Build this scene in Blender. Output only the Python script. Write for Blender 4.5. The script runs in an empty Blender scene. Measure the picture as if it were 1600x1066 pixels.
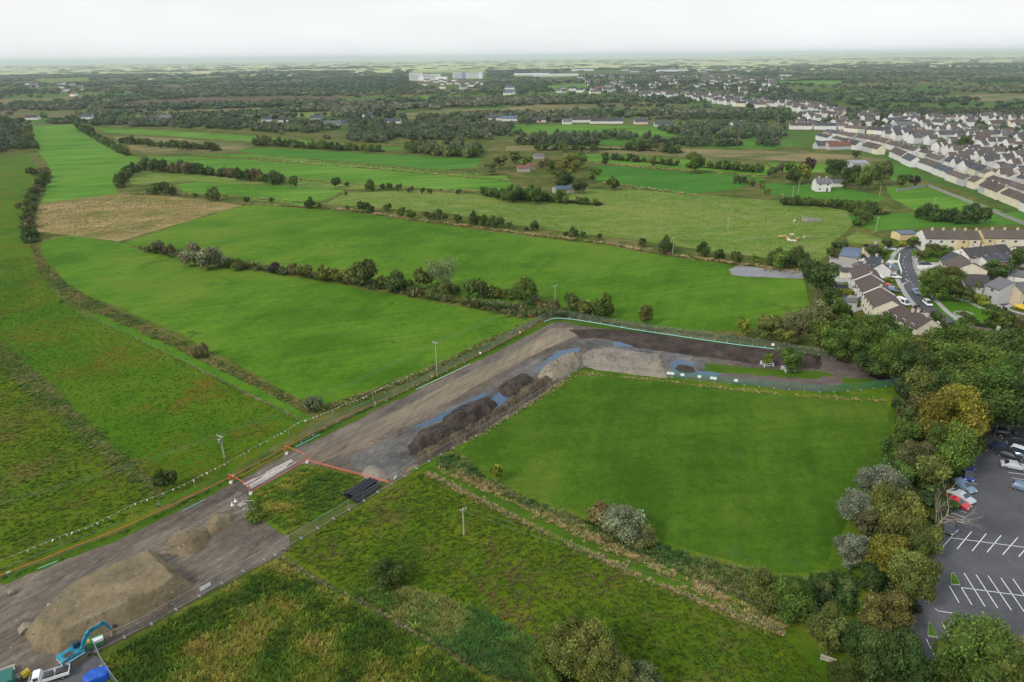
import bpy, bmesh, math, random
import numpy as np
from mathutils import Vector, Matrix

random.seed(7); rng = np.random.default_rng(7)
SC = bpy.context.scene
COL = SC.collection
# ------------------------------------------------------------------ camera
CAM_H, PITCH, ROLL, FOC = 76.0, math.radians(22.6), math.radians(-0.62), 1067.0
ROT = Matrix.Rotation(math.radians(90)-PITCH, 4, 'X') @ Matrix.Rotation(ROLL, 4, 'Z')
cd = bpy.data.cameras.new('camera'); cam = bpy.data.objects.new('camera', cd); COL.objects.link(cam)
cam.matrix_world = Matrix.Translation((0, 0, CAM_H)) @ ROT
cd.sensor_fit = 'HORIZONTAL'; cd.sensor_width = 36; cd.lens = 36*FOC/1600
cd.clip_start = 1; cd.clip_end = 60000
SC.camera = cam
# ------------------------------------------------------------------ sky, sun, exposure
SUN_AZ, SUN_EL = math.radians(232), math.radians(38)     # compass angle from +Y, clockwise: behind and to the left of the camera
w = bpy.data.worlds.new('World'); SC.world = w; w.use_nodes = True
nt = w.node_tree; nt.nodes.clear()
N = nt.nodes.new; L = nt.links.new
out = N('ShaderNodeOutputWorld'); bg = N('ShaderNodeBackground'); bg.inputs[1].default_value = 1.0
sky = N('ShaderNodeTexSky'); sky.sky_type = 'NISHITA'; sky.sun_disc = False
sky.sun_elevation = SUN_EL; sky.sun_rotation = SUN_AZ; sky.dust_density = 3; sky.altitude = 50
sk = N('ShaderNodeVectorMath'); sk.operation = 'SCALE'; sk.inputs['Scale'].default_value = 0.10
L(sky.outputs[0], sk.inputs[0])
tc = N('ShaderNodeTexCoord'); sx = N('ShaderNodeSeparateXYZ'); L(tc.outputs['Generated'], sx.inputs[0])
cr = N('ShaderNodeValToRGB'); L(sx.outputs[2], cr.inputs[0])
e = cr.color_ramp.elements
e[0].position = 0.0; e[0].color = (0.73, 0.735, 0.74, 1)
e[1].position = 0.55; e[1].color = (0.58, 0.62, 0.68, 1)
x = e.new(0.09); x.color = (0.675, 0.682, 0.692, 1)
mp = N('ShaderNodeMapping'); mp.inputs['Scale'].default_value = (2.2, 2.2, 9.0); L(tc.outputs['Generated'], mp.inputs[0])
ns = N('ShaderNodeTexNoise'); ns.inputs['Scale'].default_value = 1.6; ns.inputs['Detail'].default_value = 5; L(mp.outputs[0], ns.inputs['Vector'])
mr = N('ShaderNodeMapRange'); mr.inputs[1].default_value = .3; mr.inputs[2].default_value = .7; mr.inputs[3].default_value = .93; mr.inputs[4].default_value = 1.05
L(ns.outputs[0], mr.inputs[0])
mul = N('ShaderNodeVectorMath'); mul.operation = 'SCALE'; L(cr.outputs[0], mul.inputs[0]); L(mr.outputs[0], mul.inputs['Scale'])
mx = N('ShaderNodeMix'); mx.data_type = 'RGBA'; mx.inputs[0].default_value = 0.88
L(sk.outputs[0], mx.inputs[6]); L(mul.outputs[0], mx.inputs[7]); L(mx.outputs[2], bg.inputs[0]); L(bg.outputs[0], out.inputs[0])
sd = bpy.data.lights.new('sun', 'SUN'); sd.energy = 1.5; sd.angle = math.radians(10); sd.color = (1, .95, .87)
so = bpy.data.objects.new('sun', sd); COL.objects.link(so)
sdir = Vector((math.sin(SUN_AZ)*math.cos(SUN_EL), math.cos(SUN_AZ)*math.cos(SUN_EL), math.sin(SUN_EL)))
so.rotation_euler = sdir.to_track_quat('Z', 'Y').to_euler(); so.location = sdir*200
vs = SC.view_settings; vs.view_transform = 'Standard'; vs.look = 'None'; vs.exposure = 0.6; vs.gamma = 1
SC.render.engine = 'CYCLES'; cy = SC.cycles
cy.max_bounces = 5; cy.diffuse_bounces = 2; cy.glossy_bounces = 2; cy.transmission_bounces = 3; cy.volume_bounces = 1; cy.transparent_max_bounces = 8
cy.use_denoising = True; cy.caustics_reflective = False; cy.caustics_refractive = False

# ------------------------------------------------------------------ helpers: ground points, noise, meshes
def G(x, y, z=0.0):
    d = ROT.to_3x3() @ Vector(((x-800)/FOC, (533-y)/FOC, -1))
    t = (z-CAM_H)/d.z
    return Vector((d.x*t, d.y*t, z))
def dist(p): return math.sqrt(p.x**2+p.y**2+(CAM_H-p.z)**2)
def mpp(x, y, z=0.0):                    # metres per photo pixel there
    return dist(G(x, y, z))/FOC
def h2(ix, iy, s):
    n = (ix*374761393 + iy*668265263 + s*1442695041) & 0xffffffff
    n = ((n ^ (n >> 13))*1274126177) & 0xffffffff
    return ((n ^ (n >> 16)) & 0xffff)/65535.0
def vn(x, y, s=0):                       # value noise, arrays
    x = np.asarray(x, float); y = np.asarray(y, float)
    ix = np.floor(x).astype(np.int64); iy = np.floor(y).astype(np.int64); fx = x-ix; fy = y-iy
    fx = fx*fx*(3-2*fx); fy = fy*fy*(3-2*fy)
    a = h2(ix, iy, s); b = h2(ix+1, iy, s); c = h2(ix, iy+1, s); d = h2(ix+1, iy+1, s)
    return (a*(1-fx)+b*fx)*(1-fy)+(c*(1-fx)+d*fx)*fy
def fbm(x, y, s=0, o=4):
    v = 0; a = .5; t = 0
    for k in range(o):
        v = v+a*vn(np.asarray(x)*2**k, np.asarray(y)*2**k, s+k*17); t += a; a *= .5
    return v/t
def inside(px, py, poly):
    px = np.asarray(px, float); py = np.asarray(py, float); r = np.zeros(px.shape, bool); n = len(poly)
    for i in range(n):
        x1, y1 = poly[i][:2]; x2, y2 = poly[(i+1) % n][:2]
        if y1 == y2: continue
        c = ((y1 > py) != (y2 > py)) & (px < (x2-x1)*(py-y1)/(y2-y1)+x1)
        r ^= c
    return r
def edist(px, py, poly, closed=True):
    d = np.full(np.shape(px), 1e9); n = len(poly)
    for i in range(n if closed else n-1):
        x1, y1 = poly[i][:2]; x2, y2 = poly[(i+1) % n][:2]
        dx, dy = x2-x1, y2-y1; l = dx*dx+dy*dy+1e-9
        t = np.clip(((px-x1)*dx+(py-y1)*dy)/l, 0, 1)
        d = np.minimum(d, np.hypot(px-x1-t*dx, py-y1-t*dy))
    return d
def put(o, name=None, parent=None, loc=None, rz=None, label=None, cat=None, group=None, kind=None):
    if name: o.name = name
    if o.name not in COL.objects: COL.objects.link(o)
    if parent: o.parent = parent
    if loc is not None: o.location = loc
    if rz is not None: o.rotation_euler = (0, 0, rz)
    if label: o['label'] = label
    if cat: o['category'] = cat
    if group: o['group'] = group
    if kind: o['kind'] = kind
    return o
def empty(name, loc, rz=0, label=None, cat=None, group=None):
    o = bpy.data.objects.new(name, None); o.empty_display_size = .5
    return put(o, None, None, loc, rz, label, cat, group)
def mesh(name, V, F, mats=(), smooth=False, mi=None):
    m = bpy.data.meshes.new(name); m.from_pydata([tuple(v) for v in V], [], [tuple(f) for f in F]); m.update()
    for a in (mats if isinstance(mats, (list, tuple)) else [mats]): m.materials.append(a)
    if mi is not None: m.polygons.foreach_set('material_index', mi)
    if smooth: m.polygons.foreach_set('use_smooth', [True]*len(m.polygons))
    return m
def obj(name, m, parent=None, **k):
    return put(bpy.data.objects.new(name, m), None, parent, **k)
class MB:                                 # mesh builder
    def __init__(s): s.V = []; s.F = []; s.M = []
    def add(s, V, F, mi=0):
        b = len(s.V); s.V += [Vector(v) for v in V]; s.F += [[i+b for i in f] for f in F]; s.M += [mi]*len(F)
    def box(s, lo, hi, mi=0, tf=None):
        a, b = lo, hi
        V = [Vector((x, y, z)) for z in (a[2], b[2]) for y in (a[1], b[1]) for x in (a[0], b[0])]
        if tf is not None: V = [tf @ v for v in V]
        s.add(V, [(0, 2, 3, 1), (4, 5, 7, 6), (0, 1, 5, 4), (2, 6, 7, 3), (0, 4, 6, 2), (1, 3, 7, 5)], mi)
    def bar(s, p, q, r=.05, n=4, mi=0, r2=None, cap=True):
        p = Vector(p); q = Vector(q); d = (q-p)
        if d.length < 1e-6: return
        d.normalize(); u = d.orthogonal().normalized(); v = d.cross(u); r2 = r if r2 is None else r2
        V = []
        for c, rr in ((p, r), (q, r2)):
            for k in range(n):
                a = 2*math.pi*(k+.5)/n; V.append(c+(u*math.cos(a)+v*math.sin(a))*rr)
        F = [(k, (k+1) % n, n+(k+1) % n, n+k) for k in range(n)]
        if cap: F += [tuple(range(n-1, -1, -1)), tuple(range(n, 2*n))]
        s.add(V, F, mi)
    def prism(s, prof, y0, y1, mi=0, tf=None):    # profile (x,z) extruded along y
        n = len(prof); V = [Vector((x, y, z)) for y in (y0, y1) for x, z in prof]
        if tf is not None: V = [tf @ v for v in V]
        s.add(V, [tuple(range(n)), tuple(range(2*n-1, n-1, -1))]+[(i, n+i, n+(i+1) % n, (i+1) % n) for i in range(n)], mi)
    def mesh(s, name, mats, smooth=False): return mesh(name, s.V, s.F, mats, smooth, s.M)
    def build(s, name, mats, parent=None, smooth=False, **k): return obj(name, s.mesh(name, mats, smooth), parent, **k)

# ------------------------------------------------------------------ materials
MATS = {}
def nmat(name):
    m = bpy.data.materials.new(name); m.use_nodes = True; t = m.node_tree; t.nodes.clear(); MATS[name] = m
    o = t.nodes.new('ShaderNodeOutputMaterial'); b = t.nodes.new('ShaderNodeBsdfPrincipled'); t.links.new(b.outputs[0], o.inputs[0])
    return m, t, b
def pos(t, sc=(1, 1, 1), rot=0, objc=False):
    if objc: c = t.nodes.new('ShaderNodeTexCoord').outputs['Object']
    else: c = t.nodes.new('ShaderNodeNewGeometry').outputs['Position']
    if rot:
        m = t.nodes.new('ShaderNodeMapping'); m.inputs['Rotation'].default_value = (0, 0, -rot); t.links.new(c, m.inputs[0]); c = m.outputs[0]
    m = t.nodes.new('ShaderNodeMapping'); m.inputs['Scale'].default_value = sc
    t.links.new(c, m.inputs[0]); return m.outputs[0]
def noise(t, vec, scale, detail=3, rough=.55):
    n = t.nodes.new('ShaderNodeTexNoise'); n.inputs['Scale'].default_value = scale; n.inputs['Detail'].default_value = detail; n.inputs['Roughness'].default_value = rough
    t.links.new(vec, n.inputs['Vector']); return n.outputs[0]
def mathn(t, op, a, b):
    n = t.nodes.new('ShaderNodeMath'); n.operation = op
    for i, v in enumerate((a, b)):
        if isinstance(v, (int, float)): n.inputs[i].default_value = v
        else: t.links.new(v, n.inputs[i])
    return n.outputs[0]
def ramp(t, f, stops):
    n = t.nodes.new('ShaderNodeValToRGB'); e = n.color_ramp.elements
    while len(e) < len(stops): e.new(.5)
    for el, (p, c) in zip(e, stops): el.position = p; el.color = tuple(c)+(1,)
    t.links.new(f, n.inputs[0]); return n.outputs[0]
def mixc(t, f, a, b, mode='MIX'):
    n = t.nodes.new('ShaderNodeMix'); n.data_type = 'RGBA'; n.blend_type = mode
    for i, v in ((0, f), (6, a), (7, b)):
        if isinstance(v, (int, float)): n.inputs[i].default_value = v
        elif isinstance(v, tuple): n.inputs[i].default_value = v+(1,)
        else: t.links.new(v, n.inputs[i])
    return n.outputs[2]
def maprange(t, v, a, b, c=0., d=1.):
    n = t.nodes.new('ShaderNodeMapRange'); t.links.new(v, n.inputs[0])
    for i, k in enumerate((a, b, c, d)): n.inputs[i+1].default_value = k
    return n.outputs[0]
def bump(t, b, h, strength=.5, d=.1):
    n = t.nodes.new('ShaderNodeBump'); n.inputs['Strength'].default_value = strength; n.inputs['Distance'].default_value = d
    t.links.new(h, n.inputs['Height']); t.links.new(n.outputs[0], b.inputs['Normal'])
def grass(name, cols, big=.012, mid=.07, fine=.9, stretch=1.0, rot=0., patch=None, bstr=.6, sp=(.41, .59), streak=None):
    """pasture: three scales of noise through a ramp, optional blotches of another plant"""
    m, t, b = nmat(name)
    v = pos(t, (1, stretch, 1), rot)
    f = mathn(t, 'MULTIPLY', noise(t, v, big, 3), .42)
    f = mathn(t, 'ADD', f, mathn(t, 'MULTIPLY', noise(t, v, mid, 4, .6), .33))
    fn = noise(t, v, fine, 4, .7)
    f = mathn(t, 'ADD', f, mathn(t, 'MULTIPLY', fn, .25))
    k = len(cols); c = ramp(t, f, [(sp[0]+(sp[1]-sp[0])*i/(k-1), cc) for i, cc in enumerate(cols)])
    for pc, scl, lo, hi, amt in (patch or []):
        pm = mathn(t, 'ADD', mathn(t, 'MULTIPLY', noise(t, v, scl, 4, .65), .75), mathn(t, 'MULTIPLY', noise(t, v, scl*7, 3, .6), .25))
        c = mixc(t, maprange(t, pm, lo, hi, 0, amt), c, pc)
    if streak:
        for ang, amt, k_ in streak:
            sn = noise(t, pos(t, (.025, 1, 1), ang), k_, 4, .65)
            c = mixc(t, amt, c, ramp(t, sn, [(.36, (.30, .31, .28)), (.5, (.5, .5, .5)), (.64, (.68, .67, .64))]), 'OVERLAY')
    sp_ = noise(t, pos(t), 2.6, 3, .75); c = mixc(t, .45, c, ramp(t, sp_, [(.34, (.27, .28, .26)), (.5, (.5, .5, .5)), (.68, (.70, .69, .64))]), 'OVERLAY')
    t.links.new(c, b.inputs['Base Color']); b.inputs['Roughness'].default_value = 1; b.inputs['Specular IOR Level'].default_value = 0.1
    if bstr: bump(t, b, fn, bstr, .12)
    return m
def plain(name, col, rough=.6, metal=0., var=.12, scale=1.5, objc=False, spec=.4, bstr=0, coat=0):
    m, t, b = nmat(name)
    n = noise(t, pos(t, objc=objc), scale, 4, .6)
    c = mixc(t, maprange(t, n, .3, .7), tuple(x*(1-var) for x in col), tuple(min(1, x*(1+var)) for x in col))
    t.links.new(c, b.inputs['Base Color']); b.inputs['Roughness'].default_value = rough; b.inputs['Metallic'].default_value = metal
    b.inputs['Specular IOR Level'].default_value = spec
    if coat: b.inputs['Coat Weight'].default_value = coat
    if bstr: bump(t, b, n, bstr, .05)
    return m
def objcol(name, rough=.7, var=.15, scale=1.2, metal=0, coat=0, spec=.4):      # colour comes from the object
    m, t, b = nmat(name)
    oi = t.nodes.new('ShaderNodeObjectInfo'); n = noise(t, pos(t), scale, 4, .6)
    g = maprange(t, n, .3, .7, 1-var, 1+var)
    vm = t.nodes.new('ShaderNodeVectorMath'); vm.operation = 'SCALE'; t.links.new(oi.outputs['Color'], vm.inputs[0]); t.links.new(g, vm.inputs['Scale'])
    t.links.new(vm.outputs[0], b.inputs['Base Color']); b.inputs['Roughness'].default_value = rough; b.inputs['Metallic'].default_value = metal
    b.inputs['Coat Weight'].default_value = coat; b.inputs['Specular IOR Level'].default_value = spec
    return m
def foliage(name, inst=False, trans=.25):
    m, t, b = nmat(name)
    if inst:
        a = t.nodes.new('ShaderNodeAttribute'); a.attribute_type = 'INSTANCER'; a.attribute_name = 'tint'; c = a.outputs['Color']
    else: c = t.nodes.new('ShaderNodeObjectInfo').outputs['Color']
    lv = t.nodes.new('ShaderNodeAttribute'); lv.attribute_name = 'lv'
    n = noise(t, pos(t), .55, 3); g = mathn(t, 'MULTIPLY', lv.outputs['Fac'], maprange(t, n, .3, .7, .78, 1.22))
    vm = t.nodes.new('ShaderNodeVectorMath'); vm.operation = 'SCALE'; t.links.new(c, vm.inputs[0]); t.links.new(g, vm.inputs['Scale'])
    n2 = noise(t, pos(t), .21, 2)
    hs = t.nodes.new('ShaderNodeHueSaturation'); t.links.new(vm.outputs[0], hs.inputs['Color']); t.links.new(maprange(t, n2, .3, .7, .478, .522), hs.inputs['Hue'])
    col = hs.outputs[0]
    t.links.new(col, b.inputs['Base Color']); b.inputs['Roughness'].default_value = .75; b.inputs['Specular IOR Level'].default_value = .2
    tr = t.nodes.new('ShaderNodeBsdfTranslucent'); t.links.new(col, tr.inputs[0])
    ms = t.nodes.new('ShaderNodeMixShader'); ms.inputs[0].default_value = trans
    t.links.new(b.outputs[0], ms.inputs[1]); t.links.new(tr.outputs[0], ms.inputs[2])
    o = [x for x in t.nodes if x.type == 'OUTPUT_MATERIAL'][0]; t.links.new(ms.outputs[0], o.inputs[0])
    return m
M_LEAF = foliage('leaves'); M_LEAFI = foliage('scattered_leaves', True)
M_BARK = plain('bark', (.13, .11, .085), .95, var=.3, scale=4)
M_PALEBARK = plain('pale_bare_wood', (.30, .265, .21), .95, var=.25, scale=3)
# --- ground materials
def cmul(c, k): return tuple(x*k for x in c)
G_BASE = None
M_MOWN = grass('mown_grass', [(0.048, 0.122, 0.0053), (0.064, 0.152, 0.0080), (0.084, 0.174, 0.0115), (0.110, 0.182, 0.0176)], .010, .045, .5, patch=[((0.030, 0.100, 0.0070), .03, .57, .63, .75), ((0.100, 0.165, 0.0194), .03, .56, .72, .6), ((0.020, 0.075, 0.0070), .045, .63, .67, .7)], bstr=.35, sp=(.43, .57), streak=[(.35, .28, .35), (1.2, .2, .2)])
M_MOWN2 = grass('playing_field_grass', [(0.036, 0.090, 0.0050), (0.049, 0.110, 0.0070), (0.063, 0.127, 0.0090), (0.083, 0.134, 0.0139)], .016, .07, .6, patch=[((0.030, 0.100, 0.0218), .035, .60, .68, .7), ((0.100, 0.130, 0.0248), .06, .57, .72, .5)], bstr=.35, sp=(.43, .57), streak=[(0.100, 0.200, 0.2970), (1.3, .2, .25)])
M_PAST = grass('bright_pasture', [(0.055, 0.150, 0.0106), (0.078, 0.190, 0.0150), (0.098, 0.215, 0.0211), (0.125, 0.225, 0.0309)], .008, .03, .25, stretch=2.2, rot=.25, bstr=.2, streak=[(0.200, 0.500, 0.1056)])
M_PASTD = grass('deep_green_pasture', [(0.040, 0.140, 0.0123), (0.055, 0.165, 0.0150), (0.080, 0.185, 0.0203)], .008, .03, .25, stretch=2.0, rot=.2, bstr=.2, streak=[(0.200, 0.400, 0.0880)])
M_PALE = grass('pale_grazed_pasture', [(0.0731, 0.1520, 0.0124), (0.0946, 0.1805, 0.0158), (0.1290, 0.1995, 0.0248), (0.1720, 0.2090, 0.0372)], .010, .06, .30, stretch=1.6, patch=[((0.2150, 0.2280, 0.0855), .09, .50, .62, .75), ((0.2236, 0.2232, 0.0900), .28, .50, .60, .6), ((0.0430, 0.1092, 0.0109), .03, .57, .66, .75), ((0.0602, 0.1235, 0.0149), .15, .56, .64, .6)], bstr=.6)
M_ROUGH = grass('rough_left_grass', [(0.036, 0.098, 0.0028), (0.052, 0.124, 0.0039), (0.072, 0.140, 0.0055), (0.098, 0.142, 0.0099)], .013, .10, 1.1, patch=[((.150, .085, .012), .055, .525, .64, .62), ((0.120, 0.120, 0.0088), .03, .53, .66, .6), ((0.030, 0.075, 0.0077), .18, .60, .70, .5)], bstr=.8)
M_TALL = grass('tall_rank_grass', [(0.0405, 0.0915, 0.0055), (0.0607, 0.1281, 0.0066), (0.0945, 0.1525, 0.0099), (0.1418, 0.1647, 0.0165)], .03, .16, 1.2, patch=[((0.1620, 0.1220, 0.0350), .08, .54, .68, .6), ((0.0270, 0.0671, 0.0077), .10, .56, .66, .7)], bstr=.9)
M_WILD = grass('wild_meadow_grass', [(0.0439, 0.0896, 0.0033), (0.0671, 0.1187, 0.0044), (0.0976, 0.1366, 0.0066), (0.1342, 0.1400, 0.0110)], .025, .14, 1.2, patch=[((0.1281, 0.0896, 0.0320), .055, .53, .63, .75), ((0.0293, 0.0784, 0.0066), .05, .60, .70, .5)], bstr=.9)
M_TAN = grass('tawny_reed_grass', [(.13, .135, .035), (.21, .17, .062), (.28, .21, .085), (.35, .26, .12)], .02, .10, .8, stretch=2.0, rot=.3, patch=[((.11, .14, .03), .03, .52, .66, .8)], bstr=.8)
M_BANK = grass('rough_bank_grass', [(0.045, 0.075, 0.0099), (0.075, 0.100, 0.0154), (0.115, 0.115, 0.0231), (.17, .145, .065)], .05, .25, 1.4, patch=[((0.030, 0.070, 0.0083), .12, .50, .62, .7)], bstr=.9)
M_VERGE = grass('verge_grass', [(0.040, 0.090, 0.0066), (0.055, 0.115, 0.0077), (0.075, 0.135, 0.0099)], .04, .2, 1.2, patch=[((.10, .095, .045), .10, .56, .68, .6)], bstr=.7)
M_LAWN = grass('estate_lawn', [(0.050, 0.135, 0.0055), (0.065, 0.165, 0.0077), (0.085, 0.180, 0.0110)], .03, .12, .8, bstr=.2)
M_TANF = grass('far_tawny_scrub', [(.085, .105, .035), (.14, .135, .05), (.20, .165, .07), (.25, .195, .095)], .010, .04, .3, stretch=2.5, rot=.15, patch=[((.06, .12, .025), .015, .52, .62, .7)], bstr=.4)
M_BOG = grass('brown_bog', [(.06, .05, .035), (.095, .065, .045), (.13, .085, .06), (.12, .11, .055)], .008, .03, .2, stretch=3, rot=.1, bstr=.3)
# --- the big ground sheet: patchwork of far fields and scrub
def ground_mat():
    m, t, b = nmat('countryside_ground')
    p = pos(t, (1, 1.6, 1), .25)
    vo = t.nodes.new('ShaderNodeTexVoronoi'); vo.inputs['Scale'].default_value = .0042; t.links.new(p, vo.inputs['Vector'])
    s = t.nodes.new('ShaderNodeSeparateColor'); t.links.new(vo.outputs['Color'], s.inputs[0])
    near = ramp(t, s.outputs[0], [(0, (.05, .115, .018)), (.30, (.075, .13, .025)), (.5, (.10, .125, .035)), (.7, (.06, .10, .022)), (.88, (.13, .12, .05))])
    farm = ramp(t, s.outputs[1], [(0, (.30, .38, .14)), (.35, (.42, .46, .20)), (.65, (.58, .54, .30)), (.9, (.24, .31, .12))])  # open farmland, made paler to paint in a sunlit band far out
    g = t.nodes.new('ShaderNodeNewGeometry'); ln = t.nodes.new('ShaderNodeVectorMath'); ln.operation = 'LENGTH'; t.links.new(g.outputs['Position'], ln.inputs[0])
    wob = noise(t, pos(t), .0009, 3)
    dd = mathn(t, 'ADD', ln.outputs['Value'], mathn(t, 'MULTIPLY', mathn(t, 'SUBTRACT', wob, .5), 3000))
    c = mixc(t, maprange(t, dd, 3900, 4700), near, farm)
    n = noise(t, pos(t), .05, 5, .65)
    c = mixc(t, .5, c, ramp(t, n, [(.3, (.22, .22, .22)), (.7, (.78, .78, .78))]), 'OVERLAY')
    t.links.new(c, b.inputs['Base Color']); b.inputs['Roughness'].default_value = 1; b.inputs['Specular IOR Level'].default_value = .05
    return m
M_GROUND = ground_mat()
def soil(name, cols, sc=.12, fine=1.5, stretch=1., rot=0., rough=.9, wet=None, bstr=.8, tracks=None):
    m, t, b = nmat(name); v = pos(t, (stretch, 1, 1), rot)
    fn = noise(t, v, fine, 5, .7)
    f = mathn(t, 'ADD', mathn(t, 'MULTIPLY', noise(t, v, sc, 5, .62), .68), mathn(t, 'MULTIPLY', fn, .32))
    k = len(cols); c = ramp(t, f, [(.34+.32*i/(k-1), cc) for i, cc in enumerate(cols)])
    if tracks:
        v2 = pos(t, (.045, 1.0, 1), tracks); tn = noise(t, v2, 1.1, 5, .75)
        c = mixc(t, .5, c, ramp(t, tn, [(.36, (.20, .19, .19)), (.5, (.48, .47, .46)), (.66, (.76, .75, .73))]), 'OVERLAY')
        v3 = pos(t, (.06, .8, 1), tracks+.45); dn = noise(t, v3, 1.0, 4, .8)
        c = mixc(t, .35, c, ramp(t, dn, [(.38, (.24, .23, .22)), (.5, (.5, .49, .48)), (.64, (.72, .70, .68))]), 'OVERLAY')
    t.links.new(c, b.inputs['Base Color']); b.inputs['Roughness'].default_value = rough
    if wet: t.links.new(maprange(t, noise(t, v, sc*.8, 3), .48, .62, rough, wet), b.inputs['Roughness'])
    b.inputs['Specular IOR Level'].default_value = .35
    bump(t, b, fn, bstr, .15); return m
_a, _b = G(455, 722), G(862, 513); TRK = math.atan2(_b.y-_a.y, _b.x-_a.x)
M_SITE = soil('site_mud', [(0.0488, 0.0384, 0.0288), (0.0952, 0.0768, 0.0576), (0.1464, 0.1200, 0.0912), (0.2440, 0.2004, 0.1464)], .07, .9, rough=.8, wet=.45, tracks=TRK)
M_ROAD = soil('haul_road', [(0.1350, 0.1091, 0.0780), (0.1823, 0.1476, 0.1027), (0.2228, 0.1809, 0.1248), (0.2835, 0.2327, 0.1625)], .06, .8, stretch=.3, rot=TRK, rough=.9, tracks=TRK)
M_EDGE = soil('grey_gravel_edge', [(0.0845, 0.0717, 0.0575), (0.1300, 0.1114, 0.0887), (0.1885, 0.1613, 0.1263)], .1, 1.0, tracks=TRK)
M_GREYMUD = soil('grey_wet_mud', [(0.0330, 0.0302, 0.0276), (0.0770, 0.0728, 0.0655), (0.1320, 0.1232, 0.1069), (0.2090, 0.1870, 0.1483)], .12, 1.2, rough=.6, wet=.28, tracks=TRK)
M_PEAT = soil('dark_peat', [(.020, .015, .012), (.038, .029, .022), (.062, .046, .035), (.10, .075, .055)], .35, 1.3)
M_TOPSOIL = soil('dark_topsoil', [(.018, .013, .010), (.034, .024, .018), (.056, .040, .030), (.085, .062, .046)], .2, 1.3)
M_SPOIL = soil('pale_spoil', [(0.150, 0.121, 0.082), (0.210, 0.175, 0.120), (0.270, 0.228, 0.159), (0.330, 0.281, 0.198)], .18, 1.4)
M_GREYSPOIL = soil('grey_spoil', [(0.130, 0.116, 0.099), (0.190, 0.170, 0.138), (0.240, 0.209, 0.163), (0.250, 0.209, 0.150)], .2, 1.2)
M_BROWNSPOIL = soil('brown_stony_spoil', [(0.1003, 0.0755, 0.0414), (0.1593, 0.1239, 0.0667), (0.2124, 0.1664, 0.0943), (0.2832, 0.2289, 0.1437)], .22, 2.0)
M_BERM = soil('clodded_berm', [(.035, .026, .016), (.07, .05, .03), (.11, .08, .05), (.12, .11, .05)], .5, 2.0)
M_BARE = soil('bare_brown_earth', [(.075, .058, .05), (.12, .09, .078), (.16, .125, .11)], .3, 1.5)
M_ASPH = soil('car_park_asphalt', [(0.0468, 0.0462, 0.0497), (0.0754, 0.0752, 0.0809), (0.0975, 0.0964, 0.1022), (0.1300, 0.1280, 0.1335)], .09, 2.5, rough=.8, bstr=.2)
M_TAR = soil('estate_road_asphalt', [(.060, .061, .066), (.078, .079, .084), (.095, .095, .10)], .1, 2.5, rough=.85, bstr=.2)
M_TOWN = soil('town_yards_and_gardens', [(.05, .11, .02), (.07, .12, .03), (.10, .11, .06), (.13, .125, .115), (.17, .165, .155)], .06, .5, bstr=.2)
M_WIRE = plain('dark_cable', (.22, .22, .21), .6)
M_CONC = plain('concrete', (.36, .35, .33), .9, var=.18, scale=.8)
M_GRAVEL = soil('grey_gravel_patch', [(.17, .17, .175), (.23, .23, .235), (.30, .29, .29)], .2, 1.5)
M_LINE = plain('road_paint', (.72, .72, .70), .7, var=.2, scale=2)
m, t, b = nmat('puddle_water'); MATS['water'] = m; M_WATER = m
b.inputs['Base Color'].default_value = (.035, .085, .155, 1); b.inputs['Roughness'].default_value = .08; b.inputs['IOR'].default_value = 1.33; b.inputs['Specular IOR Level'].default_value = .9  # blue of the reflected sky is painted into the base colour
M_WALL = objcol('painted_render', .85, .07, .5); M_ROOF = objcol('roof_tiles', .85, .18, 1.6); M_PAINT = objcol('car_paint', .25, .02, .5, coat=.6)
M_GLASS = plain('dark_window_glass', (.03, .04, .05), .08, var=.1, spec=.8)
M_TYRE = plain('tyre_rubber', (.02, .02, .02), .9); M_RIM = plain('wheel_rim', (.45, .45, .47), .35, .8)
M_LAMP = plain('lamp_lens', (.75, .75, .72), .2); M_TAIL = plain('red_lens', (.45, .02, .02), .25)
M_STEEL = plain('galvanised_steel', (.42, .43, .44), .45, .6, scale=3); M_WHITE = plain('white_board', (.80, .80, .78), .6, var=.06)
M_WOOD = plain('timber_post', (.33, .27, .19), .9, var=.25, scale=4); M_POLE = plain('weathered_pole_wood', (.40, .36, .27), .9, var=.2, scale=2)
M_ORANGE = plain('orange_plastic', (.62, .12, .055), .6, var=.1); M_GREENROPE = plain('green_net', (.04, .20, .10), .8, var=.2)
M_CYAN = plain('pale_turquoise_pipe', (.25, .52, .50), .5); M_BLACKPIPE = plain('black_plastic_pipe', (.018, .02, .026), .35)
M_TEAL = plain('teal_machine_paint', (.012, .20, .29), .55, var=.35, scale=1.6); M_DKSTEEL = plain('dark_machine_steel', (.06, .055, .05), .6, .3, scale=2)
M_MUDSTEEL = plain('muddy_steel', (.20, .145, .09), .85, var=.3, scale=3); M_YEL = plain('yellow_machine_paint', (.65, .45, .04), .5)
M_BLUE = plain('blue_plastic_sheet', (.01, .09, .45), .45); M_GREENP = plain('green_machine_paint', (.03, .20, .06), .5); M_TEALBOX = plain('green_container_paint', (.02, .14, .11), .5)
M_STONE = plain('grey_stone', (.30, .29, .26), .95, var=.3, scale=2); M_METALROOF = objcol('sheet_metal_roof', .45, .10, .6, .3)
M_RED = plain('red_brown_brick', (.30, .12, .08), .9, var=.2, scale=1)
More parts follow.
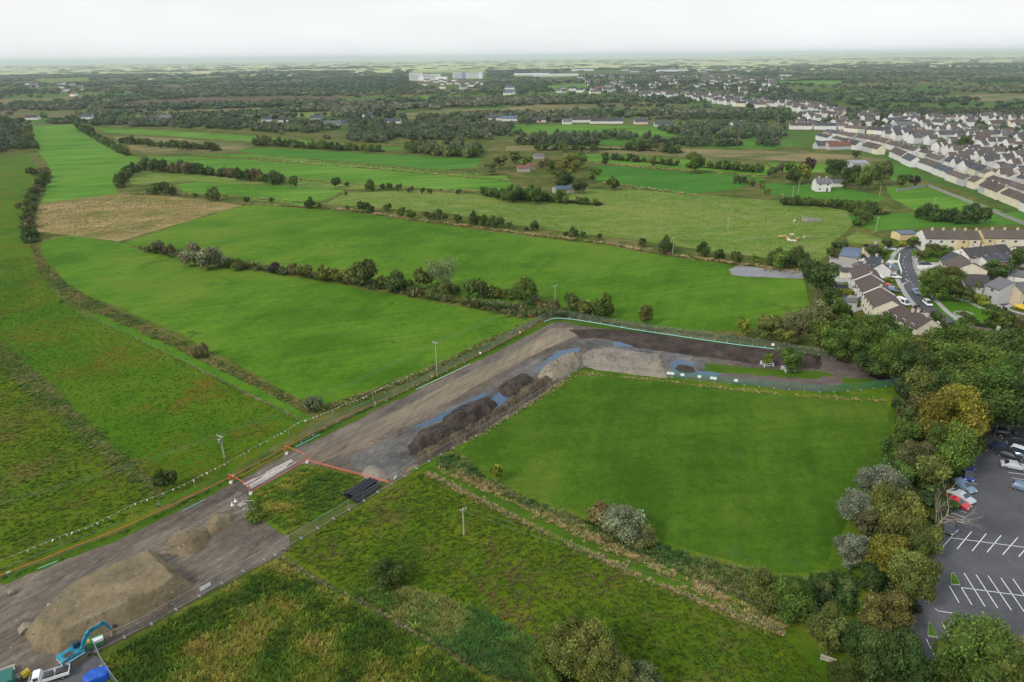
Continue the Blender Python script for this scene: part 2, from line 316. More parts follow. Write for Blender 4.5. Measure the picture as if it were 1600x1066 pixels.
# ------------------------------------------------------------------ the setting: ground and sheets on it
ZL = [0.004]
def wpoly(pts): return [G(x, y) for x, y in pts]
def ragged(P, seg, amp, seed):
    o = []; n = len(P)
    for i in range(n):
        a, b = P[i], P[(i+1) % n]; d = (b-a).length; k = max(1, min(60, int(d/seg)))
        for j in range(k):
            p = a.lerp(b, j/k); s = amp
            o.append(Vector((p.x+s*(2*float(fbm(p.x/seg*.6, p.y/seg*.6, seed, 2))-1)*1.6, p.y+s*(2*float(fbm(p.x/seg*.6, p.y/seg*.6, seed+5, 2))-1)*1.6, p.z)))
    return o
def sheet(name, pts, mat, seg=3., amp=.5, z=None, label=None, world=False, kind='structure', parent=None):
    if z is None: ZL[0] += .0013; z = ZL[0]
    P = pts if world else wpoly(pts)
    if amp: P = ragged(P, seg, amp, len(name)*7+len(pts))
    V = [(p.x, p.y, z) for p in P]
    m = mesh(name, V, [list(range(len(V)))], mat)
    if m.polygons[0].normal.z < 0: m.flip_normals()
    return obj(name, m, parent, kind=None if parent else kind, label=label)
S = 30000
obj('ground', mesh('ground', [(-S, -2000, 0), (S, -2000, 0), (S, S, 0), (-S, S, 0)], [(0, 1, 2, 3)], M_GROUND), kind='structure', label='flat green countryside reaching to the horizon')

F_FIELDS = []        # world polygons kept clear of scattered woods
def field(name, pts, mat, label=None, seg=6., amp=.8, clear=True):
    P = wpoly(pts)
    if clear: F_FIELDS.append([(p.x, p.y) for p in P])
    return sheet(name, pts, mat, seg, amp, label=label)
# broad base of rough ground under the middle distance
field('field', [(-260, 300), (-60, 245), (40, 200), (300, 195), (700, 215), (1000, 225), (1300, 230), (1560, 320), (1800, 470), (1700, 1200), (-200, 1200), (-500, 700)], M_BANK, 'rough tussocky ground between the fields', 20, 3, False)
field('pasture', [(-160, 262), (-60, 245), (45, 243), (60, 262), (55, 300), (42, 345), (45, 380), (58, 420), (100, 470), (135, 492), (250, 535), (340, 578), (480, 655), (480, 662), (350, 748), (255, 790), (170, 700), (90, 610), (20, 550), (-60, 500), (-300, 480)], M_ROUGH, 'rough green pasture with rusty patches of dying grass beyond the ditch')
field('pasture', [(-300, 490), (-60, 508), (20, 560), (90, 622), (170, 712), (250, 795), (0, 900), (-200, 985), (-600, 800)], M_WILD, 'dull rank pasture at the edge beside the bunting line')
field('hay_field', [(38, 197), (115, 195), (150, 216), (205, 241), (220, 250), (196, 265), (180, 290), (182, 304), (120, 311), (62, 319), (70, 300), (84, 276), (74, 255), (58, 235), (46, 215)], M_PAST, 'long narrow bright green field running to the far cottages')
field('reed_field', [(62, 318), (120, 310), (185, 303), (250, 306), (330, 314), (376, 321), (290, 346), (185, 377), (150, 373), (100, 366), (54, 361), (50, 345)], M_TAN, 'four-sided tawny straw coloured field')
field('meadow', [(66, 377), (110, 368), (185, 379), (225, 391), (300, 409), (380, 421), (470, 434), (560, 450), (650, 466), (740, 484), (800, 494), (836, 498), (786, 520), (690, 566), (600, 604), (520, 629), (500, 638), (430, 602), (340, 555), (250, 508), (190, 482), (140, 466), (100, 437), (76, 410), (63, 390)], M_MOWN, 'smooth mown meadow between hedge and haul road')
field('meadow', [(195, 379), (290, 348), (376, 322), (400, 319), (480, 326), (560, 333), (640, 346), (740, 359), (830, 370), (940, 383), (1040, 401), (1130, 413), (1250, 430), (1262, 450), (1268, 480), (1235, 492), (1160, 517), (1080, 518), (1000, 505), (940, 494), (870, 484), (800, 476), (740, 466), (650, 449), (560, 433), (470, 421), (380, 410), (300, 399), (220, 386)], M_MOWN, 'smooth mown meadow beyond the tree hedge')
# fields of the middle distance
for i, (mat, nm, lab, pts) in enumerate([
 (M_PALE, 'pasture', 'pale grazed pasture with cattle', [(505, 319), (540, 301), (640, 298), (740, 304), (800, 310), (880, 312), (905, 296), (1000, 297), (1100, 305), (1190, 312), (1290, 320), (1350, 338), (1330, 355), (1300, 380), (1305, 395), (1270, 412), (1150, 398), (1000, 376), (840, 357), (700, 334), (560, 322)]),
 (M_PAST, 'pasture', 'green strip field by the dark hedge row', [(275, 289), (310, 284), (400, 290), (470, 292), (540, 297), (500, 316), (470, 322), (400, 313), (340, 304), (290, 301)]),
 (M_PALE, 'pasture', 'rough pale strip below the dark hedge row', [(198, 268), (260, 266), (400, 277), (520, 285), (600, 293), (560, 296), (400, 289), (300, 283), (205, 288)]),
 (M_PAST, 'pasture', 'long green strip field with hedge in front', [(225, 245), (290, 244), (400, 251), (500, 257), (620, 268), (720, 276), (800, 284), (815, 296), (750, 301), (620, 291), (520, 284), (400, 273), (340, 269), (230, 258)]),
 (M_PAST, 'pasture', 'narrow green strip field between brown ditches', [(330, 240), (400, 242), (500, 251), (600, 261), (720, 271), (790, 275), (800, 281), (740, 276), (600, 265), (400, 249), (300, 243)]),
 (M_PASTD, 'pasture', 'green strip field in front of the willow wood', [(385, 231), (470, 234), (600, 242), (755, 248), (740, 262), (690, 266), (600, 258), (500, 249), (400, 241), (370, 236)]),
 (M_TANF, 'pasture', 'tawny scrub strip', [(175, 213), (260, 215), (400, 228), (385, 231), (370, 236), (330, 240), (225, 240), (195, 226)]),
 (M_PAST, 'pasture', 'thin green strip below the far hedge', [(150, 201), (215, 202), (400, 213), (480, 220), (560, 226), (640, 232), (600, 236), (470, 228), (400, 222), (330, 217), (250, 212), (165, 207)]),
 (M_PASTD, 'pasture', 'deep green field behind the spinney', [(920, 262), (945, 258), (1050, 267), (1180, 276), (1200, 280), (1150, 295), (1090, 304), (1000, 295), (935, 285)]),
 (M_PAST, 'pasture', 'light green field beyond the single round tree', [(905, 240), (1000, 244), (1100, 252), (1200, 258), (1210, 270), (1190, 274), (1050, 263), (940, 254), (910, 250)]),
 (M_TANF, 'pasture', 'tawny reed strip between the far hedges', [(790, 228), (900, 228), (1050, 232), (1200, 236), (1330, 242), (1390, 250), (1320, 256), (1200, 250), (1050, 244), (900, 238), (790, 236)]),
 (M_PASTD, 'pasture', 'green field behind the reed strip', [(815, 216), (900, 217), (1050, 222), (1215, 219), (1250, 226), (1200, 233), (1050, 229), (900, 226), (815, 224)]),
 (M_PAST, 'pasture', 'green field in front of the far bungalows', [(800, 196), (900, 195), (1050, 199), (1055, 212), (960, 214), (860, 212), (800, 206)]),
 (M_PASTD, 'pasture', 'green field beside the farmhouse', [(1200, 286), (1260, 288), (1330, 296), (1382, 306), (1375, 316), (1300, 312), (1210, 306), (1185, 300)]),
 (M_PAST, 'pasture', 'green field beside the estate wall', [(1385, 291), (1440, 288), (1500, 306), (1565, 330), (1500, 338), (1430, 330), (1395, 312)]),
 (M_PASTD, 'pasture', 'small green paddock behind the tall trees', [(1390, 258), (1412, 256), (1445, 278), (1425, 284), (1392, 282)]),
 (M_PAST, 'pasture', 'green paddock below the tawny slope', [(1200, 254), (1290, 256), (1320, 262), (1300, 270), (1210, 268)]),
 (M_PASTD, 'pasture', 'dark green field behind the terraces', [(1330, 335), (1420, 333), (1500, 340), (1600, 330), (1700, 345), (1600, 352), (1440, 356), (1370, 362), (1330, 350)]),
 (M_PALE, 'pasture', 'pale lawn field by the far bungalow', [(445, 176), (520, 175), (525, 181), (480, 184), (455, 183)]),
 (M_PAST, 'pasture', 'thin far green strip', [(455, 166), (600, 155), (720, 148), (722, 151), (600, 160), (470, 168)]),
 (M_PAST, 'pasture', 'thin far green strip by the bog', [(575, 164), (690, 158), (692, 162), (590, 168)]),
 (M_BOG, 'bog', 'brown cut bog', [(190, 160), (330, 152), (480, 150), (560, 152), (450, 160), (300, 165), (200, 166)]),
 (M_TANF, 'bog', 'tawny bog edge', [(200, 178), (300, 172), (440, 168), (450, 176), (330, 181), (220, 184)]),
 (M_TANF, 'bog', 'far tawny strip', [(620, 178), (700, 171), (800, 170), (800, 178), (700, 184), (640, 186)]),
 (M_TANF, 'bog', 'tawny strip behind the far bungalows', [(790, 168), (850, 163), (920, 167), (915, 175), (850, 177), (790, 176)]),
 (M_TANF, 'bog', 'far tawny hillside', [(1390, 150), (1480, 150), (1600, 146), (1700, 150), (1700, 160), (1560, 158), (1450, 157)]),
 (M_PAST, 'pasture', 'far green strip behind the wood', [(1200, 128), (1270, 126), (1325, 128), (1300, 132), (1230, 132)]),
 (M_PAST, 'pasture', 'far field beside the mast', [(840, 135), (920, 131), (930, 140), (860, 141)]),
 (M_PALE, 'pasture', 'far pale field', [(840, 119), (890, 119), (905, 125), (840, 125)]),
 (M_PALE, 'pasture', 'distant pale field', [(50, 124), (140, 121), (150, 130), (60, 132)]),
 (M_TANF, 'pasture', 'distant straw field', [(0, 156), (70, 154), (150, 146), (160, 150), (70, 162), (0, 164)]),
 (M_PALE, 'pasture', 'tawny paddock by the lane end', [(1322, 372), (1340, 364), (1380, 372), (1385, 382), (1330, 381)]),
]): field(nm, pts, mat, lab, 8., 1.2)
sheet('gravel_patch', [(1137, 421), (1150, 415), (1200, 420), (1255, 424), (1258, 436), (1210, 434), (1165, 432), (1145, 430)], M_GRAVEL, 2, .5, label='pale gravel patch in the corner of the meadow')

# right-hand side: playing field and rough grass around it
field('field', [(640, 735), (905, 578), (1400, 602), (1420, 640), (1420, 760), (1370, 930), (1420, 1000), (1440, 1100), (1330, 1100), (1225, 995), (1000, 905), (860, 835), (740, 778)], M_TALL, 'rank grass round the playing field', 4, .6)
field('playing_field', [(722, 704), (735, 691), (905, 586), (915, 583), (1010, 594), (1150, 611), (1290, 623), (1385, 628), (1388, 650), (1382, 700), (1368, 740), (1340, 790), (1310, 840), (1288, 880), (1258, 897), (1200, 892), (1100, 866), (1000, 834), (900, 800), (830, 775), (760, 742), (730, 724)], M_MOWN2, 'mown playing field', 3, .25)
field('field', [(440, 862), (560, 792), (660, 733), (740, 772), (860, 832), (1000, 900), (1225, 992), (1330, 1100), (790, 1100), (700, 1010), (560, 932)], M_WILD, 'wild meadow below the playing field', 4, .5)
field('field', [(155, 1030), (432, 874), (560, 945), (700, 1025), (790, 1090), (800, 1140), (150, 1140)], M_TALL, 'tall yellow-green grass beside the site fence', 3, .4)
sheet('bare_earth', [(700, 990), (725, 995), (765, 1020), (800, 1040), (805, 1060), (770, 1050), (735, 1025)], M_BARE, 1., .5, label='bare brown earth among nettles')
# ditch track beside the playing field
sheet('path', [(665, 735), (676, 730), (760, 765), (900, 832), (1060, 905), (1200, 965), (1225, 985), (1218, 990), (1050, 915), (890, 845), (750, 778)], M_VERGE, 2, .2, label='green grass track along the ditch')
# ditch strips left
sheet('bank', [(44, 340), (52, 345), (58, 385), (80, 425), (110, 455), (150, 478), (250, 525), (340, 568), (440, 620), (500, 650), (480, 662), (400, 625), (280, 565), (170, 508), (110, 480), (70, 440), (48, 400)], M_BANK, 2, .4, label='brambly ditch bank curving past the meadow')
sheet('path', [(135, 486), (170, 495), (280, 548), (400, 606), (490, 655), (484, 660), (390, 615), (270, 557), (160, 505)], M_LAWN, 2, .2, label='green track along the ditch bank')
sheet('bank', [(-40, 515), (10, 548), (60, 592), (120, 646), (190, 710), (255, 764), (255, 778), (200, 745), (140, 692), (60, 622), (-20, 556)], M_BANK, 2, .7, label='scrubby bank of the grown-over ditch')

# spoil heaps: height fields on the ground
def heap(name, pts, h, slope, mat, label, rough=.35, res=.45, plateau=True, seed=1, cat='spoil heap', tiltn=.25, top=None):
    P = [(p.x, p.y) for p in wpoly(pts)]; a = np.array(P)
    x0, y0 = a.min(0)-1; x1, y1 = a.max(0)+1
    nx = int((x1-x0)/res)+2; ny = int((y1-y0)/res)+2
    X, Y = np.meshgrid(np.linspace(x0, x1, nx), np.linspace(y0, y1, ny))
    wx = X+(fbm(X/2.2, Y/2.2, seed)-.5)*1.6*rough*2; wy = Y+(fbm(X/2.2, Y/2.2, seed+9)-.5)*1.6*rough*2
    ins = inside(wx, wy, P); d = edist(wx, wy, P)
    k = np.clip(d/slope, 0, 1); k = k*(2-k) if not plateau else np.minimum(1, k*1.02)
    Z = np.where(ins, h*k*(1-tiltn+2*tiltn*fbm(X/9, Y/9, seed+3)) + rough*(1.3*(fbm(X/1.3, Y/1.3, seed+4, 4)-.42)+1.6*(np.abs(fbm(X/3.0, Y/3.0, seed+6, 2)-.5)-.12))*np.clip(d/.8, 0, 1), -.15)
    c = a.mean(0); V = np.stack([X-c[0], Y-c[1], Z], -1).reshape(-1, 3); keep = (ins | (edist(wx, wy, P) < res*1.6)).reshape(-1)
    F = []
    for j in range(ny-1):
        for i in range(nx-1):
            q = (j*nx+i, j*nx+i+1, (j+1)*nx+i+1, (j+1)*nx+i)
            if keep[q[0]] and keep[q[1]] and keep[q[2]] and keep[q[3]]: F.append(q)
    used = np.zeros(len(V), int)-1; ids = sorted({i for f in F for i in f}); used[ids] = range(len(ids))
    m = mesh(name, V[ids], [[used[i] for i in f] for f in F], mat, not plateau)
    o = obj(name, m, None, loc=(c[0], c[1], 0.05), label=label, cat=cat); return o
# ------------------------------------------------------------------ construction site
SITE = [(-150, 975), (0, 912), (200, 833), (350, 758), (450, 703), (560, 649), (700, 580), (800, 535), (860, 506), (885, 502), (1000, 515), (1150, 538), (1300, 561), (1390, 584), (1404, 598), (1340, 606), (1280, 612), (1150, 600), (1050, 588), (912, 570), (800, 648), (660, 724), (612, 752), (480, 722), (388, 772), (390, 795), (412, 815), (450, 836), (456, 856), (240, 974), (150, 1020), (175, 1070), (180, 1110), (-200, 1110)]
sheet('construction_ground', SITE, M_SITE, 2.5, .35, label='muddy rutted ground of the construction site')
sheet('verge', [(0, 905), (200, 826), (350, 752), (450, 698), (560, 644), (700, 574), (800, 529), (860, 499), (862, 506), (800, 538), (740, 572), (660, 612), (600, 633), (540, 668), (450, 710), (350, 764), (200, 838), (0, 917)], M_VERGE, 1.5, .35, label='grass verge of the haul road')
sheet('verge', [(868, 500), (900, 502), (1000, 517), (1150, 540), (1300, 561), (1392, 584), (1400, 598), (1380, 590), (1340, 576), (1270, 560), (1150, 545), (1000, 522), (910, 510)], M_VERGE, 1.5, .25, label='grass verge below the green netting fence')
sheet('verge', [(1085, 590), (1100, 568), (1200, 576), (1290, 582), (1310, 590), (1385, 596), (1400, 606), (1340, 607), (1200, 605)], M_VERGE, 1.5, .5, label='patchy grass at the end of the site')
sheet('bare_earth', [(1060, 590), (1130, 583), (1200, 588), (1270, 592), (1310, 586), (1318, 600), (1280, 612), (1230, 610), (1150, 600)], M_BARE, 1.2, .8, label='brown trampled earth by the tree guards')
sheet('haul_road', [(455, 722), (600, 651), (700, 600), (800, 552), (862, 513), (895, 512), (903, 524), (870, 538), (800, 572), (700, 630), (620, 668), (560, 700), (490, 728)], M_ROAD, 1.5, .35, label='brown stone haul road')
sheet('haul_road', [(-150, 1020), (0, 952), (150, 888), (280, 820), (372, 768), (392, 778), (330, 812), (200, 880), (70, 950), (-50, 1020), (-150, 1080)], M_EDGE, 1.5, .5, label='grey rutted end of the haul road')
sheet('haul_road', [(440, 712), (520, 676), (600, 638), (700, 585), (800, 540), (858, 508), (862, 513), (800, 552), (700, 600), (600, 651), (455, 722)], M_EDGE, 1.0, .3, label='grey stone edge of the haul road')
sheet('wet_mud', [(575, 700), (640, 672), (740, 620), (800, 585), (840, 560), (880, 545), (905, 545), (910, 555), (860, 575), (800, 605), (770, 640), (690, 700), (640, 735), (610, 750), (560, 735), (540, 720)], M_GREYMUD, 1.2, .7, label='grey wet mud along the spoil heaps')
sheet('wet_mud', [(900, 530), (960, 530), (1060, 552), (1100, 562), (1105, 590), (1050, 590), (930, 560)], M_GREYMUD, 1.2, .8, label='grey wet mud round the flat spoil heap')
sheet('topsoil', [(888, 516), (960, 514), (1050, 527), (1150, 541), (1282, 557), (1284, 578), (1200, 571), (1100, 558), (1000, 545), (950, 530), (905, 528)], M_TOPSOIL, 1.2, .5, label='long strip of dark stripped topsoil')
sheet('bare_earth', [(1284, 557), (1330, 566), (1372, 578), (1380, 588), (1350, 586), (1320, 588), (1284, 579)], M_BARE, 1.2, .4, label='pinkish brown earth at the end of the site')
sheet('topsoil', [(1355, 583), (1385, 588), (1404, 597), (1390, 600), (1370, 594)], M_TOPSOIL, .8, .3, label='dark earth in the last corner of the site')
heap('topsoil_bank', [(890, 517), (960, 515), (1050, 528), (1150, 542), (1280, 558), (1282, 576), (1200, 570), (1100, 557), (1000, 543), (950, 530), (908, 527)], .55, 1.4, M_TOPSOIL, 'long low bank of dark brown stripped soil', .5, .4, True, 31, 'soil bank')
PUD = [[(766, 624), (784, 611), (803, 612), (796, 630), (775, 640)], [(838, 580), (868, 550), (905, 543), (906, 550), (880, 562), (848, 584)], [(955, 536), (975, 533), (1003, 538), (985, 543), (960, 542)], [(950, 548), (985, 547), (1010, 556), (1000, 560), (970, 557)],
       [(1046, 565), (1062, 562), (1086, 571), (1075, 579), (1092, 583), (1072, 589), (1050, 586)], [(1100, 545), (1120, 549), (1118, 553), (1102, 551)], [(1140, 550), (1190, 557), (1186, 562), (1146, 555)], [(640, 672), (690, 648), (740, 622), (770, 612), (740, 630), (690, 658)], [(1090, 580), (1125, 584), (1120, 590), (1095, 590)], [(404, 797), (430, 806), (448, 815), (420, 812)]]
for i, p in enumerate(PUD): sheet('puddle', p, M_WATER, .7, .45, label='blue rain puddle beside the spoil heaps')
sheet('compound', [(150, 1025), (20, 1060), (-60, 1100), (40, 1150), (220, 1150), (178, 1075)], M_ASPH, 1, .2, label='grey hardstanding of the machine compound')
sheet('field', [(390, 792), (388, 776), (480, 727), (606, 757), (445, 835), (412, 812)], M_TALL, 1.2, .4, label='rank green triangle between crossing and fence')

heap('spoil_heap', [(40, 990), (100, 930), (170, 895), (246, 866), (268, 885), (300, 916), (262, 948), (170, 992), (95, 1022), (52, 1018)], 2.6, 1.9, M_BROWNSPOIL, 'large flat-topped brown spoil heap behind the teal excavator', .22, .3, seed=3, tiltn=.08)
heap('spoil_heap', [(255, 858), (268, 835), (305, 822), (328, 826), (330, 845), (318, 862), (290, 869), (262, 868)], 1.9, 5, M_BROWNSPOIL, 'low rounded heap of brown stony soil', .3, .35, False, 5)
heap('spoil_heap', [(318, 822), (328, 804), (350, 800), (364, 808), (360, 824), (340, 836), (326, 835)], 1.9, 4, M_BROWNSPOIL, 'small dark brown heap touching the stony heap', .4, .35, False, 6)
heap('spoil_heap', [(563, 742), (572, 730), (590, 727), (606, 738), (607, 748), (592, 756), (574, 752)], 1.8, 3.4, M_GREYSPOIL, 'small grey gravel heap near the orange barrier', .2, .3, False, 8)
heap('peat_heap', [(636, 700), (650, 678), (690, 662), (722, 668), (728, 678), (700, 694), (660, 712), (642, 712)], 2.0, 2.6, M_PEAT, 'dark peat heap with rounded near end', .55, .3, True, 10)
heap('peat_heap', [(688, 672), (690, 655), (730, 632), (765, 624), (778, 634), (770, 648), (730, 668), (702, 680)], 2.1, 2.6, M_PEAT, 'dark peat heap next to the deep puddle', .6, .3, True, 12)
heap('peat_heap', [(776, 612), (788, 596), (815, 586), (834, 590), (836, 604), (812, 616), (790, 620)], 1.8, 2.4, M_PEAT, 'dark peat heap beyond the deep puddle', .6, .3, True, 14)
heap('earth_berm', [(644, 716), (700, 686), (760, 652), (796, 626), (832, 600), (858, 590), (868, 600), (850, 612), (800, 646), (740, 682), (680, 714), (656, 728)], 1.7, 1.8, M_BERM, 'clodded brown earth berm along the mesh fence', .75, .35, True, 16, 'berm')
heap('spoil_heap', [(840, 590), (846, 576), (872, 562), (902, 554), (912, 562), (908, 572), (880, 590), (860, 598)], 2.7, 4, M_SPOIL, 'pale brown spoil ridge at the fence corner', .25, .35, False, 18)
heap('spoil_heap', [(906, 568), (904, 556), (940, 550), (990, 556), (1045, 565), (1052, 582), (1044, 592), (985, 585), (930, 578)], 2.6, 3.2, M_GREYSPOIL, 'long flat-topped grey spoil heap', .3, .35, True, 20)
heap('spoil_heap', [(1052, 576), (1060, 570), (1084, 574), (1086, 582), (1066, 586)], .7, 2, M_PEAT, 'little dark heap in the puddles', .3, .35, False, 22)
# ------------------------------------------------------------------ loose stones on the near heap
def rock_mesh(seed, mat):
    bm = bmesh.new(); bmesh.ops.create_icosphere(bm, subdivisions=1, radius=.5); r = random.Random(seed)
    for v in bm.verts: v.co = Vector((v.co.x*1.25, v.co.y, v.co.z*.75))*(.75+.5*r.random())
    m = bpy.data.meshes.new('stone'); bm.to_mesh(m); bm.free(); m.materials.append(mat); return m
RK = [rock_mesh(i, M_STONE) for i in range(3)]; RKP = rock_mesh(9, M_SPOIL)
for i, (x, y, s, lab) in enumerate([(18, 925, 1.3, 'brown boulder on the rutted ground near the orange rope'), (41, 980, 1.9, 'pale brown boulder beside the flat-topped heap'), (77, 946, .7, 'small white stone on the edge of the flat-topped heap')]):
    o = obj('boulder', RKP if i < 2 else RK[0], loc=G(x, y, s*.3), rz=i*1.3, label=lab, cat='boulder'); o.scale = (s, s, s)

# ------------------------------------------------------------------ car park
CPK = [(1552, 652), (1530, 680), (1512, 712), (1500, 745), (1488, 790), (1474, 830), (1462, 870), (1446, 905), (1428, 950), (1420, 990), (1436, 1060), (1440, 1150), (1900, 1250), (2000, 700), (1620, 640)]
car_park = sheet('car_park', CPK, M_ASPH, 3, .2, label='tarmac car park')
ZP = ZL[0]+.004
def stripe(p, q, w=.12, parent=None, mat=None, z=None):
    a, b = G(*p), G(*q); d = (b-a).normalized(); n = Vector((-d.y, d.x, 0))*w/2; z = ZP if z is None else z
    V = [(v.x, v.y, z) for v in (a-n, b-n, b+n, a+n)]
    return obj('painted_line', mesh('painted_line', V, [(0, 1, 2, 3)], mat or M_LINE), parent)
c8 = lambda x, y: (1200+x/3.9475, 796+y/3.9475)
c6 = lambda x, y: (1450+x/5.333, 640+y/5.333)
for a in [(1125, 178, 1579, 237), (1170, 130, 1075, 237), (1255, 140, 1165, 248), (1345, 153, 1258, 260), (1437, 163, 1350, 268), (1540, 176, 1447, 282), (1640, 188, 1545, 295), (1190, 485, 1640, 545), (1208, 395, 1338, 603), (1282, 405, 1416, 612), (1356, 412, 1500, 625), (1435, 425, 1579, 635), (1510, 432, 1660, 650),
          (1118, 475, 1178, 580), (1192, 487, 1257, 592), (1055, 812, 1220, 835), (1072, 702, 1192, 928), (1152, 713, 1262, 930), (1235, 725, 1340, 920), (1320, 738, 1420, 930), (975, 802, 1033, 920), (1052, 812, 1105, 912), (1030, 615, 1050, 630), (1050, 630, 1150, 645)]:
    stripe(c8(*a[:2]), c8(*a[2:]), .13, car_park)
for a in [(330, 455, 390, 470), (300, 490, 395, 505), (345, 540, 395, 545), (350, 575, 400, 588), (350, 612, 405, 625), (240, 605, 390, 662), (240, 665, 375, 700), (200, 690, 358, 738), (160, 760, 330, 820), (165, 815, 320, 862), (180, 862, 310, 905), (100, 900, 310, 952),
          (510, 292, 665, 315), (600, 432, 840, 466), (670, 528, 840, 550), (695, 572, 840, 596), (725, 615, 840, 634), (580, 190, 720, 205), (560, 155, 695, 168), (550, 125, 670, 135), (665, 315, 745, 432)]:
    stripe(c6(*a[:2]), c6(*a[2:]), .13, car_park)
for pts in ([c8(1125, 470), c8(1128, 402), c8(1142, 394), c8(1165, 425), c8(1184, 474)], [c8(983, 790), c8(985, 708), c8(1000, 700), c8(1022, 745), c8(1047, 797)]):
    P = wpoly(pts); n = len(P); V = [(p.x, p.y, 0) for p in P]+[(p.x, p.y, ZP+.12) for p in P]
    k = obj('kerb', mesh('kerb', V, [tuple(range(n, 2*n))]+[(i, (i+1) % n, n+(i+1) % n, n+i) for i in range(n)], M_CONC), car_park)
    cx = sum((p for p in P), Vector())/n; sheet('grass', [cx+(p-cx)*.88 for p in P], M_LAWN, 1, 0, ZP+.125, world=True, parent=car_park)

# ------------------------------------------------------------------ estate roads, lawns
LINES = []
def road(name, pts, wid, label, mat=None, kerb=True):
    P = wpoly(pts); Q = []
    for i in range(len(P)-1):                       # Catmull-Rom
        p0 = P[max(0, i-1)]; p1 = P[i]; p2 = P[i+1]; p3 = P[min(len(P)-1, i+2)]
        for k in range(8):
            t = k/8; Q.append(.5*((2*p1)+(p2-p0)*t+(2*p0-5*p1+4*p2-p3)*t*t+(3*p1-p0-3*p2+p3)*t**3))
    Q.append(P[-1]); Lf = []; Rt = []; Nn = []
    for i in range(len(Q)):
        d = (Q[min(i+1, len(Q)-1)]-Q[max(i-1, 0)]).normalized(); Nn.append(Vector((-d.y, d.x, 0)))
    ZL[0] += .0013; z = ZL[0]
    def strip(nm, a, b, z0, mt, parent=None, thick=0):
        V = []; F = []
        for q, n in zip(Q, Nn):
            for s in (a, b): V.append((q.x+n.x*s, q.y+n.y*s, z0))
        for i in range(len(Q)-1): F.append((2*i, 2*i+1, 2*i+3, 2*i+2))
        if thick:
            k = len(V); V += [(v[0], v[1], 0) for v in V]
            for i in range(len(Q)-1): F += [(2*i, 2*i+2, k+2*i+2, k+2*i), (2*i+1, k+2*i+1, k+2*i+3, 2*i+3)]
        m = mesh(nm, V, F, mt)
        if m.polygons[0].normal.z < 0: m.flip_normals()
        return obj(nm, m, parent)
    r = strip(name, -wid/2, wid/2, z, mat or M_TAR); r['kind'] = 'structure'; r['label'] = label
    if kerb:
        strip('pavement', wid/2, wid/2+1.6, .12, M_CONC, r, 1); strip('pavement', -wid/2-1.6, -wid/2, .12, M_CONC, r, 1)
    return r, Q, Nn, z
r1, Q1, N1, z1 = road('road', [(1650, 384), (1560, 384), (1500, 384), (1456, 383), (1432, 388), (1416, 398), (1411, 412), (1417, 428), (1424, 442), (1432, 456), (1446, 474), (1462, 490), (1486, 506)], 6.6, 'grey estate road bending past the white houses')
for i in range(6, len(Q1)-30, 3):
    a, b = Q1[i], Q1[i+1]; b = a+(b-a).normalized()*min(2.2, (b-a).length); n = N1[i]*.07
    obj('painted_line', mesh('painted_line', [(v.x, v.y, z1+.004) for v in (a-n, b-n, b+n, a+n)], [(0, 1, 2, 3)], M_LINE), r1)
c2 = lambda x, y: (1290+x/8.2, 340+y/8.2)
for a in [(980, 880, 1000, 850), (1000, 850, 1040, 835), (980, 880, 1000, 885), (1020, 790, 1070, 825)]: stripe(c2(*a[:2]), c2(*a[2:]), .3, r1, z=z1+.004)
r2, Q2, N2, z2 = road('road', [(1505, 464), (1530, 472), (1552, 482), (1580, 492), (1640, 505)], 5.5, 'side road by the green')
r3, *_ = road('road', [(1548, 480), (1565, 472), (1600, 467), (1660, 460)], 5.0, 'side road in front of the beige building')
sheet('lawn', [(1436, 456), (1450, 458), (1480, 455), (1505, 464), (1535, 476), (1565, 492), (1600, 505), (1620, 540), (1560, 520), (1500, 508), (1470, 488), (1450, 474)], M_LAWN, 2, .2, label='green with the round flower bed')
sheet('lawn', [(1425, 392), (1440, 390), (1500, 400), (1490, 408), (1440, 408), (1424, 402)], M_LAWN, 2, .2, label='walled garden lawn beside the bend')
sheet('lawn', [(1430, 424), (1480, 424), (1500, 452), (1470, 456), (1440, 455)], M_LAWN, 2, .2, label='lawn under the estate tree')
sheet('lawn', [(1388, 412), (1402, 413), (1405, 430), (1392, 430)], M_LAWN, 1, .1, label='small front lawn of the slate-roofed white house')
sheet('lawn', [(1382, 395), (1402, 396), (1400, 408), (1384, 408)], M_LAWN, 1, .2, label='garden grass behind the slate-roofed house')
sheet('lawn', [(1540, 462), (1600, 452), (1660, 450), (1660, 458), (1570, 466)], M_LAWN, 1, .1, label='grass strip before the beige building')
sheet('yard', [(1295, 400), (1340, 415), (1360, 440), (1385, 470), (1330, 490), (1300, 460)], M_CONC, 1.5, .3, label='paved back yards of the stepped terrace')
sheet('lawn', [(1305, 442), (1325, 441), (1327, 449), (1304, 449)], M_LAWN, .8, .1, label='little back lawn by the orange bin')
sheet('yard', [(1425, 410), (1490, 411), (1500, 424), (1432, 424)], M_CONC, 1.5, .2, label='concrete drive beside the white boundary wall')
sheet('yard', [(1440, 372), (1530, 378), (1660, 376), (1660, 381), (1440, 381)], M_CONC, 1.5, .2, label='front yards of the cream terrace')
sheet('path', [(1488, 500), (1497, 500), (1512, 492), (1506, 489)], M_CONC, 1, .1, label='little path to the round flower bed')
sheet('yard', [(1240, 200), (1380, 215), (1480, 262), (1700, 350), (1900, 330), (1750, 200), (1480, 190), (1300, 185)], M_TOWN, 6, 1.5, label='grey streets and yards of the town')
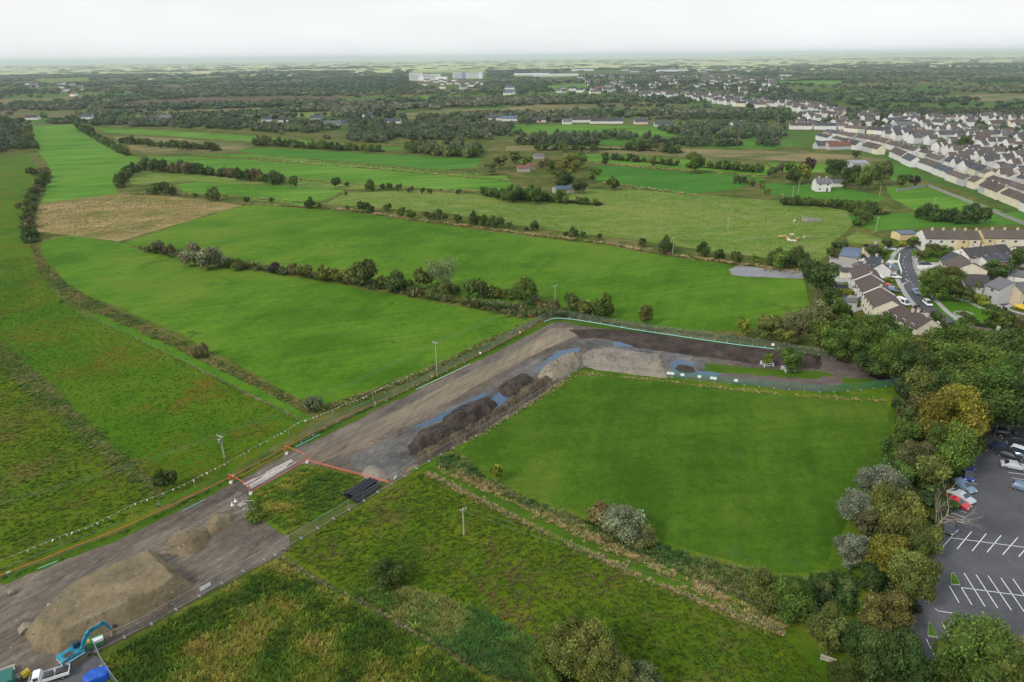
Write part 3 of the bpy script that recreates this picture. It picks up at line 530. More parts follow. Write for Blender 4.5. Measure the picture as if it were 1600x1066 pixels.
# ------------------------------------------------------------------ foliage
def unit(a): return a/np.maximum(1e-9, np.linalg.norm(a, axis=1, keepdims=True))
ICO = None
def ico(sub=1):
    bm = bmesh.new(); bmesh.ops.create_icosphere(bm, subdivisions=sub, radius=1); V = np.array([v.co[:] for v in bm.verts]); F = np.array([[v.index for v in f.verts] for f in bm.faces]); bm.free(); return V, F
ICO1 = ico(1); ICO2 = ico(2)
def leafmesh(name, seed, lobes, nleaf, size, mat, core=.72, up=.15, shape='round', spray=0):
    """lobes of leaf-sized faces; the result is 1 wide, 1 deep and 1 tall, standing on z = 0"""
    r = np.random.default_rng(seed); C = []; R = []
    for i in range(lobes):
        if shape == 'bush': a = r.uniform(0, 2*math.pi); q = math.sqrt(r.uniform(0, 1))*.36; z = .22+.48*r.uniform(0, 1)*(1-q*1.5); rad = r.uniform(.12, .26)
        elif shape == 'tall': a = r.uniform(0, 2*math.pi); z = r.uniform(.12, .86); q = .26*math.sqrt(r.uniform(0, 1))*(1-abs(z-.4)*1.1); rad = r.uniform(.14, .22)
        elif shape == 'spread': a = r.uniform(0, 2*math.pi); q = math.sqrt(r.uniform(0, 1))*.40; z = .50+.30*r.uniform(-1, 1)*(1-q); rad = r.uniform(.13, .22)
        else:
            d = r.normal(size=3); d /= np.linalg.norm(d); q3 = .40*r.uniform(.15, 1)**.5; C.append([d[0]*q3, d[1]*q3, .5+d[2]*q3*.95]); R.append(r.uniform(.11, .22)); continue
        C.append([math.cos(a)*q, math.sin(a)*q, z]); R.append(rad)
    C = np.array(C); R = np.array(R)
    k = r.choice(lobes, nleaf, p=R**2/np.sum(R**2)); d = unit(r.normal(size=(nleaf, 3))+np.array([0, 0, up]))
    sq = np.array([1, 1, .85]); rad = R[k]*(r.uniform(.62, 1.0, nleaf)**.5)*(1+.18*r.normal(size=nleaf))
    P = C[k]+d*sq*rad[:, None]
    lob = r.uniform(.62, 1.35, lobes)
    # drop most leaves buried inside another lobe
    D = np.linalg.norm((P[:, None, :]-C[None])/sq, axis=2)/R[None]; D[np.arange(nleaf), k] = 9
    keep = (D.min(1) > .72) | (r.uniform(size=nleaf) < .12); keep &= P[:, 2] > .0
    P = P[keep]; d = d[keep]; k = k[keep]; n = len(P)
    nrm = unit(d+r.normal(size=(n, 3))*.55); u = unit(np.cross(nrm, r.normal(size=(n, 3)))); v = np.cross(nrm, u)
    s = size*r.uniform(.6, 1.35, n)[:, None]
    Q = np.stack([P-u*s, P-v*s*.62+nrm*s*.12, P+u*s, P+v*s*.62+nrm*s*.12], 1).reshape(-1, 3)
    F = np.arange(4*n).reshape(-1, 4).tolist(); lv = np.repeat(lob[k]*r.uniform(.6, 1.4, n), 4)
    Vs = [Q]; LV = [lv]
    if core:
        iv, jf = ICO1
        for c, rr in zip(C, R):
            b = sum(len(x) for x in Vs); w = iv*rr*core*sq*(1+.25*r.normal(size=(len(iv), 1))*.6)+c; w[:, 2] = np.maximum(w[:, 2], .01); Vs.append(w); LV.append(np.full(len(iv), .75)); F += (jf+b).tolist()
    V = np.concatenate(Vs); lo = V.min(0); hi = V.max(0); c = (lo+hi)/2
    V[:, 0] = (V[:, 0]-c[0])/(hi[0]-lo[0]); V[:, 1] = (V[:, 1]-c[1])/(hi[1]-lo[1]); V[:, 2] = (V[:, 2]-lo[2])/(hi[2]-lo[2])
    m = mesh(name, V, F, mat); a = m.attributes.new('lv', 'FLOAT', 'POINT'); a.data.foreach_set('value', np.concatenate(LV).astype(np.float32)); return m
CR_BIG = [leafmesh('crown', 100+i, 26, 9500, .0235, M_LEAF) for i in range(4)]
CR_HUGE = [leafmesh('crown', 110+i, 34, 15000, .0165, M_LEAF) for i in range(2)]
CR_MED = [leafmesh('crown', 120+i, 17, 3000, .040, M_LEAF) for i in range(4)]
CR_SML = [leafmesh('crown', 140+i, 9, 520, .085, M_LEAF) for i in range(4)]
CR_TALL = [leafmesh('crown', 160+i, 18, 2600, .040, M_LEAF, shape='tall') for i in range(3)]
CR_SPREAD = [leafmesh('crown', 170+i, 22, 2600, .026, M_LEAF, core=0, shape='spread') for i in range(2)]
BU_BIG = [leafmesh('bush', 200+i, 24, 8000, .0235, M_LEAF, shape='bush') for i in range(3)]
BU_MED = [leafmesh('bush', 220+i, 12, 1100, .060, M_LEAF, shape='bush') for i in range(4)]
BU_SML = [leafmesh('bush', 240+i, 7, 260, .11, M_LEAF, shape='bush') for i in range(4)]
FAR_CR = [leafmesh('far_crown', 260+i, 6, 110, .15, M_LEAFI, shape='round' if i % 2 else 'bush', core=.9) for i in range(3)]
MID_CR = [leafmesh('mid_crown', 280+i, 11, 420, .085, M_LEAFI, shape='round' if i % 2 else 'bush', core=.85) for i in range(3)]
def trunk_mesh(seed, mat, limbs=6, top=.62, reach=.26, fine=0):
    r = random.Random(seed); b = MB(); p = Vector((0, 0, -.03)); n = 5; pts = [p]
    for i in range(n): p = p+Vector((r.uniform(-.02, .02), r.uniform(-.02, .02), (top+.03)/n)); pts.append(p)
    for i in range(n): b.bar(pts[i], pts[i+1], .030*(1-i/n*.6), 6, 0, .030*(1-(i+1)/n*.6))
    def limb(a, d, L, rad, dep):
        q = a
        for j in range(3):
            e = q+(d+Vector((r.uniform(-.25, .25), r.uniform(-.25, .25), .12))).normalized()*L/3; b.bar(q, e, rad*(1-j*.28), 4, 0, rad*(1-(j+1)*.28)); q = e
            if dep and j > 0:
                for _ in range(2): limb(q, (d+Vector((r.uniform(-1, 1), r.uniform(-1, 1), r.uniform(-.3, .8)))).normalized(), L*.55, rad*.45, dep-1)
    for i in range(limbs):
        a = pts[2+i % (n-1)]; an = i*2.4+r.random(); limb(a, Vector((math.cos(an), math.sin(an), r.uniform(.35, 1.0))).normalized(), reach*r.uniform(.9, 1.5), .014, fine)
    return b.mesh('trunk', [mat])
TRUNKS = [trunk_mesh(i, M_BARK) for i in range(4)]; BARES = [trunk_mesh(20+i, M_PALEBARK, 9, .6, .36, 2) for i in range(2)]
PALETTE = {'dark': (0.072, 0.115, 0.026), 'green': (0.105, 0.168, 0.028), 'bright': (0.145, 0.21, 0.034), 'olive': (0.155, 0.178, 0.04), 'grey': (0.21, 0.23, 0.13), 'silver': (0.225, 0.25, 0.16), 'gold': (0.205, 0.18, 0.024), 'brown': (0.17, 0.145, 0.06), 'copper': (0.07, 0.045, 0.042), 'lime': (0.2, 0.25, 0.03), 'hedge': (0.1, 0.135, 0.034), 'willow': (0.17, 0.195, 0.075)}
PR = random.Random(3)
def tint(c, v=.14):
    c = PALETTE[c] if isinstance(c, str) else c
    k = 1+PR.uniform(-v, v); h = PR.uniform(-.08, .08)
    return (c[0]*k*(1+h), c[1]*k, c[2]*k*(1-h), 1)
def place(px, py, wpx, hr, up):      # the point seen at the crown's middle -> ground position, width and height
    w = wpx*mpp(px, py)
    for _ in range(4): z = w*hr*up; w = wpx*mpp(px, py, z)
    p = G(px, py, w*hr*up); return Vector((p.x, p.y, 0)), w, w*hr
NT = [0]; TREES = []
def tree(px, py, wpx, col='green', hr=1.25, kind='auto', label=None, group=None, name='tree', bare=.0):
    NT[0] += 1; p, w, h = place(px, py, wpx, hr, .56)
    if kind == 'auto': kind = 'huge' if wpx > 84 and py > 700 else 'big' if wpx > 50 else ('med' if wpx > 22 else 'sml')
    T = {'huge': CR_HUGE, 'big': CR_BIG, 'med': CR_MED, 'sml': CR_SML, 'tall': CR_TALL, 'spread': CR_SPREAD}[kind]
    e = empty(name, p, PR.uniform(0, 6.28), label or 'leafy tree', 'tree', group)
    tr = obj('trunk', TRUNKS[NT[0] % 4], e); tr.scale = (h*.8, h*.8, h)
    b0 = .14 if kind != 'spread' else .3
    cr = obj('crown', T[NT[0] % len(T)], e, loc=(0, 0, h*b0)); cr.scale = (w, w*PR.uniform(.85, 1.1), h*(1-b0)); cr.color = tint(col)
    TREES.append((p.x, p.y, w/2)); return e
def bush(px, py, wpx, col='hedge', hr=.85, label=None, group=None, name='bush'):
    NT[0] += 1; p, w, h = place(px, py, wpx, hr, .45)
    T = BU_BIG if wpx > 44 else (BU_MED if wpx > 15 else BU_SML)
    o = obj(name, T[NT[0] % len(T)], None, loc=p, rz=PR.uniform(0, 6.28), label=label, cat='bush', group=group)
    o.scale = (w, w*PR.uniform(.85, 1.15), h); o.color = tint(col); TREES.append((p.x, p.y, w/2)); return o
# --- single trees and bushes near the camera, each with its own words
for a in [
 (605, 897, 56, 'dark', .85, 'dark rounded bush alone in the wild meadow'), (258, 752, 36, 'dark', .9, 'dark round bush beside the white bunting line'),
 (311, 548, 28, 'brown', .75, 'lone brownish bush on the ditch bank'), (490, 630, 34, 'willow', .75, 'pale straggly bush at the meadow corner by the rope fence'),
 (397, 806, 26, 'green', .8, 'green bush fenced in beside the soil heaps'), (775, 740, 26, 'lime', 1.15, 'small yellow-green sapling at the corner of the playing field'),
 (975, 818, 78, 'grey', .75, 'big grey-leaved willow bush on the bank of the playing field'), (1003, 838, 46, 'willow', .7, 'lower olive-grey bush growing against the big grey willow'), (938, 800, 40, 'brown', .8, 'twiggy brown-grey bush on the near side of the big grey willow'),
 (1190, 922, 66, 'olive', .9, 'olive green bush on the ditch bank near the pole line'), (1238, 938, 72, 'green', .9, 'larger green bush beside the olive bush on the ditch bank'),
 (50, 268, 14, 'hedge', .9, 'dark bush beside the narrow bright field'), (28, 322, 11, 'brown', .7, 'small brownish bush in the rough pasture'), (94, 471, 7, 'lime', .9, 'tiny yellow bush by the ditch bend')]:
    bush(*a[:5], label=a[5])
for a in [
 (900, 1012, 92, 'olive', 1.1, 'broad olive tree at the bottom edge of the meadow'), (950, 1040, 88, 'olive', 1.05, 'second olive tree crowding the broad one at the bottom edge'), (855, 1042, 62, 'green', 1.0, 'darker green tree left of the olive trees at the bottom edge'), (1000, 1066, 60, 'willow', 1.0, 'greyer tree right of the olive trees at the bottom edge'), (945, 1005, 34, 'bright', 1.2, 'slender light green sapling top behind the olive trees'),
 (1300, 985, 68, 'olive', 1.15, 'round olive-green tree beside the bench'), (1385, 962, 70, (.155, .150, .045), 1.15, 'brown-tinged tree between car park and pole'), (1345, 1010, 58, 'dark', 1.1, 'dark green tree behind the utility pole'), (1395, 1035, 96, 'dark', 1.0, 'dark leafy tree at the bottom edge by the pole'), (1330, 1062, 60, 'dark', 1.0, 'low dark tree in the bottom shrubbery'), (1448, 1062, 60, 'green', .9, 'dark green tree in the bottom shrubbery beside the bays'),
 (1548, 1036, 130, 'green', 1.0, 'largest green tree at the bottom covering the parking bays'), (1590, 1068, 110, 'olive', 1.0, 'olive green tree in the bottom corner'), (1492, 1062, 70, 'dark', .9, 'dark tree at the foot of the largest bottom tree'),
 (1330, 856, 58, 'silver', 1.0, 'pale silver willow jutting into the playing field'), (1385, 868, 62, 'gold', 1.1, 'golden yellow tree among the willows'), (1424, 900, 72, 'olive', 1.3, 'tall olive tree at the edge of the parking bays'), (1365, 905, 40, 'dark', 1.1, 'dark tree below the golden one'),
 (1376, 755, 66, 'silver', 1.0, 'silver-leaved willow on the edge of the playing field'), (1344, 792, 60, 'silver', 1.0, 'paler silver willow below the first one'), (1360, 812, 50, (.15, .14, .06), 1.0, 'brown tree between two silver willows'), (1405, 800, 84, 'olive', 1.05, 'broad yellow-green tree beside the bare tree'), (1440, 835, 60, 'olive', 1.2, 'olive tree behind the bare pale tree'), (1398, 742, 50, 'green', 1.1, 'green tree behind the silver willow'),
 (1490, 648, 96, 'gold', 1.05, 'big golden autumn tree in the belt by the car park'), (1460, 672, 50, 'olive', 1.1, 'olive tree at the foot of the golden autumn tree'), (1534, 622, 92, 'green', 1.1, 'big grey-green tree behind the golden autumn tree'), (1560, 600, 60, 'green', 1.1, 'green tree above the car park'), (1486, 700, 74, 'green', 1.2, 'tall green tree leaning over the parked blue car'), (1520, 690, 40, 'olive', 1.1, 'small olive tree at the car park corner'),
 (1432, 715, 56, (.14, .145, .05), 1.1, 'brownish tree in the belt below the golden tree'), (1455, 735, 50, 'olive', 1.1, 'olive tree in the belt above the bare tree'), (1412, 678, 36, 'green', 1.5, 'narrow green tree on the edge of the playing field'), (1396, 695, 36, 'green', 1.3, 'small green tree on the field edge'), (1420, 660, 34, 'dark', 1.5, 'dark slim tree in the belt'),
 (1282, 432, 48, 'dark', 1.25, 'dark tall tree at the corner of the estate'), (1262, 418, 28, 'dark', 1.0, 'dark bushy tree beside the gravel patch'),
 (1300, 462, 30, 'dark', 1.1, 'dark garden tree behind the sheds'), (1312, 480, 30, 'green', 1.1, 'garden boundary tree below the sheds'),
 (1163, 509, 25, 'lime', 1.45, 'slim yellow-green tree behind the netting fence'), (1200, 512, 40, 'olive', 1.05, 'light tree with bare twigs behind the netting fence'), (1245, 506, 52, 'willow', 1.0, 'light green willow in the meadow corner'), (1275, 488, 46, 'willow', .95, 'pale willow in the meadow corner by the gardens'), (1228, 522, 34, 'olive', .9, 'low olive tree behind the netting fence'), (1285, 520, 44, 'green', 1.0, 'green tree behind the netting fence'),
 (1010, 489, 25, 'olive', 1.45, 'single slim tree at the corner of the netting fence'),
 (1200, 561, 15, 'lime', 1.5, 'slim yellow-green sapling inside a white guard'), (1238, 562, 34, 'green', 1.1, 'round young tree inside a white guard'),
 (1326, 516, 50, 'green', 1.0, None), (1366, 511, 56, 'green', 1.0, None), (1345, 535, 62, 'green', 1.1, None), (1399, 524, 50, 'dark', 1.0, None), (1388, 548, 62, 'green', 1.1, None), (1424, 541, 50, 'green', 1.0, None), (1310, 535, 46, 'green', 1.1, None), (1420, 560, 54, 'dark', 1.1, None), (1447, 550, 50, 'olive', 1.0, None), (1360, 565, 44, 'dark', 1.0, None),
 (1487, 541, 78, 'green', .95, None), (1522, 552, 70, 'green', .95, None), (1560, 548, 76, 'dark', 1.0, None), (1598, 556, 76, 'green', 1.0, None), (1500, 572, 82, 'bright', 1.0, None), (1455, 575, 60, 'dark', 1.1, None), (1550, 582, 76, 'green', 1.0, None), (1592, 590, 76, 'green', 1.1, None), (1475, 610, 64, 'dark', 1.1, None), (1585, 628, 76, 'dark', 1.1, None), (1440, 605, 40, 'olive', 1.6, None), (1430, 640, 34, 'brown', 1.7, None), (1630, 575, 80, 'dark', 1.1, None), (1635, 620, 90, 'dark', 1.1, None), (1405, 575, 40, 'dark', 1.0, None), (1460, 640, 50, 'dark', 1.1, None), (1445, 665, 40, 'dark', 1.2, None)]:
    tree(*a[:3], col=a[3], hr=a[4], label=a[5] or {'dark': 'dark green tree in the wood', 'green': 'mid green tree in the wood', 'olive': 'olive tree in the wood', 'bright': 'light green dome-shaped tree in the wood', 'brown': 'brown thin-leaved tree in the wood'}[a[3]]+' between estate and playing field', group='trees of the wood between estate and playing field' if not a[5] else None)
e = empty('bare_tree', G(1452, 836), .6, 'bare pale dead tree leaning over the parking bays', 'tree'); o = obj('trunk', BARES[0], e); o.scale = (7.2, 7.2, 7.5)
p = G(1470, 818); e.rotation_euler = (.25, .35, .4)
# --- hedge between the two mown meadows
H1 = [(245, 386, 22, 'willow'), (262, 390, 20, 'brown'), (298, 398, 36, 'grey'), (331, 403, 38, 'grey'), (358, 411, 18, 'olive'), (373, 414, 22, 'olive'), (428, 418, 19, 'copper'), (457, 418, 15, 'brown'), (476, 424, 26, 'olive'), (508, 426, 30, 'olive'), (524, 430, 24, 'olive'), (542, 430, 24, 'olive'), (571, 428, 44, 'hedge'), (600, 438, 24, 'olive'), (617, 440, 36, 'hedge'), (636, 446, 28, 'dark'), (662, 437, 36, 'olive'), (684, 452, 24, 'olive'), (698, 450, 30, 'olive'), (713, 452, 16, 'brown'), (742, 452, 36, 'hedge'), (762, 453, 30, 'hedge'), (780, 458, 24, 'olive'), (797, 460, 22, 'green'), (822, 457, 50, 'green'), (846, 474, 24, 'brown'), (862, 478, 26, 'brown'), (895, 472, 30, 'hedge'), (915, 482, 30, 'olive'), (942, 479, 42, 'green'), (880, 486, 18, 'olive')]
big1 = {571: 'largest dark dome-shaped bush in the hedge between the meadows', 822: 'tallest leafy bush of the hedge near the netting fence corner', 428: 'small purple-dark bush at the thin end of the meadow hedge', 298: 'grey-leaved bush in the meadow hedge, first of two', 331: 'grey-leaved bush in the meadow hedge, second of two'}
for x, y, wd, c in H1: bush(x, y, wd, c, .95 if wd > 28 else .8, big1.get(x, {'olive': 'olive', 'hedge': 'dark green', 'dark': 'dark', 'brown': 'brownish', 'green': 'green', 'willow': 'pale', 'grey': 'grey', 'copper': 'purple'}[c]+' bush in the hedge between the two mown meadows'), 'bushes of the hedge between the meadows')
e = tree(692, 426, 58, 'willow', 1.0, 'spread', 'wide thin-crowned tree with pale bare branches in the meadow hedge')
o = obj('branches', BARES[1], e); o.scale = (9, 9, 10)
# --- hedge on the far side of the upper meadow
H2 = [(424, 313, 9), (484, 317, 17), (497, 321, 10), (542, 325, 7), (566, 324, 18), (578, 325, 16), (605, 324, 13), (627, 332, 15), (643, 336, 15), (667, 337, 14), (683, 335, 17), (694, 339, 13), (715, 342, 14), (742, 341, 22), (757, 345, 20), (769, 347, 18), (780, 348, 18), (795, 352, 12), (822, 357, 9), (835, 352, 17), (884, 366, 9), (897, 362, 16), (911, 367, 11), (937, 370, 10), (1004, 379, 15), (1041, 383, 27), (1099, 390, 23), (1124, 398, 19), (1151, 404, 20), (1180, 406, 14), (1205, 404, 22), (1222, 406, 30), (1240, 406, 26), (1255, 404, 20)]
for x, y, wd in H2: bush(x, y, wd, PR.choice(['hedge', 'dark', 'green', 'hedge']), 1.0, 'dark bush in the thin hedge beyond the upper meadow', 'bushes of the thin far meadow hedge')
# --- hedgerows of the middle distance, bush after bush along a line
def hedge(pts, gap, wlo, whi, label, group, cols=('hedge', 'dark', 'green', 'hedge', 'olive'), hr=(.75, 1.1), seed=0, miss=0., jit=2.):
    r = random.Random(seed+int(pts[0][0])); acc = 0
    for i in range(len(pts)-1):
        (x0, y0), (x1, y1) = pts[i], pts[i+1]; L_ = math.hypot(x1-x0, y1-y0); s = acc
        while s < L_:
            t = s/L_; wd = r.uniform(wlo, whi)
            if r.random() > miss: bush(x0+(x1-x0)*t, y0+(y1-y0)*t-wd*.3+r.uniform(-jit, jit)*.4, wd, r.choice(cols), r.uniform(*hr), label, group)
            s += gap*r.uniform(.75, 1.3)
        acc = s-L_
hedge([(42, 205), (52, 228), (60, 240)], 7, 9, 14, 'dark bush on the left edge of the long narrow field', 'bushes left of the narrow field')
hedge([(70, 275), (62, 292), (52, 308), (46, 325), (44, 345), (46, 370), (52, 382)], 9, 9, 17, 'bush along the ditch between rough pasture and tawny field', 'bushes along the ditch', ('hedge', 'brown', 'olive', 'dark'))
hedge([(122, 200), (150, 214), (168, 226), (184, 236), (200, 243)], 7, 8, 14, 'bush on the slanting hedge right of the long narrow field', 'bushes right of the narrow field')
hedge([(186, 288), (196, 275), (215, 264)], 9, 15, 20, 'dark bush at the bend of the dark hedge row', 'bushes at the bend of the dark hedge row', ('dark', 'hedge'))
hedge([(228, 262), (262, 266), (300, 268), (345, 274), (400, 280), (440, 283)], 13, 14, 21, 'dark bush in the dark hedge row below the strip field', 'bushes of the dark hedge row', ('dark', 'hedge', 'dark', 'brown'))
hedge([(240, 300), (275, 302)], 11, 14, 20, 'dark bush in the short clump beside the tawny field', 'bushes of the short clump', ('dark', 'hedge'))
for a in [(305, 305, 7), (331, 304, 20), (385, 313, 9), (412, 280, 14), (431, 278, 22), (457, 283, 16), (525, 286, 16), (543, 288, 9), (577, 290, 18), (598, 292, 9), (609, 291, 10), (623, 293, 12), (641, 296, 10), (660, 298, 9), (672, 299, 9), (716, 300, 9), (540, 302, 7)]: bush(*a, PR.choice(['hedge', 'dark', 'green']), 1.0, 'dark bush dotted along the strip fields', 'bushes dotted along the strip fields')
hedge([(758, 304), (790, 310), (830, 312), (880, 314)], 10, 15, 24, 'green bush in the thick hedge before the spinney', 'bushes of the thick hedge', ('green', 'dark', 'green'))
hedge([(905, 316), (940, 320)], 12, 9, 14, 'low bush trailing off the thick hedge', 'low bushes off the thick hedge')
# spinney round the old sheds
for a in [(885, 258, 44, 'olive', 1.0, 'broad yellow-green tree in the spinney'), (905, 250, 26, 'green', 1.0, 'dark tree behind the broad spinney tree'), (870, 262, 30, 'green', 1.0, 'green tree in the spinney'), (882, 280, 34, 'dark', .9, 'dark tree at the foot of the spinney'), (905, 288, 28, 'hedge', .9, 'greyish tree at the lower end of the spinney'), (927, 272, 22, 'green', 1.0, 'round tree just right of the spinney'), (957, 285, 22, 'green', 1.0, 'leafy tree alone in the pale pasture'), (962, 289, 16, 'dark', .9, 'smaller dark tree touching the lone pasture tree'),
          (805, 245, 22, 'olive', .9, 'tree at the left end of the spinney'), (820, 252, 22, 'green', .9, 'tree beside the red shed roofs'), (780, 252, 26, 'olive', .8, 'low wide tree left of the red sheds'), (765, 262, 24, 'willow', .8, 'pale tree left of the red sheds, lower one'), (800, 300, 30, 'green', 1.0, 'leafy tree left in the thick hedge'), (835, 302, 30, 'green', 1.0, 'leafy tree right in the thick hedge beside the blue roof'), (850, 255, 20, 'brown', .9, 'brown tree above the red sheds'),
          (1087, 252, 32, 'green', 1.0, 'round tree standing alone on the far field edge'), (946, 251, 12, 'dark', 1.2, 'dark small tree left of the far field edge'), (1020, 253, 14, 'olive', 1.1, 'small olive tree on the far field edge'),
          (1238, 262, 20, 'green', 1.1, 'green tree left of the farmhouse'), (1258, 268, 22, 'lime', 1.3, 'bright green tree against the farmhouse'), (1262, 258, 24, 'copper', 1.1, 'copper-leaved tree beside the farmhouse'), (1240, 274, 24, 'dark', 1.0, 'dark tree left of the bright green one'), (1305, 262, 30, 'dark', 1.0, 'dark tree behind the farmhouse'), (1330, 272, 28, 'dark', 1.1, 'dark tree right of the farmhouse'), (1353, 275, 27, 'bright', 1.35, 'tall light green poplar right of the farmhouse'), (1380, 268, 27, 'hedge', 1.25, 'tall grey-green tree behind the poplar'), (1218, 262, 14, 'brown', 1.3, 'thin brown tree at the end of the farm trees'), (1207, 268, 18, 'hedge', .9, 'bushy tree at the far end of the farm trees'), (1320, 288, 13, 'green', 1.0, 'clipped round shrub in front of the farmhouse'), (1410, 281, 22, 'dark', .8, 'dark tree at the corner of the small paddock'), (1430, 282, 14, 'copper', 1.2, 'copper tree at the corner of the small paddock'), (1338, 240, 14, 'dark', .8, 'dark bush tree above the grey barn'),
          (1465, 440, 54, 'green', .85, 'broad tree on the estate lawn, left half'), (1478, 436, 52, 'olive', .95, 'olive tree with pale trunk on the estate lawn'), (1500, 458, 32, 'hedge', .7, 'dark shrub tree by the lane bend'), (1563, 497, 40, 'green', .95, 'dark green rounded tree on the green'), (1513, 500, 24, 'green', .8, 'small round tree by the flower bed'), (1590, 505, 30, 'brown', .9, 'brown bush tree at the right edge of the green'),
          (1430, 378, 22, 'green', .7, 'dark tree on the corner before the cream terrace'), (1455, 388, 24, 'olive', .8, 'olive garden tree in the walled garden'), (1475, 392, 24, 'green', .8, 'green garden tree in the walled garden'), (1388, 382, 16, 'dark', .9, 'dark tree beside the brown bungalow'), (1365, 394, 26, 'dark', .7, 'dark garden shrub tree above the slate roof'), (1378, 396, 20, 'green', .7, 'green garden shrub tree above the slate roof'), (1555, 420, 40, 'dark', .7, 'dark evergreen mass behind the white bungalow'), (1595, 402, 30, 'dark', 1.0, 'dark evergreen tree at the frame edge behind the white bungalow'), (1310, 385, 24, 'hedge', .8, 'grey-green tree at the pasture corner behind the sheds'), (1300, 395, 16, 'hedge', .9, 'low tree at the pasture corner'), (1505, 225, 26, 'dark', .9, 'dark tree among the town houses')]:
    tree(*a[:3], col=a[3], hr=a[4], label=a[5])
hedge([(1225, 318), (1260, 320), (1290, 322)], 12, 12, 18, 'dark bush in the hedge below the farmhouse field', 'bushes below the farmhouse field', ('dark', 'hedge'))
hedge([(1300, 322), (1350, 328), (1380, 335)], 12, 11, 18, 'bush in the scrubby hedge by the lane poles', 'bushes of the scrubby hedge')
hedge([(1335, 330), (1360, 345), (1340, 352)], 12, 14, 22, 'rounded scrub bush near the stone ruin', 'scrub bushes near the stone ruin', ('hedge', 'green'))
hedge([(1440, 338), (1500, 345)], 13, 16, 24, 'dark bush behind the cream terrace', 'bushes behind the terrace', ('dark', 'hedge'))
hedge([(1515, 343), (1550, 345)], 22, 20, 30, 'big dark bush behind the far terrace', 'big bushes behind the far terrace', ('dark',))
hedge([(1215, 403), (1258, 408)], 14, 18, 28, 'dense low bush beside the gravel patch', 'bushes beside the gravel patch', ('hedge', 'olive'))
hedge([(945, 247), (1000, 252), (1060, 258)], 13, 9, 14, 'bush in the hedge of the far light green field', 'bushes of the far light field', seed=3)
hedge([(1110, 260), (1150, 264), (1190, 268)], 13, 9, 14, 'bush in the hedge right of the lone round tree', 'bushes right of the lone round tree', seed=4)
hedge([(985, 232), (1065, 238)], 12, 13, 19, 'bush in the hedge across the tawny strip', 'bushes across the tawny strip', seed=5)
hedge([(840, 234), (930, 236)], 15, 11, 17, 'bush in the broken hedge left of the tawny strip', 'bushes left of the tawny strip', seed=6)
hedge([(1150, 285), (1190, 292), (1200, 305)], 13, 10, 18, 'bush at the corner of the deep green field', 'bushes at the corner of the deep green field', ('hedge', 'olive', 'brown'))
hedge([(640, 236), (690, 240), (740, 244)], 8, 14, 22, 'willow bush in the thick row behind the strip field', 'willow bushes behind the strip field', ('green', 'willow', 'green'), seed=8)
hedge([(400, 225), (440, 226), (480, 230), (540, 234), (600, 236)], 11, 10, 17, 'bush in the upper hedge of the strip fields', 'bushes of the upper strip hedge', seed=9)
hedge([(190, 222), (240, 228), (290, 232), (345, 234)], 10, 8, 15, 'bush in the broken hedge across the tawny scrub', 'bushes across the tawny scrub', seed=10)

# ------------------------------------------------------------------ scattered masses (one object each)
def scatter(name, proto, P, sc, rz, tn, label, cat=None, kind='stuff'):
    n = len(P); m = bpy.data.meshes.new(name); m.vertices.add(n); m.vertices.foreach_set('co', np.asarray(P, np.float32).ravel())
    a = m.attributes.new('sc', 'FLOAT_VECTOR', 'POINT'); a.data.foreach_set('vector', np.asarray(sc, np.float32).ravel())
    a = m.attributes.new('rz', 'FLOAT_VECTOR', 'POINT'); r = np.zeros((n, 3), np.float32); r[:, 2] = rz; a.data.foreach_set('vector', r.ravel())
    a = m.attributes.new('tint', 'FLOAT_COLOR', 'POINT'); c = np.ones((n, 4), np.float32); c[:, :3] = tn; a.data.foreach_set('color', c.ravel())
    o = obj(name, m, None, label=label, kind=kind)
    if cat: o['category'] = cat
    g = bpy.data.node_groups.new(name, 'GeometryNodeTree'); g.interface.new_socket('Geometry', in_out='INPUT', socket_type='NodeSocketGeometry'); g.interface.new_socket('Geometry', in_out='OUTPUT', socket_type='NodeSocketGeometry')
    A = g.nodes.new; gi = A('NodeGroupInput'); go = A('NodeGroupOutput'); mp = A('GeometryNodeMeshToPoints'); ip = A('GeometryNodeInstanceOnPoints'); oi = A('GeometryNodeObjectInfo')
    oi.inputs['Object'].default_value = proto; oi.inputs['As Instance'].default_value = True
    def attr(nm):
        x = A('GeometryNodeInputNamedAttribute'); x.data_type = 'FLOAT_VECTOR'; x.inputs[0].default_value = nm; return x.outputs[0]
    l = g.links.new; l(gi.outputs[0], mp.inputs[0]); l(mp.outputs[0], ip.inputs['Points']); l(oi.outputs['Geometry'], ip.inputs['Instance']); l(attr('rz'), ip.inputs['Rotation']); l(attr('sc'), ip.inputs['Scale']); l(ip.outputs[0], go.inputs[0])
    o.modifiers.new('scatter', 'NODES').node_group = g; return o
def proto(name, m): return bpy.data.objects.new(name, m)
PF = [proto('far_crown', m) for m in FAR_CR]; PM = [proto('mid_crown', m) for m in MID_CR]
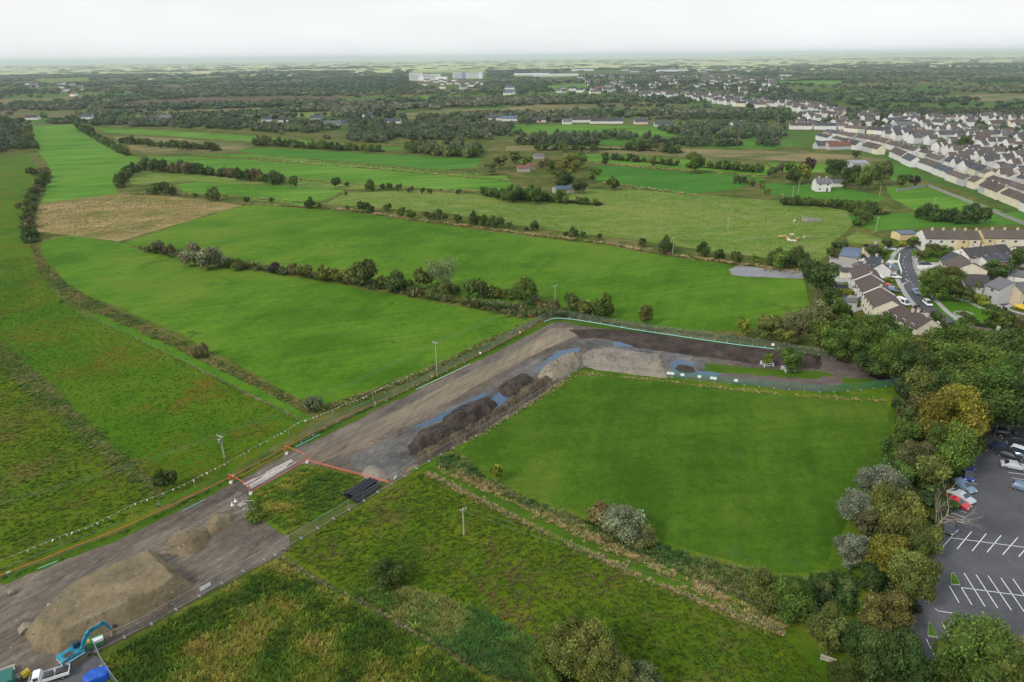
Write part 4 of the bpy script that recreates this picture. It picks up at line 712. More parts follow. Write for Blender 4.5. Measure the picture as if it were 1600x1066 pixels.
# tufts of grass: a few broad blades
def tuft(seed, n=9, lean=1.1):
    r = random.Random(seed); V = []; F = []; lv = []
    for i in range(n):
        a = r.uniform(0, 6.28); q = Vector((math.cos(a), math.sin(a), 0))*r.uniform(0, .35); d = Vector((math.cos(a+r.uniform(-.8, .8)), math.sin(a), 0))*r.uniform(.1, lean); s = Vector((-math.sin(a), math.cos(a), 0))*r.uniform(.10, .2)
        h = r.uniform(.6, 1.0); b = len(V); V += [q-s, q+s, q+d*.5+s*.6+Vector((0, 0, h*.65)), q+d*.5-s*.6+Vector((0, 0, h*.65)), q+d+Vector((0, 0, h))]; F += [(b, b+1, b+2, b+3), (b+3, b+2, b+4)]; k = r.uniform(.7, 1.3); lv += [k*.8, k*.8, k, k, k*1.15]
    m = mesh('tuft', V, F, M_LEAFI); a = m.attributes.new('lv', 'FLOAT', 'POINT'); a.data.foreach_set('value', lv); return m
PT = [proto('tuft', tuft(i)) for i in range(3)]
def in_poly(pts, dens, seed, world=False):
    P = np.array([(p.x, p.y) for p in wpoly(pts)]); r = np.random.default_rng(seed); lo = P.min(0); hi = P.max(0)
    n = int((hi[0]-lo[0])*(hi[1]-lo[1])*dens); X = r.uniform(lo[0], hi[0], n); Y = r.uniform(lo[1], hi[1], n); k = inside(X, Y, P); return X[k], Y[k], r
def grassy(name, pts, dens, hlo, hhi, cols, label, seed, cl=.1, thr=.0, wide=1.3):
    X, Y, r = in_poly(pts, dens, seed)
    if thr: k = fbm(X*cl, Y*cl, seed)+r.uniform(-.06, .06, len(X)) > thr; X = X[k]; Y = Y[k]
    n = len(X); f = np.clip((fbm(X*cl, Y*cl, seed+30, 3)-.3)/.4+r.uniform(-.25, .25, n), 0, .999); cols = np.array(cols); ix = (f*len(cols)).astype(int)
    tn = cols[ix]*r.uniform(.75, 1.25, (n, 1))*1.75; h = r.uniform(hlo, hhi, n); wv = h*wide*r.uniform(.8, 1.4, n)
    return scatter(name, PT[seed % 3], np.stack([X, Y, np.full(n, .05)], 1), np.stack([wv, wv, h], 1), r.uniform(0, 6.28, n), tn, label)
TG = [(.036, .068, .007), (.058, .098, .008), (.082, .115, .010), (.115, .128, .016), (.155, .135, .026)]
grassy('grass', [(165, 1030), (432, 878), (560, 950), (700, 1030), (790, 1090), (160, 1090)], 8, .22, .6, TG, 'tall yellow-green grass clumps beside the site fence', 1, .18)
grassy('grass', [(445, 862), (660, 738), (740, 778), (860, 838), (1000, 906), (1220, 995), (1300, 1075), (800, 1080), (700, 1010), (560, 932)], 4.5, .12, .36, [(.050, .090, .009), (.060, .100, .010), (.072, .105, .012), (.088, .102, .018), (.095, .076, .03)], 'dull grass clumps of the wild meadow', 2, .13)
grassy('undergrowth', [(560, 930), (600, 915), (680, 930), (760, 960), (830, 1000), (860, 1070), (770, 1060), (690, 1010), (600, 955)], 8, .22, .62, [(.030, .070, .014), (.042, .088, .014), (.065, .10, .016), (.11, .12, .03)], 'nettles and brambles along the overgrown ditch', 3, .2)
grassy('grass', [(-100, 540), (20, 560), (90, 622), (170, 712), (250, 792), (0, 895), (-150, 960), (-300, 760)], 2.6, .12, .36, [(.048, .092, .008), (.06, .105, .010), (.078, .11, .015), (.11, .10, .022)], 'rank grass clumps left of the bunting', 4, .10)
grassy('grass', [(45, 400), (100, 480), (250, 540), (470, 655), (350, 740), (265, 780), (170, 700), (60, 585), (-40, 520), (-80, 420)], 1.8, .08, .26, [(.044, .100, .008), (.052, .112, .010), (.062, .118, .012), (.085, .105, .014), (.125, .082, .018)], 'rough grass clumps with rusty patches', 5, .055)
grassy('undergrowth', [(-20, 520), (10, 540), (60, 585), (120, 640), (190, 705), (255, 765), (250, 785), (215, 765), (140, 700), (60, 635), (-20, 560)], 2.6, .15, .45, [(.045, .08, .018), (.06, .095, .02), (.09, .11, .03), (.13, .125, .05)], 'scrubby growth on the old ditch bank', 6, .3)
grassy('undergrowth', [(48, 345), (56, 385), (80, 420), (115, 452), (160, 474), (260, 522), (345, 565), (440, 610), (500, 645), (490, 652), (430, 622), (330, 572), (240, 530), (140, 488), (100, 466), (62, 425), (46, 380)], 2.4, .15, .5, [(.05, .085, .02), (.075, .10, .025), (.11, .11, .035), (.17, .14, .055)], 'brambly growth along the ditch bank', 7, .3)
grassy('undergrowth', [(690, 715), (722, 712), (760, 748), (830, 782), (900, 808), (1000, 842), (1100, 874), (1200, 900), (1262, 905), (1300, 890), (1340, 900), (1340, 960), (1225, 965), (1120, 920), (1000, 870), (860, 810), (740, 752), (680, 727)], 6, .22, .6, [(.025, .06, .016), (.04, .08, .018), (.06, .09, .022), (.10, .11, .035)], 'weeds on the bank below the playing field', 8, .2)
grassy('grass', [(394, 792), (392, 778), (480, 730), (600, 757), (446, 830), (415, 808)], 6, .2, .55, TG, 'rank grass clumps of the triangle by the crossing', 9, .25)
grassy('grass', [(505, 319), (540, 303), (640, 299), (800, 311), (900, 314), (930, 300), (1100, 307), (1290, 322), (1340, 338), (1300, 380), (1270, 408), (1150, 396), (1000, 374), (840, 355), (700, 332), (560, 321)], .22, .10, .26, [(.075, .115, .02), (.09, .125, .025), (.12, .135, .035), (.15, .145, .05)], 'grazed tussocks of the pale pasture', 10, .05, wide=2.2)
grassy('grass', [(62, 320), (185, 305), (330, 315), (370, 322), (290, 345), (185, 374), (100, 364), (55, 358)], .5, .14, .32, [(.15, .13, .04), (.18, .145, .052), (.20, .16, .062), (.22, .17, .07)], 'tawny reed clumps of the straw coloured field', 11, .06, wide=1.8)
def margin(pts, wid, dens, hlo, hhi, cols, label, seed, name='grass'):
    P = wpoly(pts); r = np.random.default_rng(seed); X = []; Y = []
    for a, b in zip(P, P[1:]):
        d = b-a; n = int(d.length*wid*dens); t = r.uniform(0, 1, n); o = r.normal(0, wid*.38, n); u = Vector((-d.y, d.x, 0)).normalized(); X.append(a.x+d.x*t+u.x*o); Y.append(a.y+d.y*t+u.y*o)
    X = np.concatenate(X); Y = np.concatenate(Y); k = fbm(X*.15, Y*.15, seed)+r.uniform(-.2, .2, len(X)) > .36; X = X[k]; Y = Y[k]; n = len(X)
    cols = np.array(cols); tn = cols[r.integers(0, len(cols), n)]*r.uniform(.8, 1.2, (n, 1))*1.5; h = r.uniform(hlo, hhi, n)
    return scatter(name, PT[seed % 3], np.stack([X, Y, np.full(n, .04)], 1), np.stack([h*1.5, h*1.5, h], 1), r.uniform(0, 6.28, n), tn, label)
STRAW = [(.32, .245, .11), (.27, .21, .09), (.21, .175, .07), (.12, .13, .035), (.29, .22, .10)]
margin([(690, 728), (760, 762), (900, 828), (1060, 900), (1225, 982)], 2.0, 13, .18, .48, STRAW, 'straw-coloured grass strip on the upper side of the ditch track', 21)
margin([(664, 740), (740, 778), (860, 838), (1000, 904), (1225, 993)], 1.3, 13, .16, .42, STRAW, 'straw-coloured grass strip on the lower side of the ditch track', 22)
margin([(735, 689), (905, 584), (1010, 593), (1150, 610), (1290, 622), (1385, 627)], 1.2, 8, .12, .34, STRAW, 'dry grass along the mesh fence of the playing field', 23)
margin([(500, 641), (600, 608), (690, 571), (786, 524), (840, 501)], 2.2, 5, .25, .6, [(.10, .11, .03), (.15, .14, .045), (.07, .10, .02), (.2, .17, .07)], 'tall weeds behind the rope fence', 24)
margin([(870, 490), (1000, 512), (1150, 528), (1300, 552)], 2.0, 2, .4, .9, [(.12, .12, .04), (.18, .15, .06), (.07, .10, .02)], 'tall weeds behind the green netting', 25)
margin([(220, 388), (300, 406), (380, 418), (470, 430), (560, 444), (650, 461), (740, 478), (830, 497)], 2.5, 1.2, .5, 1.2, [(.08, .10, .025), (.13, .12, .04), (.19, .15, .07), (.06, .09, .02)], 'brambles and dry grass under the meadow hedge', 26, 'undergrowth')
margin([(380, 319), (480, 324), (560, 330), (640, 343), (740, 356), (830, 367), (940, 380), (1040, 398), (1130, 410), (1250, 427)], 2.5, .9, .5, 1.1, [(.28, .2, .09), (.2, .17, .07), (.12, .12, .04), (.33, .24, .12)], 'straw-coloured grass under the far meadow hedge', 27)
margin([(436, 872), (500, 912), (560, 940), (640, 985), (700, 1018), (780, 1062)], .7, 9, .15, .4, [(.17, .16, .09), (.10, .12, .04), (.20, .18, .10)], 'line of pale dry stalks between the two rough meadows', 28)
margin([(0, 908), (200, 829), (350, 755), (450, 700), (560, 646), (700, 577), (800, 532), (860, 502)], 1.2, 3, .15, .4, [(.05, .10, .012), (.07, .12, .015), (.10, .11, .03)], 'grass under the orange rope', 29)
for k, pts in enumerate([[(186, 288), (196, 275), (215, 264), (262, 267), (345, 275), (440, 284)], [(70, 275), (52, 308), (44, 345), (50, 380)], [(122, 200), (168, 226), (200, 243)], [(400, 226), (480, 231), (600, 237)], [(758, 306), (830, 313), (940, 321)], [(1225, 319), (1290, 323), (1380, 336)], [(945, 248), (1060, 259), (1190, 269)], [(840, 235), (985, 234), (1065, 239)], [(230, 390), (380, 416), (560, 442), (700, 468), (830, 492), (950, 492)], [(190, 223), (345, 235)]]):
    margin(pts, 3.5, .55, 1.0, 2.6, [(.045, .07, .022), (.06, .085, .026), (.08, .10, .03), (.11, .11, .04)], 'bramble growth filling the hedge bottom '+['of the dark hedge row', 'along the ditch', 'by the narrow field', 'of the upper strip hedge', 'of the thick hedge', 'by the lane poles', 'of the far light field', 'of the tawny strip', 'of the meadow hedge', 'in the tawny scrub'][k], 60+k, 'undergrowth')
for k, (pts, wd) in enumerate([([(190, 303), (340, 306), (500, 319)], 4), ([(400, 275), (620, 294), (800, 302)], 3), ([(400, 250), (600, 265), (800, 284)], 3), ([(300, 243), (500, 253), (760, 275)], 3), ([(940, 286), (1090, 306)], 4), ([(930, 256), (1200, 278)], 4)]): margin(pts, wd, .4, .5, 1.2, STRAW, 'dry straw-coloured bank between the strip fields, row %s' % ['below the clump', 'under the dotted bushes', 'by the long strip', 'by the narrow strip', 'below the deep green field', 'above the deep green field'][k], 31+k)
# ------------------------------------------------------------------ houses
def gable_wall(Lh, Wd, eav, rid):
    x, y = Lh/2, Wd/2
    V = [(-x, -y, 0), (x, -y, 0), (x, y, 0), (-x, y, 0), (-x, -y, eav), (x, -y, eav), (x, y, eav), (-x, y, eav), (-x, 0, rid-.12), (x, 0, rid-.12)]
    return V, [(0, 1, 5, 4), (2, 3, 7, 6), (1, 2, 6, 9, 5), (3, 0, 4, 8, 7)]
def roof_mesh(Lh, Wd, eav, rid, ov=.35, oe=.15, hip=(0, 0), th=.14):
    x, y = Lh/2+oe, Wd/2; s = (rid-eav)/y; y2 = y+ov; ze = eav-ov*s; b = MB(); hl, hr_ = hip
    for z in (0, -th):
        V = [(-x, -y2, ze+z), (x, -y2, ze+z), (x, y2, ze+z), (-x, y2, ze+z), (-x+hl, 0, rid+z), (x-hr_, 0, rid+z)]
        F = [(0, 1, 5, 4), (2, 3, 4, 5), (1, 2, 5), (3, 0, 4)]
        if z: F = [f[::-1] for f in F]
        b.add(V, F)
    b.add([(-x, -y2, ze), (x, -y2, ze), (x, y2, ze), (-x, y2, ze), (-x, -y2, ze-th), (x, -y2, ze-th), (x, y2, ze-th), (-x, y2, ze-th)], [(0, 4, 5, 1), (2, 6, 7, 3), (1, 5, 6, 2), (3, 7, 4, 0)])
    if not hl: b.F = b.F
    return b.mesh('roof', [M_ROOF])
def gable_roof(Lh, Wd, eav, rid, ov=.35, oe=.15, th=.16):
    x, y = Lh/2+oe, Wd/2; s = (rid-eav)/y; y2 = y+ov; ze = eav-ov*s; b = MB()
    prof = [(-y2, ze), (0, rid), (y2, ze), (y2, ze-th), (0, rid-th), (-y2, ze-th)]
    tf = Matrix(((0, 1, 0, 0), (1, 0, 0, 0), (0, 0, 1, 0), (0, 0, 0, 1)))
    n = 6; V = [Vector((xx, p, z)) for xx in (-x, x) for p, z in prof]
    b.add(V, [(0, 1, 4, 5), (1, 2, 3, 4), (n+5, n+4, n+1, n), (n+4, n+3, n+2, n+1)]+[(i, n+i, n+(i+1) % n, (i+1) % n) for i in range(n)])
    m = b.mesh('roof', [M_ROOF]); bm = bmesh.new(); bm.from_mesh(m); bmesh.ops.recalc_face_normals(bm, faces=bm.faces); bm.to_mesh(m); bm.free(); return m
wb = MB(); wb.box((-.5, -.03, 0), (.5, .05, 1), 0)
wb.box((-.42, -.05, .08), (-.03, .0, .92), 1); wb.box((.03, -.05, .08), (.42, .0, .92), 1); M_WIN = wb.mesh('window', [M_WHITE, M_GLASS])
db = MB(); db.box((-.5, -.05, 0), (.5, .05, 1), 0); db.box((-.3, -.07, .6), (.3, -.04, .9), 1); M_DOORM = {}
def doorm(c):
    if c not in M_DOORM: M_DOORM[c] = db.mesh('door', [plain('door_paint_%d' % len(M_DOORM), c, .5), M_GLASS])
    return M_DOORM[c]
cb = MB(); cb.box((-.35, -.28, -1.2), (.35, .28, .75), 0); cb.box((-.42, -.34, .75), (.42, .34, .9), 0); cb.bar((-.16, 0, .9), (-.16, 0, 1.25), .11, 6, 1); cb.bar((.16, 0, .9), (.16, 0, 1.25), .11, 6, 1)
M_CHIM = cb.mesh('chimney', [M_WALL, M_RED])
MC = {}; HOUSES = []
def cached(key, f):
    if key not in MC: MC[key] = f()
    return MC[key]
WALLM = lambda L_, W_, e_, r_: mesh('wall', *gable_wall(L_, W_, e_, r_), M_WALL)
ROOFC = dict(brown=(.105, .080, .066), dark=(.060, .055, .056), slate=(.062, .068, .082), grey=(.13, .13, .135), red=(.20, .085, .06), blue=(.10, .14, .20), dbrown=(.085, .062, .052))
WC = dict(white=(.68, .665, .63), cream=(.70, .63, .48), yellow=(.66, .52, .26), grey=(.45, .45, .44), beige=(.55, .47, .34), pink=(.66, .50, .42), stone=(.36, .34, .30), red=(.26, .07, .05), orange=(.50, .24, .13), blue=(.30, .42, .55))
def house(loc, rz, Lh, Wd, eav, rid, wall, roof, label, group=None, chim=1, wins=True, name='house', hip=0, storeys=2, door=None, oe=.15, cat='house', metal=False, winends=False, ov=.35):
    rd = lambda v: round(v*2)/2
    e = empty(name, loc, rz, label, cat, group); HOUSES.append((loc.x, loc.y, Lh))
    wm = cached(('w', rd(Lh), rd(Wd), eav, rid, hip), lambda: WALLM(rd(Lh), rd(Wd), eav, rid) if not hip else mesh('wall', gable_wall(rd(Lh), rd(Wd), eav, rid)[0][:8], [(0, 1, 5, 4), (2, 3, 7, 6), (1, 2, 6, 5), (3, 0, 4, 7)], M_WALL))
    o = obj('wall', wm, e); o.color = WC.get(wall, (0, 0, 0))+(1,) if isinstance(wall, str) else tuple(wall)+(1,)
    rm = cached(('r', rd(Lh), rd(Wd), eav, rid, hip, oe, ov), lambda: gable_roof(rd(Lh), rd(Wd), eav, rid, ov, oe) if not hip else roof_mesh(rd(Lh), rd(Wd), eav, rid, ov, oe, hip if isinstance(hip, tuple) else (Wd/2, Wd/2)))
    rc = ROOFC[roof] if isinstance(roof, str) else roof
    rf = obj('roof', rm, e); k = PR.uniform(.85, 1.15); rf.color = tuple(x*k for x in rc)+(1,)
    if metal:
        rf.data = rm.copy(); rf.data.materials[0] = M_METALROOF
    for i in range(chim):
        c = obj('chimney', M_CHIM, rf, loc=((i+.5-chim/2)*rd(Lh)/max(1, chim)+(rd(Lh)/2-.5 if chim == 1 else 0), 0, rid)); c.color = (.55, .50, .44, 1)
    if wins:
        for s in (-1, 1):
            nx = max(1, int(Lh/2.9))
            for st in range(storeys):
                for i in range(nx):
                    x = (i+.5-nx/2)*Lh/nx; z = .95+st*2.6; isd = st == 0 and i == nx//2 and s == -1
                    if isd:
                        d = obj('door', doorm(door or (.06, .05, .05)), e, loc=(x, s*(rd(Wd)/2+.02), .05)); d.scale = (.95, 1, 2.05)
                    else:
                        w_ = obj('window', M_WIN, e, loc=(x, s*(rd(Wd)/2+.02), z), rz=0 if s < 0 else math.pi); w_.scale = (1.25, 1, 1.15)
        if winends:
            for s in (-1, 1):
                w_ = obj('window', M_WIN, e, loc=(s*(rd(Lh)/2+.02), 0, eav-1.2), rz=s*math.pi/2); w_.scale = (1.1, 1, 1.1)
    return e
def by_ridge(a, b, rid, Wd, eav, wall, roof, label, **k):
    p, q = G(a[0], a[1], rid), G(b[0], b[1], rid); d = q-p; c = (p+q)/2
    if k.pop('flip', False): d = -d
    return house(Vector((c.x, c.y, 0)), math.atan2(d.y, d.x), d.length, Wd, eav, rid, wall, roof, label, **k)
def terrace(a, b, n, rid, Wd, eav, walls, roof, labels, group, **k):
    p, q = G(a[0], a[1], rid), G(b[0], b[1], rid); d = (q-p)/n
    for i in range(n):
        c = p+d*(i+.5); house(Vector((c.x, c.y, 0)), math.atan2(d.y, d.x), d.length, Wd, eav, rid, walls[i % len(walls)], roof if isinstance(roof, str) else roof[i % len(roof)], labels if isinstance(labels, str) else labels[i % len(labels)], group, oe=0.0, **k)
# the stepped terrace nearest the wood
by_ridge((1350, 411), (1360, 428), 7.2, 8.5, 4.9, 'white', 'dbrown', 'upper house of the stepped terrace, touching the slate-roofed house', flip=True)
by_ridge((1360, 428), (1375.5, 448), 7.6, 8.5, 5.2, 'white', 'dbrown', 'middle house of the stepped terrace with white parapets', flip=True)
by_ridge((1375.5, 448), (1394, 469), 7.6, 8.5, 5.2, 'cream', 'dbrown', 'lowest house of the stepped terrace with plain cream gable', flip=True)
by_ridge((1402, 474), (1428, 488), 6.2, 8, 3.8, 'cream', 'dbrown', 'low dark-roofed house half hidden behind the wood', chim=1)
by_ridge((1428, 484), (1456, 498), 6.6, 8, 4.0, 'cream', 'dbrown', 'dark-roofed house with cream gable poking over the wood', chim=2)
by_ridge((1506, 507), (1562, 516), 6.0, 8, 3.6, 'cream', 'brown', 'brown-roofed bungalow behind the wood below the green', chim=1)
by_ridge((1572, 518), (1630, 524), 6.0, 8, 3.6, 'white', 'brown', 'brown-roofed bungalow at the frame edge below the green', chim=1)
for lab_ in ('middle house of the stepped terrace with white parapets', 'lowest house of the stepped terrace with plain cream gable'):
    e_ = [o for o in COL.objects if o.get('label') == lab_][0]; L2 = [o for o in COL.objects if o.parent == e_ and o.name.startswith('wall')][0].data.vertices[1].co.x
    for sx in (1,):
        m = MB(); s_ = (7.6-5.2)/4.25; V = [(0, -4.7, 5.2-.45*s_), (0, 0, 7.6), (0, 4.7, 5.2-.45*s_)]
        for q0, q1 in ((V[0], V[1]), (V[1], V[2])): m.add([(x_, q[1], q[2]+z_) for x_ in (-.18, .18) for q in (q0, q1) for z_ in (-.1, .22)], [(0, 1, 3, 2), (4, 6, 7, 5), (1, 5, 7, 3), (0, 2, 6, 4), (0, 4, 5, 1), (2, 3, 7, 6)])
        o = m.build('parapet', [M_WHITE], e_); o.location = (sx*L2, 0, 0)
for i, (x, y, w_, h_, c, lab) in enumerate([(1345, 452, 5, 4.2, 'grey', 'flat-roofed grey rear annexe of the stepped terrace, upper one'), (1351, 466, 5, 4.2, 'white', 'flat-roofed white rear annexe in the middle'), (1362, 480, 5, 3.6, 'blue', 'flat-roofed rear annexe with a blue roof at the wood edge')]):
    p = G(x, y); house(p, -1.05, 6, w_, h_-.5, h_, c, 'grey' if i < 2 else 'blue', lab, None, 0, False, 'annexe', cat='annexe')
for x, y, L_, W_, e_, r_, c, rf, lab in [(1323, 432, 6, 4.5, 2.6, 3.4, 'cream', 'dark', 'garden shed with cream gable and dark roof'), (1304, 424, 4, 3, 2, 2.6, 'white', 'grey', 'white garden shed at the back boundary'), (1312, 457, 4, 3, 2.2, 2.9, 'white', 'dark', 'small white shed with a dark roof'), (1323, 478, 5, 3.5, 2.2, 2.6, 'grey', 'grey', 'grey flat shed near the wood'), (1303, 451, 5, 3, 2.0, 2.4, 'white', 'grey', 'pale roofed lean-to by the yellow hedge')]:
    house(G(x, y), -.15, L_, W_, e_, r_, c, rf, lab, None, 0, False, 'garden_shed', cat='shed')
# slate-roofed white house with wings
by_ridge((1350, 402), (1376, 400), 6.5, 8, 4.0, 'white', 'slate', 'white house with dark slate roof at the road bend', chim=2)
by_ridge((1368, 401), (1379, 411), 6.0, 7, 3.6, 'white', 'slate', 'white gabled front wing of the slate-roofed house', chim=1, name='wing', cat='wing')
by_ridge((1348, 405), (1356, 413), 5.2, 6, 3.2, 'white', 'slate', 'left gabled wing of the slate-roofed house', chim=0, name='wing', cat='wing')
house(G(1372, 427), .0, 12, 3.5, 2.8, 3.1, 'white', 'blue', 'long grey-blue lean-to roof of the white house', None, 0, False, 'lean_to', cat='lean-to'); house(G(1381, 431), .0, 7, 3.2, 2.7, 3.2, 'white', 'grey', 'white garage by the slate-roofed house', None, 0, False, 'garage', cat='garage')
# sheds and bungalow behind
by_ridge((1318, 386), (1345, 389), 4.0, 8, 3.2, 'grey', 'blue', 'grey-blue sheet-roofed shed at the pasture corner', chim=0, wins=False, metal=True, name='shed', cat='shed'); by_ridge((1316, 392), (1344, 396), 3.8, 8, 3.1, 'stone', 'blue', 'open-fronted shed with pale blue sheet roof', chim=0, wins=False, metal=True, name='shed', cat='shed')
by_ridge((1356, 381), (1370, 381), 5.0, 8, 3.0, 'cream', 'brown', 'brown-roofed bungalow behind the sheds', hip=1, chim=1, storeys=1)
# the cream terrace
terrace((1441, 359), (1527, 360), 5, 8.0, 8.5, 5.6, ['white', 'white', 'cream', 'yellow', 'cream'], 'brown', ['white end house of the brown-roofed terrace', 'second house of the brown-roofed terrace, white with a dark door', 'pale cream middle house of the brown-roofed terrace', 'pale yellow house of the brown-roofed terrace', 'cream end house of the brown-roofed terrace with red door'], 'houses of the brown-roofed terrace', door=(.35, .05, .05))
terrace((1532, 358.5), (1652, 360), 6, 8.0, 8.5, 5.6, ['yellow', 'cream', 'cream', 'white', 'white', 'cream'], 'brown', ['yellow end house of the second terrace', 'cream house of the second terrace next to the yellow one', 'third cream house of the second terrace', 'white house of the second terrace', 'white house of the second terrace at the frame edge', 'last cream house of the second terrace'], 'houses of the second terrace', door=(.08, .05, .05))
by_ridge((1401, 361), (1425, 360), 3.6, 6, 3.0, 'yellow', 'blue', 'long low yellow shed with pale metal roof', chim=0, wins=False, metal=True, name='shed', cat='shed')
terrace((1503, 388), (1570, 381), 4, 7.0, 8, 4.6, ['white', 'pink', 'white', 'white'], 'dark', ['white gable-end house of the dark-roofed row', 'pinkish house of the dark-roofed row', 'white house of the dark-roofed row', 'white far end house of the dark-roofed row'], 'houses of the dark-roofed row')
terrace((1532, 400), (1574, 396), 3, 4.6, 6, 3.4, ['white', 'white', 'cream'], 'slate', 'low white cottage in the lower dark-roofed row', 'low cottages of the lower row', storeys=1, chim=0)
by_ridge((1488, 393), (1502, 398), 7.6, 9, 5.0, 'grey', 'slate', 'house with blue slate roof and ochre gable', chim=1, storeys=2); by_ridge((1500, 399), (1520, 411), 7.4, 11, 4.8, 'cream', 'brown', 'large pale house with brown roof and long blank wall', chim=1)
by_ridge((1503, 428), (1543, 429), 6.0, 8.5, 3.2, 'white', 'dark', 'white bungalow with dark roof and arched gable windows', chim=0, storeys=1, winends=True)
by_ridge((1562, 432), (1585, 440), 7.6, 9, 5.2, 'grey', 'grey', 'grey-roofed house with pale blue gable', chim=1); by_ridge((1582, 441), (1640, 437), 7.0, 9, 5.2, 'beige', 'grey', 'long beige building with grey-brown roof', chim=1)
by_ridge((1580, 420), (1606, 424), 4.4, 8, 3.2, 'white', 'grey', 'white flat-roofed block above the beige building', chim=0, wins=False, name='shed', cat='shed'); by_ridge((1588, 385), (1640, 383), 7.0, 9, 4.8, 'white', 'dark', 'pale house with dark roof at the frame edge', chim=1)
by_ridge((1548, 404), (1572, 404), 3.4, 5, 2.8, 'orange', 'blue', 'low outbuilding with pale blue roof in the terrace yards', chim=0, wins=False, name='shed', cat='shed')
# farm group
by_ridge((1274, 278), (1297, 278), 7.5, 8, 5.0, 'white', 'grey', 'white farmhouse with grey roof among tall trees', chim=2); house(G(1306, 291), 0, 7, 5, 2.8, 4.2, 'white', 'grey', 'small white outhouse beside the farmhouse', None, 0, False, 'outhouse', cat='outhouse')
by_ridge((1327, 250), (1352, 250), 6.0, 16, 4.8, 'grey', (.30, .31, .33), 'grey metal barn on the paddock edge', chim=0, wins=False, metal=True, name='barn', cat='barn')
house(G(818, 268), .1, 9, 6, 3, 4.6, 'stone', 'red', 'old shed with red roof in the spinney, lower one', None, 0, False, 'shed', cat='shed'); house(G(828, 264), .4, 7, 5, 3, 4.4, 'stone', 'red', 'old shed with red roof in the spinney, upper one', None, 0, False, 'shed', cat='shed'); house(G(880, 301), .3, 12, 7, 3, 4.2, 'stone', 'blue', 'barn with blue roof in the thick hedge', None, 0, False, 'barn', cat='barn', metal=True); house(G(842, 248), .1, 8, 5, 3, 4, 'stone', 'grey', 'small grey shed above the spinney', None, 0, False, 'shed', cat='shed')
# far bungalows, each by its place
for x, y, L_, c, rf, rz, lab in [(52, 187, 17, 'white', 'dark', .1, 'white bungalow at the far end of the narrow field'), (137, 186, 17, 'white', 'slate', 0, 'white bungalow right of the narrow field end'), (240, 189, 15, 'pink', 'dark', .3, 'pinkish cottage with tall white gable'), (260, 187, 14, 'grey', 'grey', 0, 'grey sheds beside the pinkish cottage'), (445, 191, 15, 'white', 'dark', .1, 'white house hidden in far trees'), (417, 190, 12, 'white', 'slate', .4, 'small white house at the edge of the far trees'), (495, 188, 16, 'grey', 'slate', 0, 'slate-roofed house by the pale lawn'), (520, 197, 20, 'grey', 'grey', -.1, 'long grey barn below the far trees'), (537, 196, 12, 'grey', 'slate', .2, 'slate barn end below the far trees'), (575, 185, 13, 'white', 'slate', .6, 'steep white house deep in far trees'), (614, 193, 20, 'white', 'slate', 0, 'long white bungalow in front of far trees'), (772, 188, 22, 'white', 'slate', 0, 'long slate-roofed bungalow on the far lane, first'), (796, 189, 20, 'white', 'blue', 0, 'slate-roofed bungalow next to the first on the far lane'), (842, 191, 17, 'pink', 'dark', 0, 'pinkish bungalow on the far lane'), (886, 194, 11, 'white', 'grey', .1, 'tiny white cottage on the far lane'), (907, 191, 22, 'white', 'dark', 0, 'dark-roofed bungalow on the far lane'), (936, 193, 22, 'white', 'dark', 0, 'tall white house on the far lane, left of two'), (960, 193, 20, 'white', 'slate', 0, 'tall white house on the far lane, right of two'), (1001, 194, 16, 'pink', 'slate', 0, 'single pinkish cottage at the end of the far lane'), (1037, 198, 22, 'grey', 'slate', 0, 'low slate barn at the end of the far green field'), (1150, 199, 14, 'white', 'slate', .4, 'white house with gable among the far trees'), (1290, 232, 20, 'grey', 'slate', .1, 'slate-roofed shed at the town edge'), (1308, 233, 20, 'grey', 'red', .1, 'long red-roofed shed at the town edge')]:
    house(G(x, y), rz, L_, 8, 3.4, 6.4, c, rf, lab, None, 1, False, 'house', storeys=1)
# rows of town houses
def row(a, b, n, walls, roofs, label, group, jit=.0, sz=(8, 8), gap=1.15, seed=0, rid=8.0, turn=0):
    p, q = G(*a), G(*b); d = q-p; r = random.Random(seed+int(a[0])); n = min(int(n*1.4), max(n, int(d.length/8.5)))
    for i in range(n):
        if i % 3 == 0: off = r.uniform(-2.5, 2.5); ang = r.uniform(-.08, .08); wl = r.choice(walls); rf_ = r.choice(roofs); rd_ = r.choice([7.4, 8.0, 8.6])
        nrm = Vector((-d.y, d.x, 0)).normalized(); dd = d.normalized(); L_ = min(10., d.length/n*.92); c = p+d*((i+.5)/n)+nrm*off+dd*((1-i % 3)*(d.length/n-L_)*.85)
        house(c, math.atan2(d.y, d.x)+turn+ang, max(6, L_), 7.2, 4.6, rd_-1.0, r.choice([wl, wl, r.choice(walls)]), rf_, label, group, 1, False, 'house')
WW = ['white', 'white', 'cream', 'white', 'white', 'grey']; RR = ['dark', 'brown', 'dbrown', 'slate', 'dbrown', 'brown']
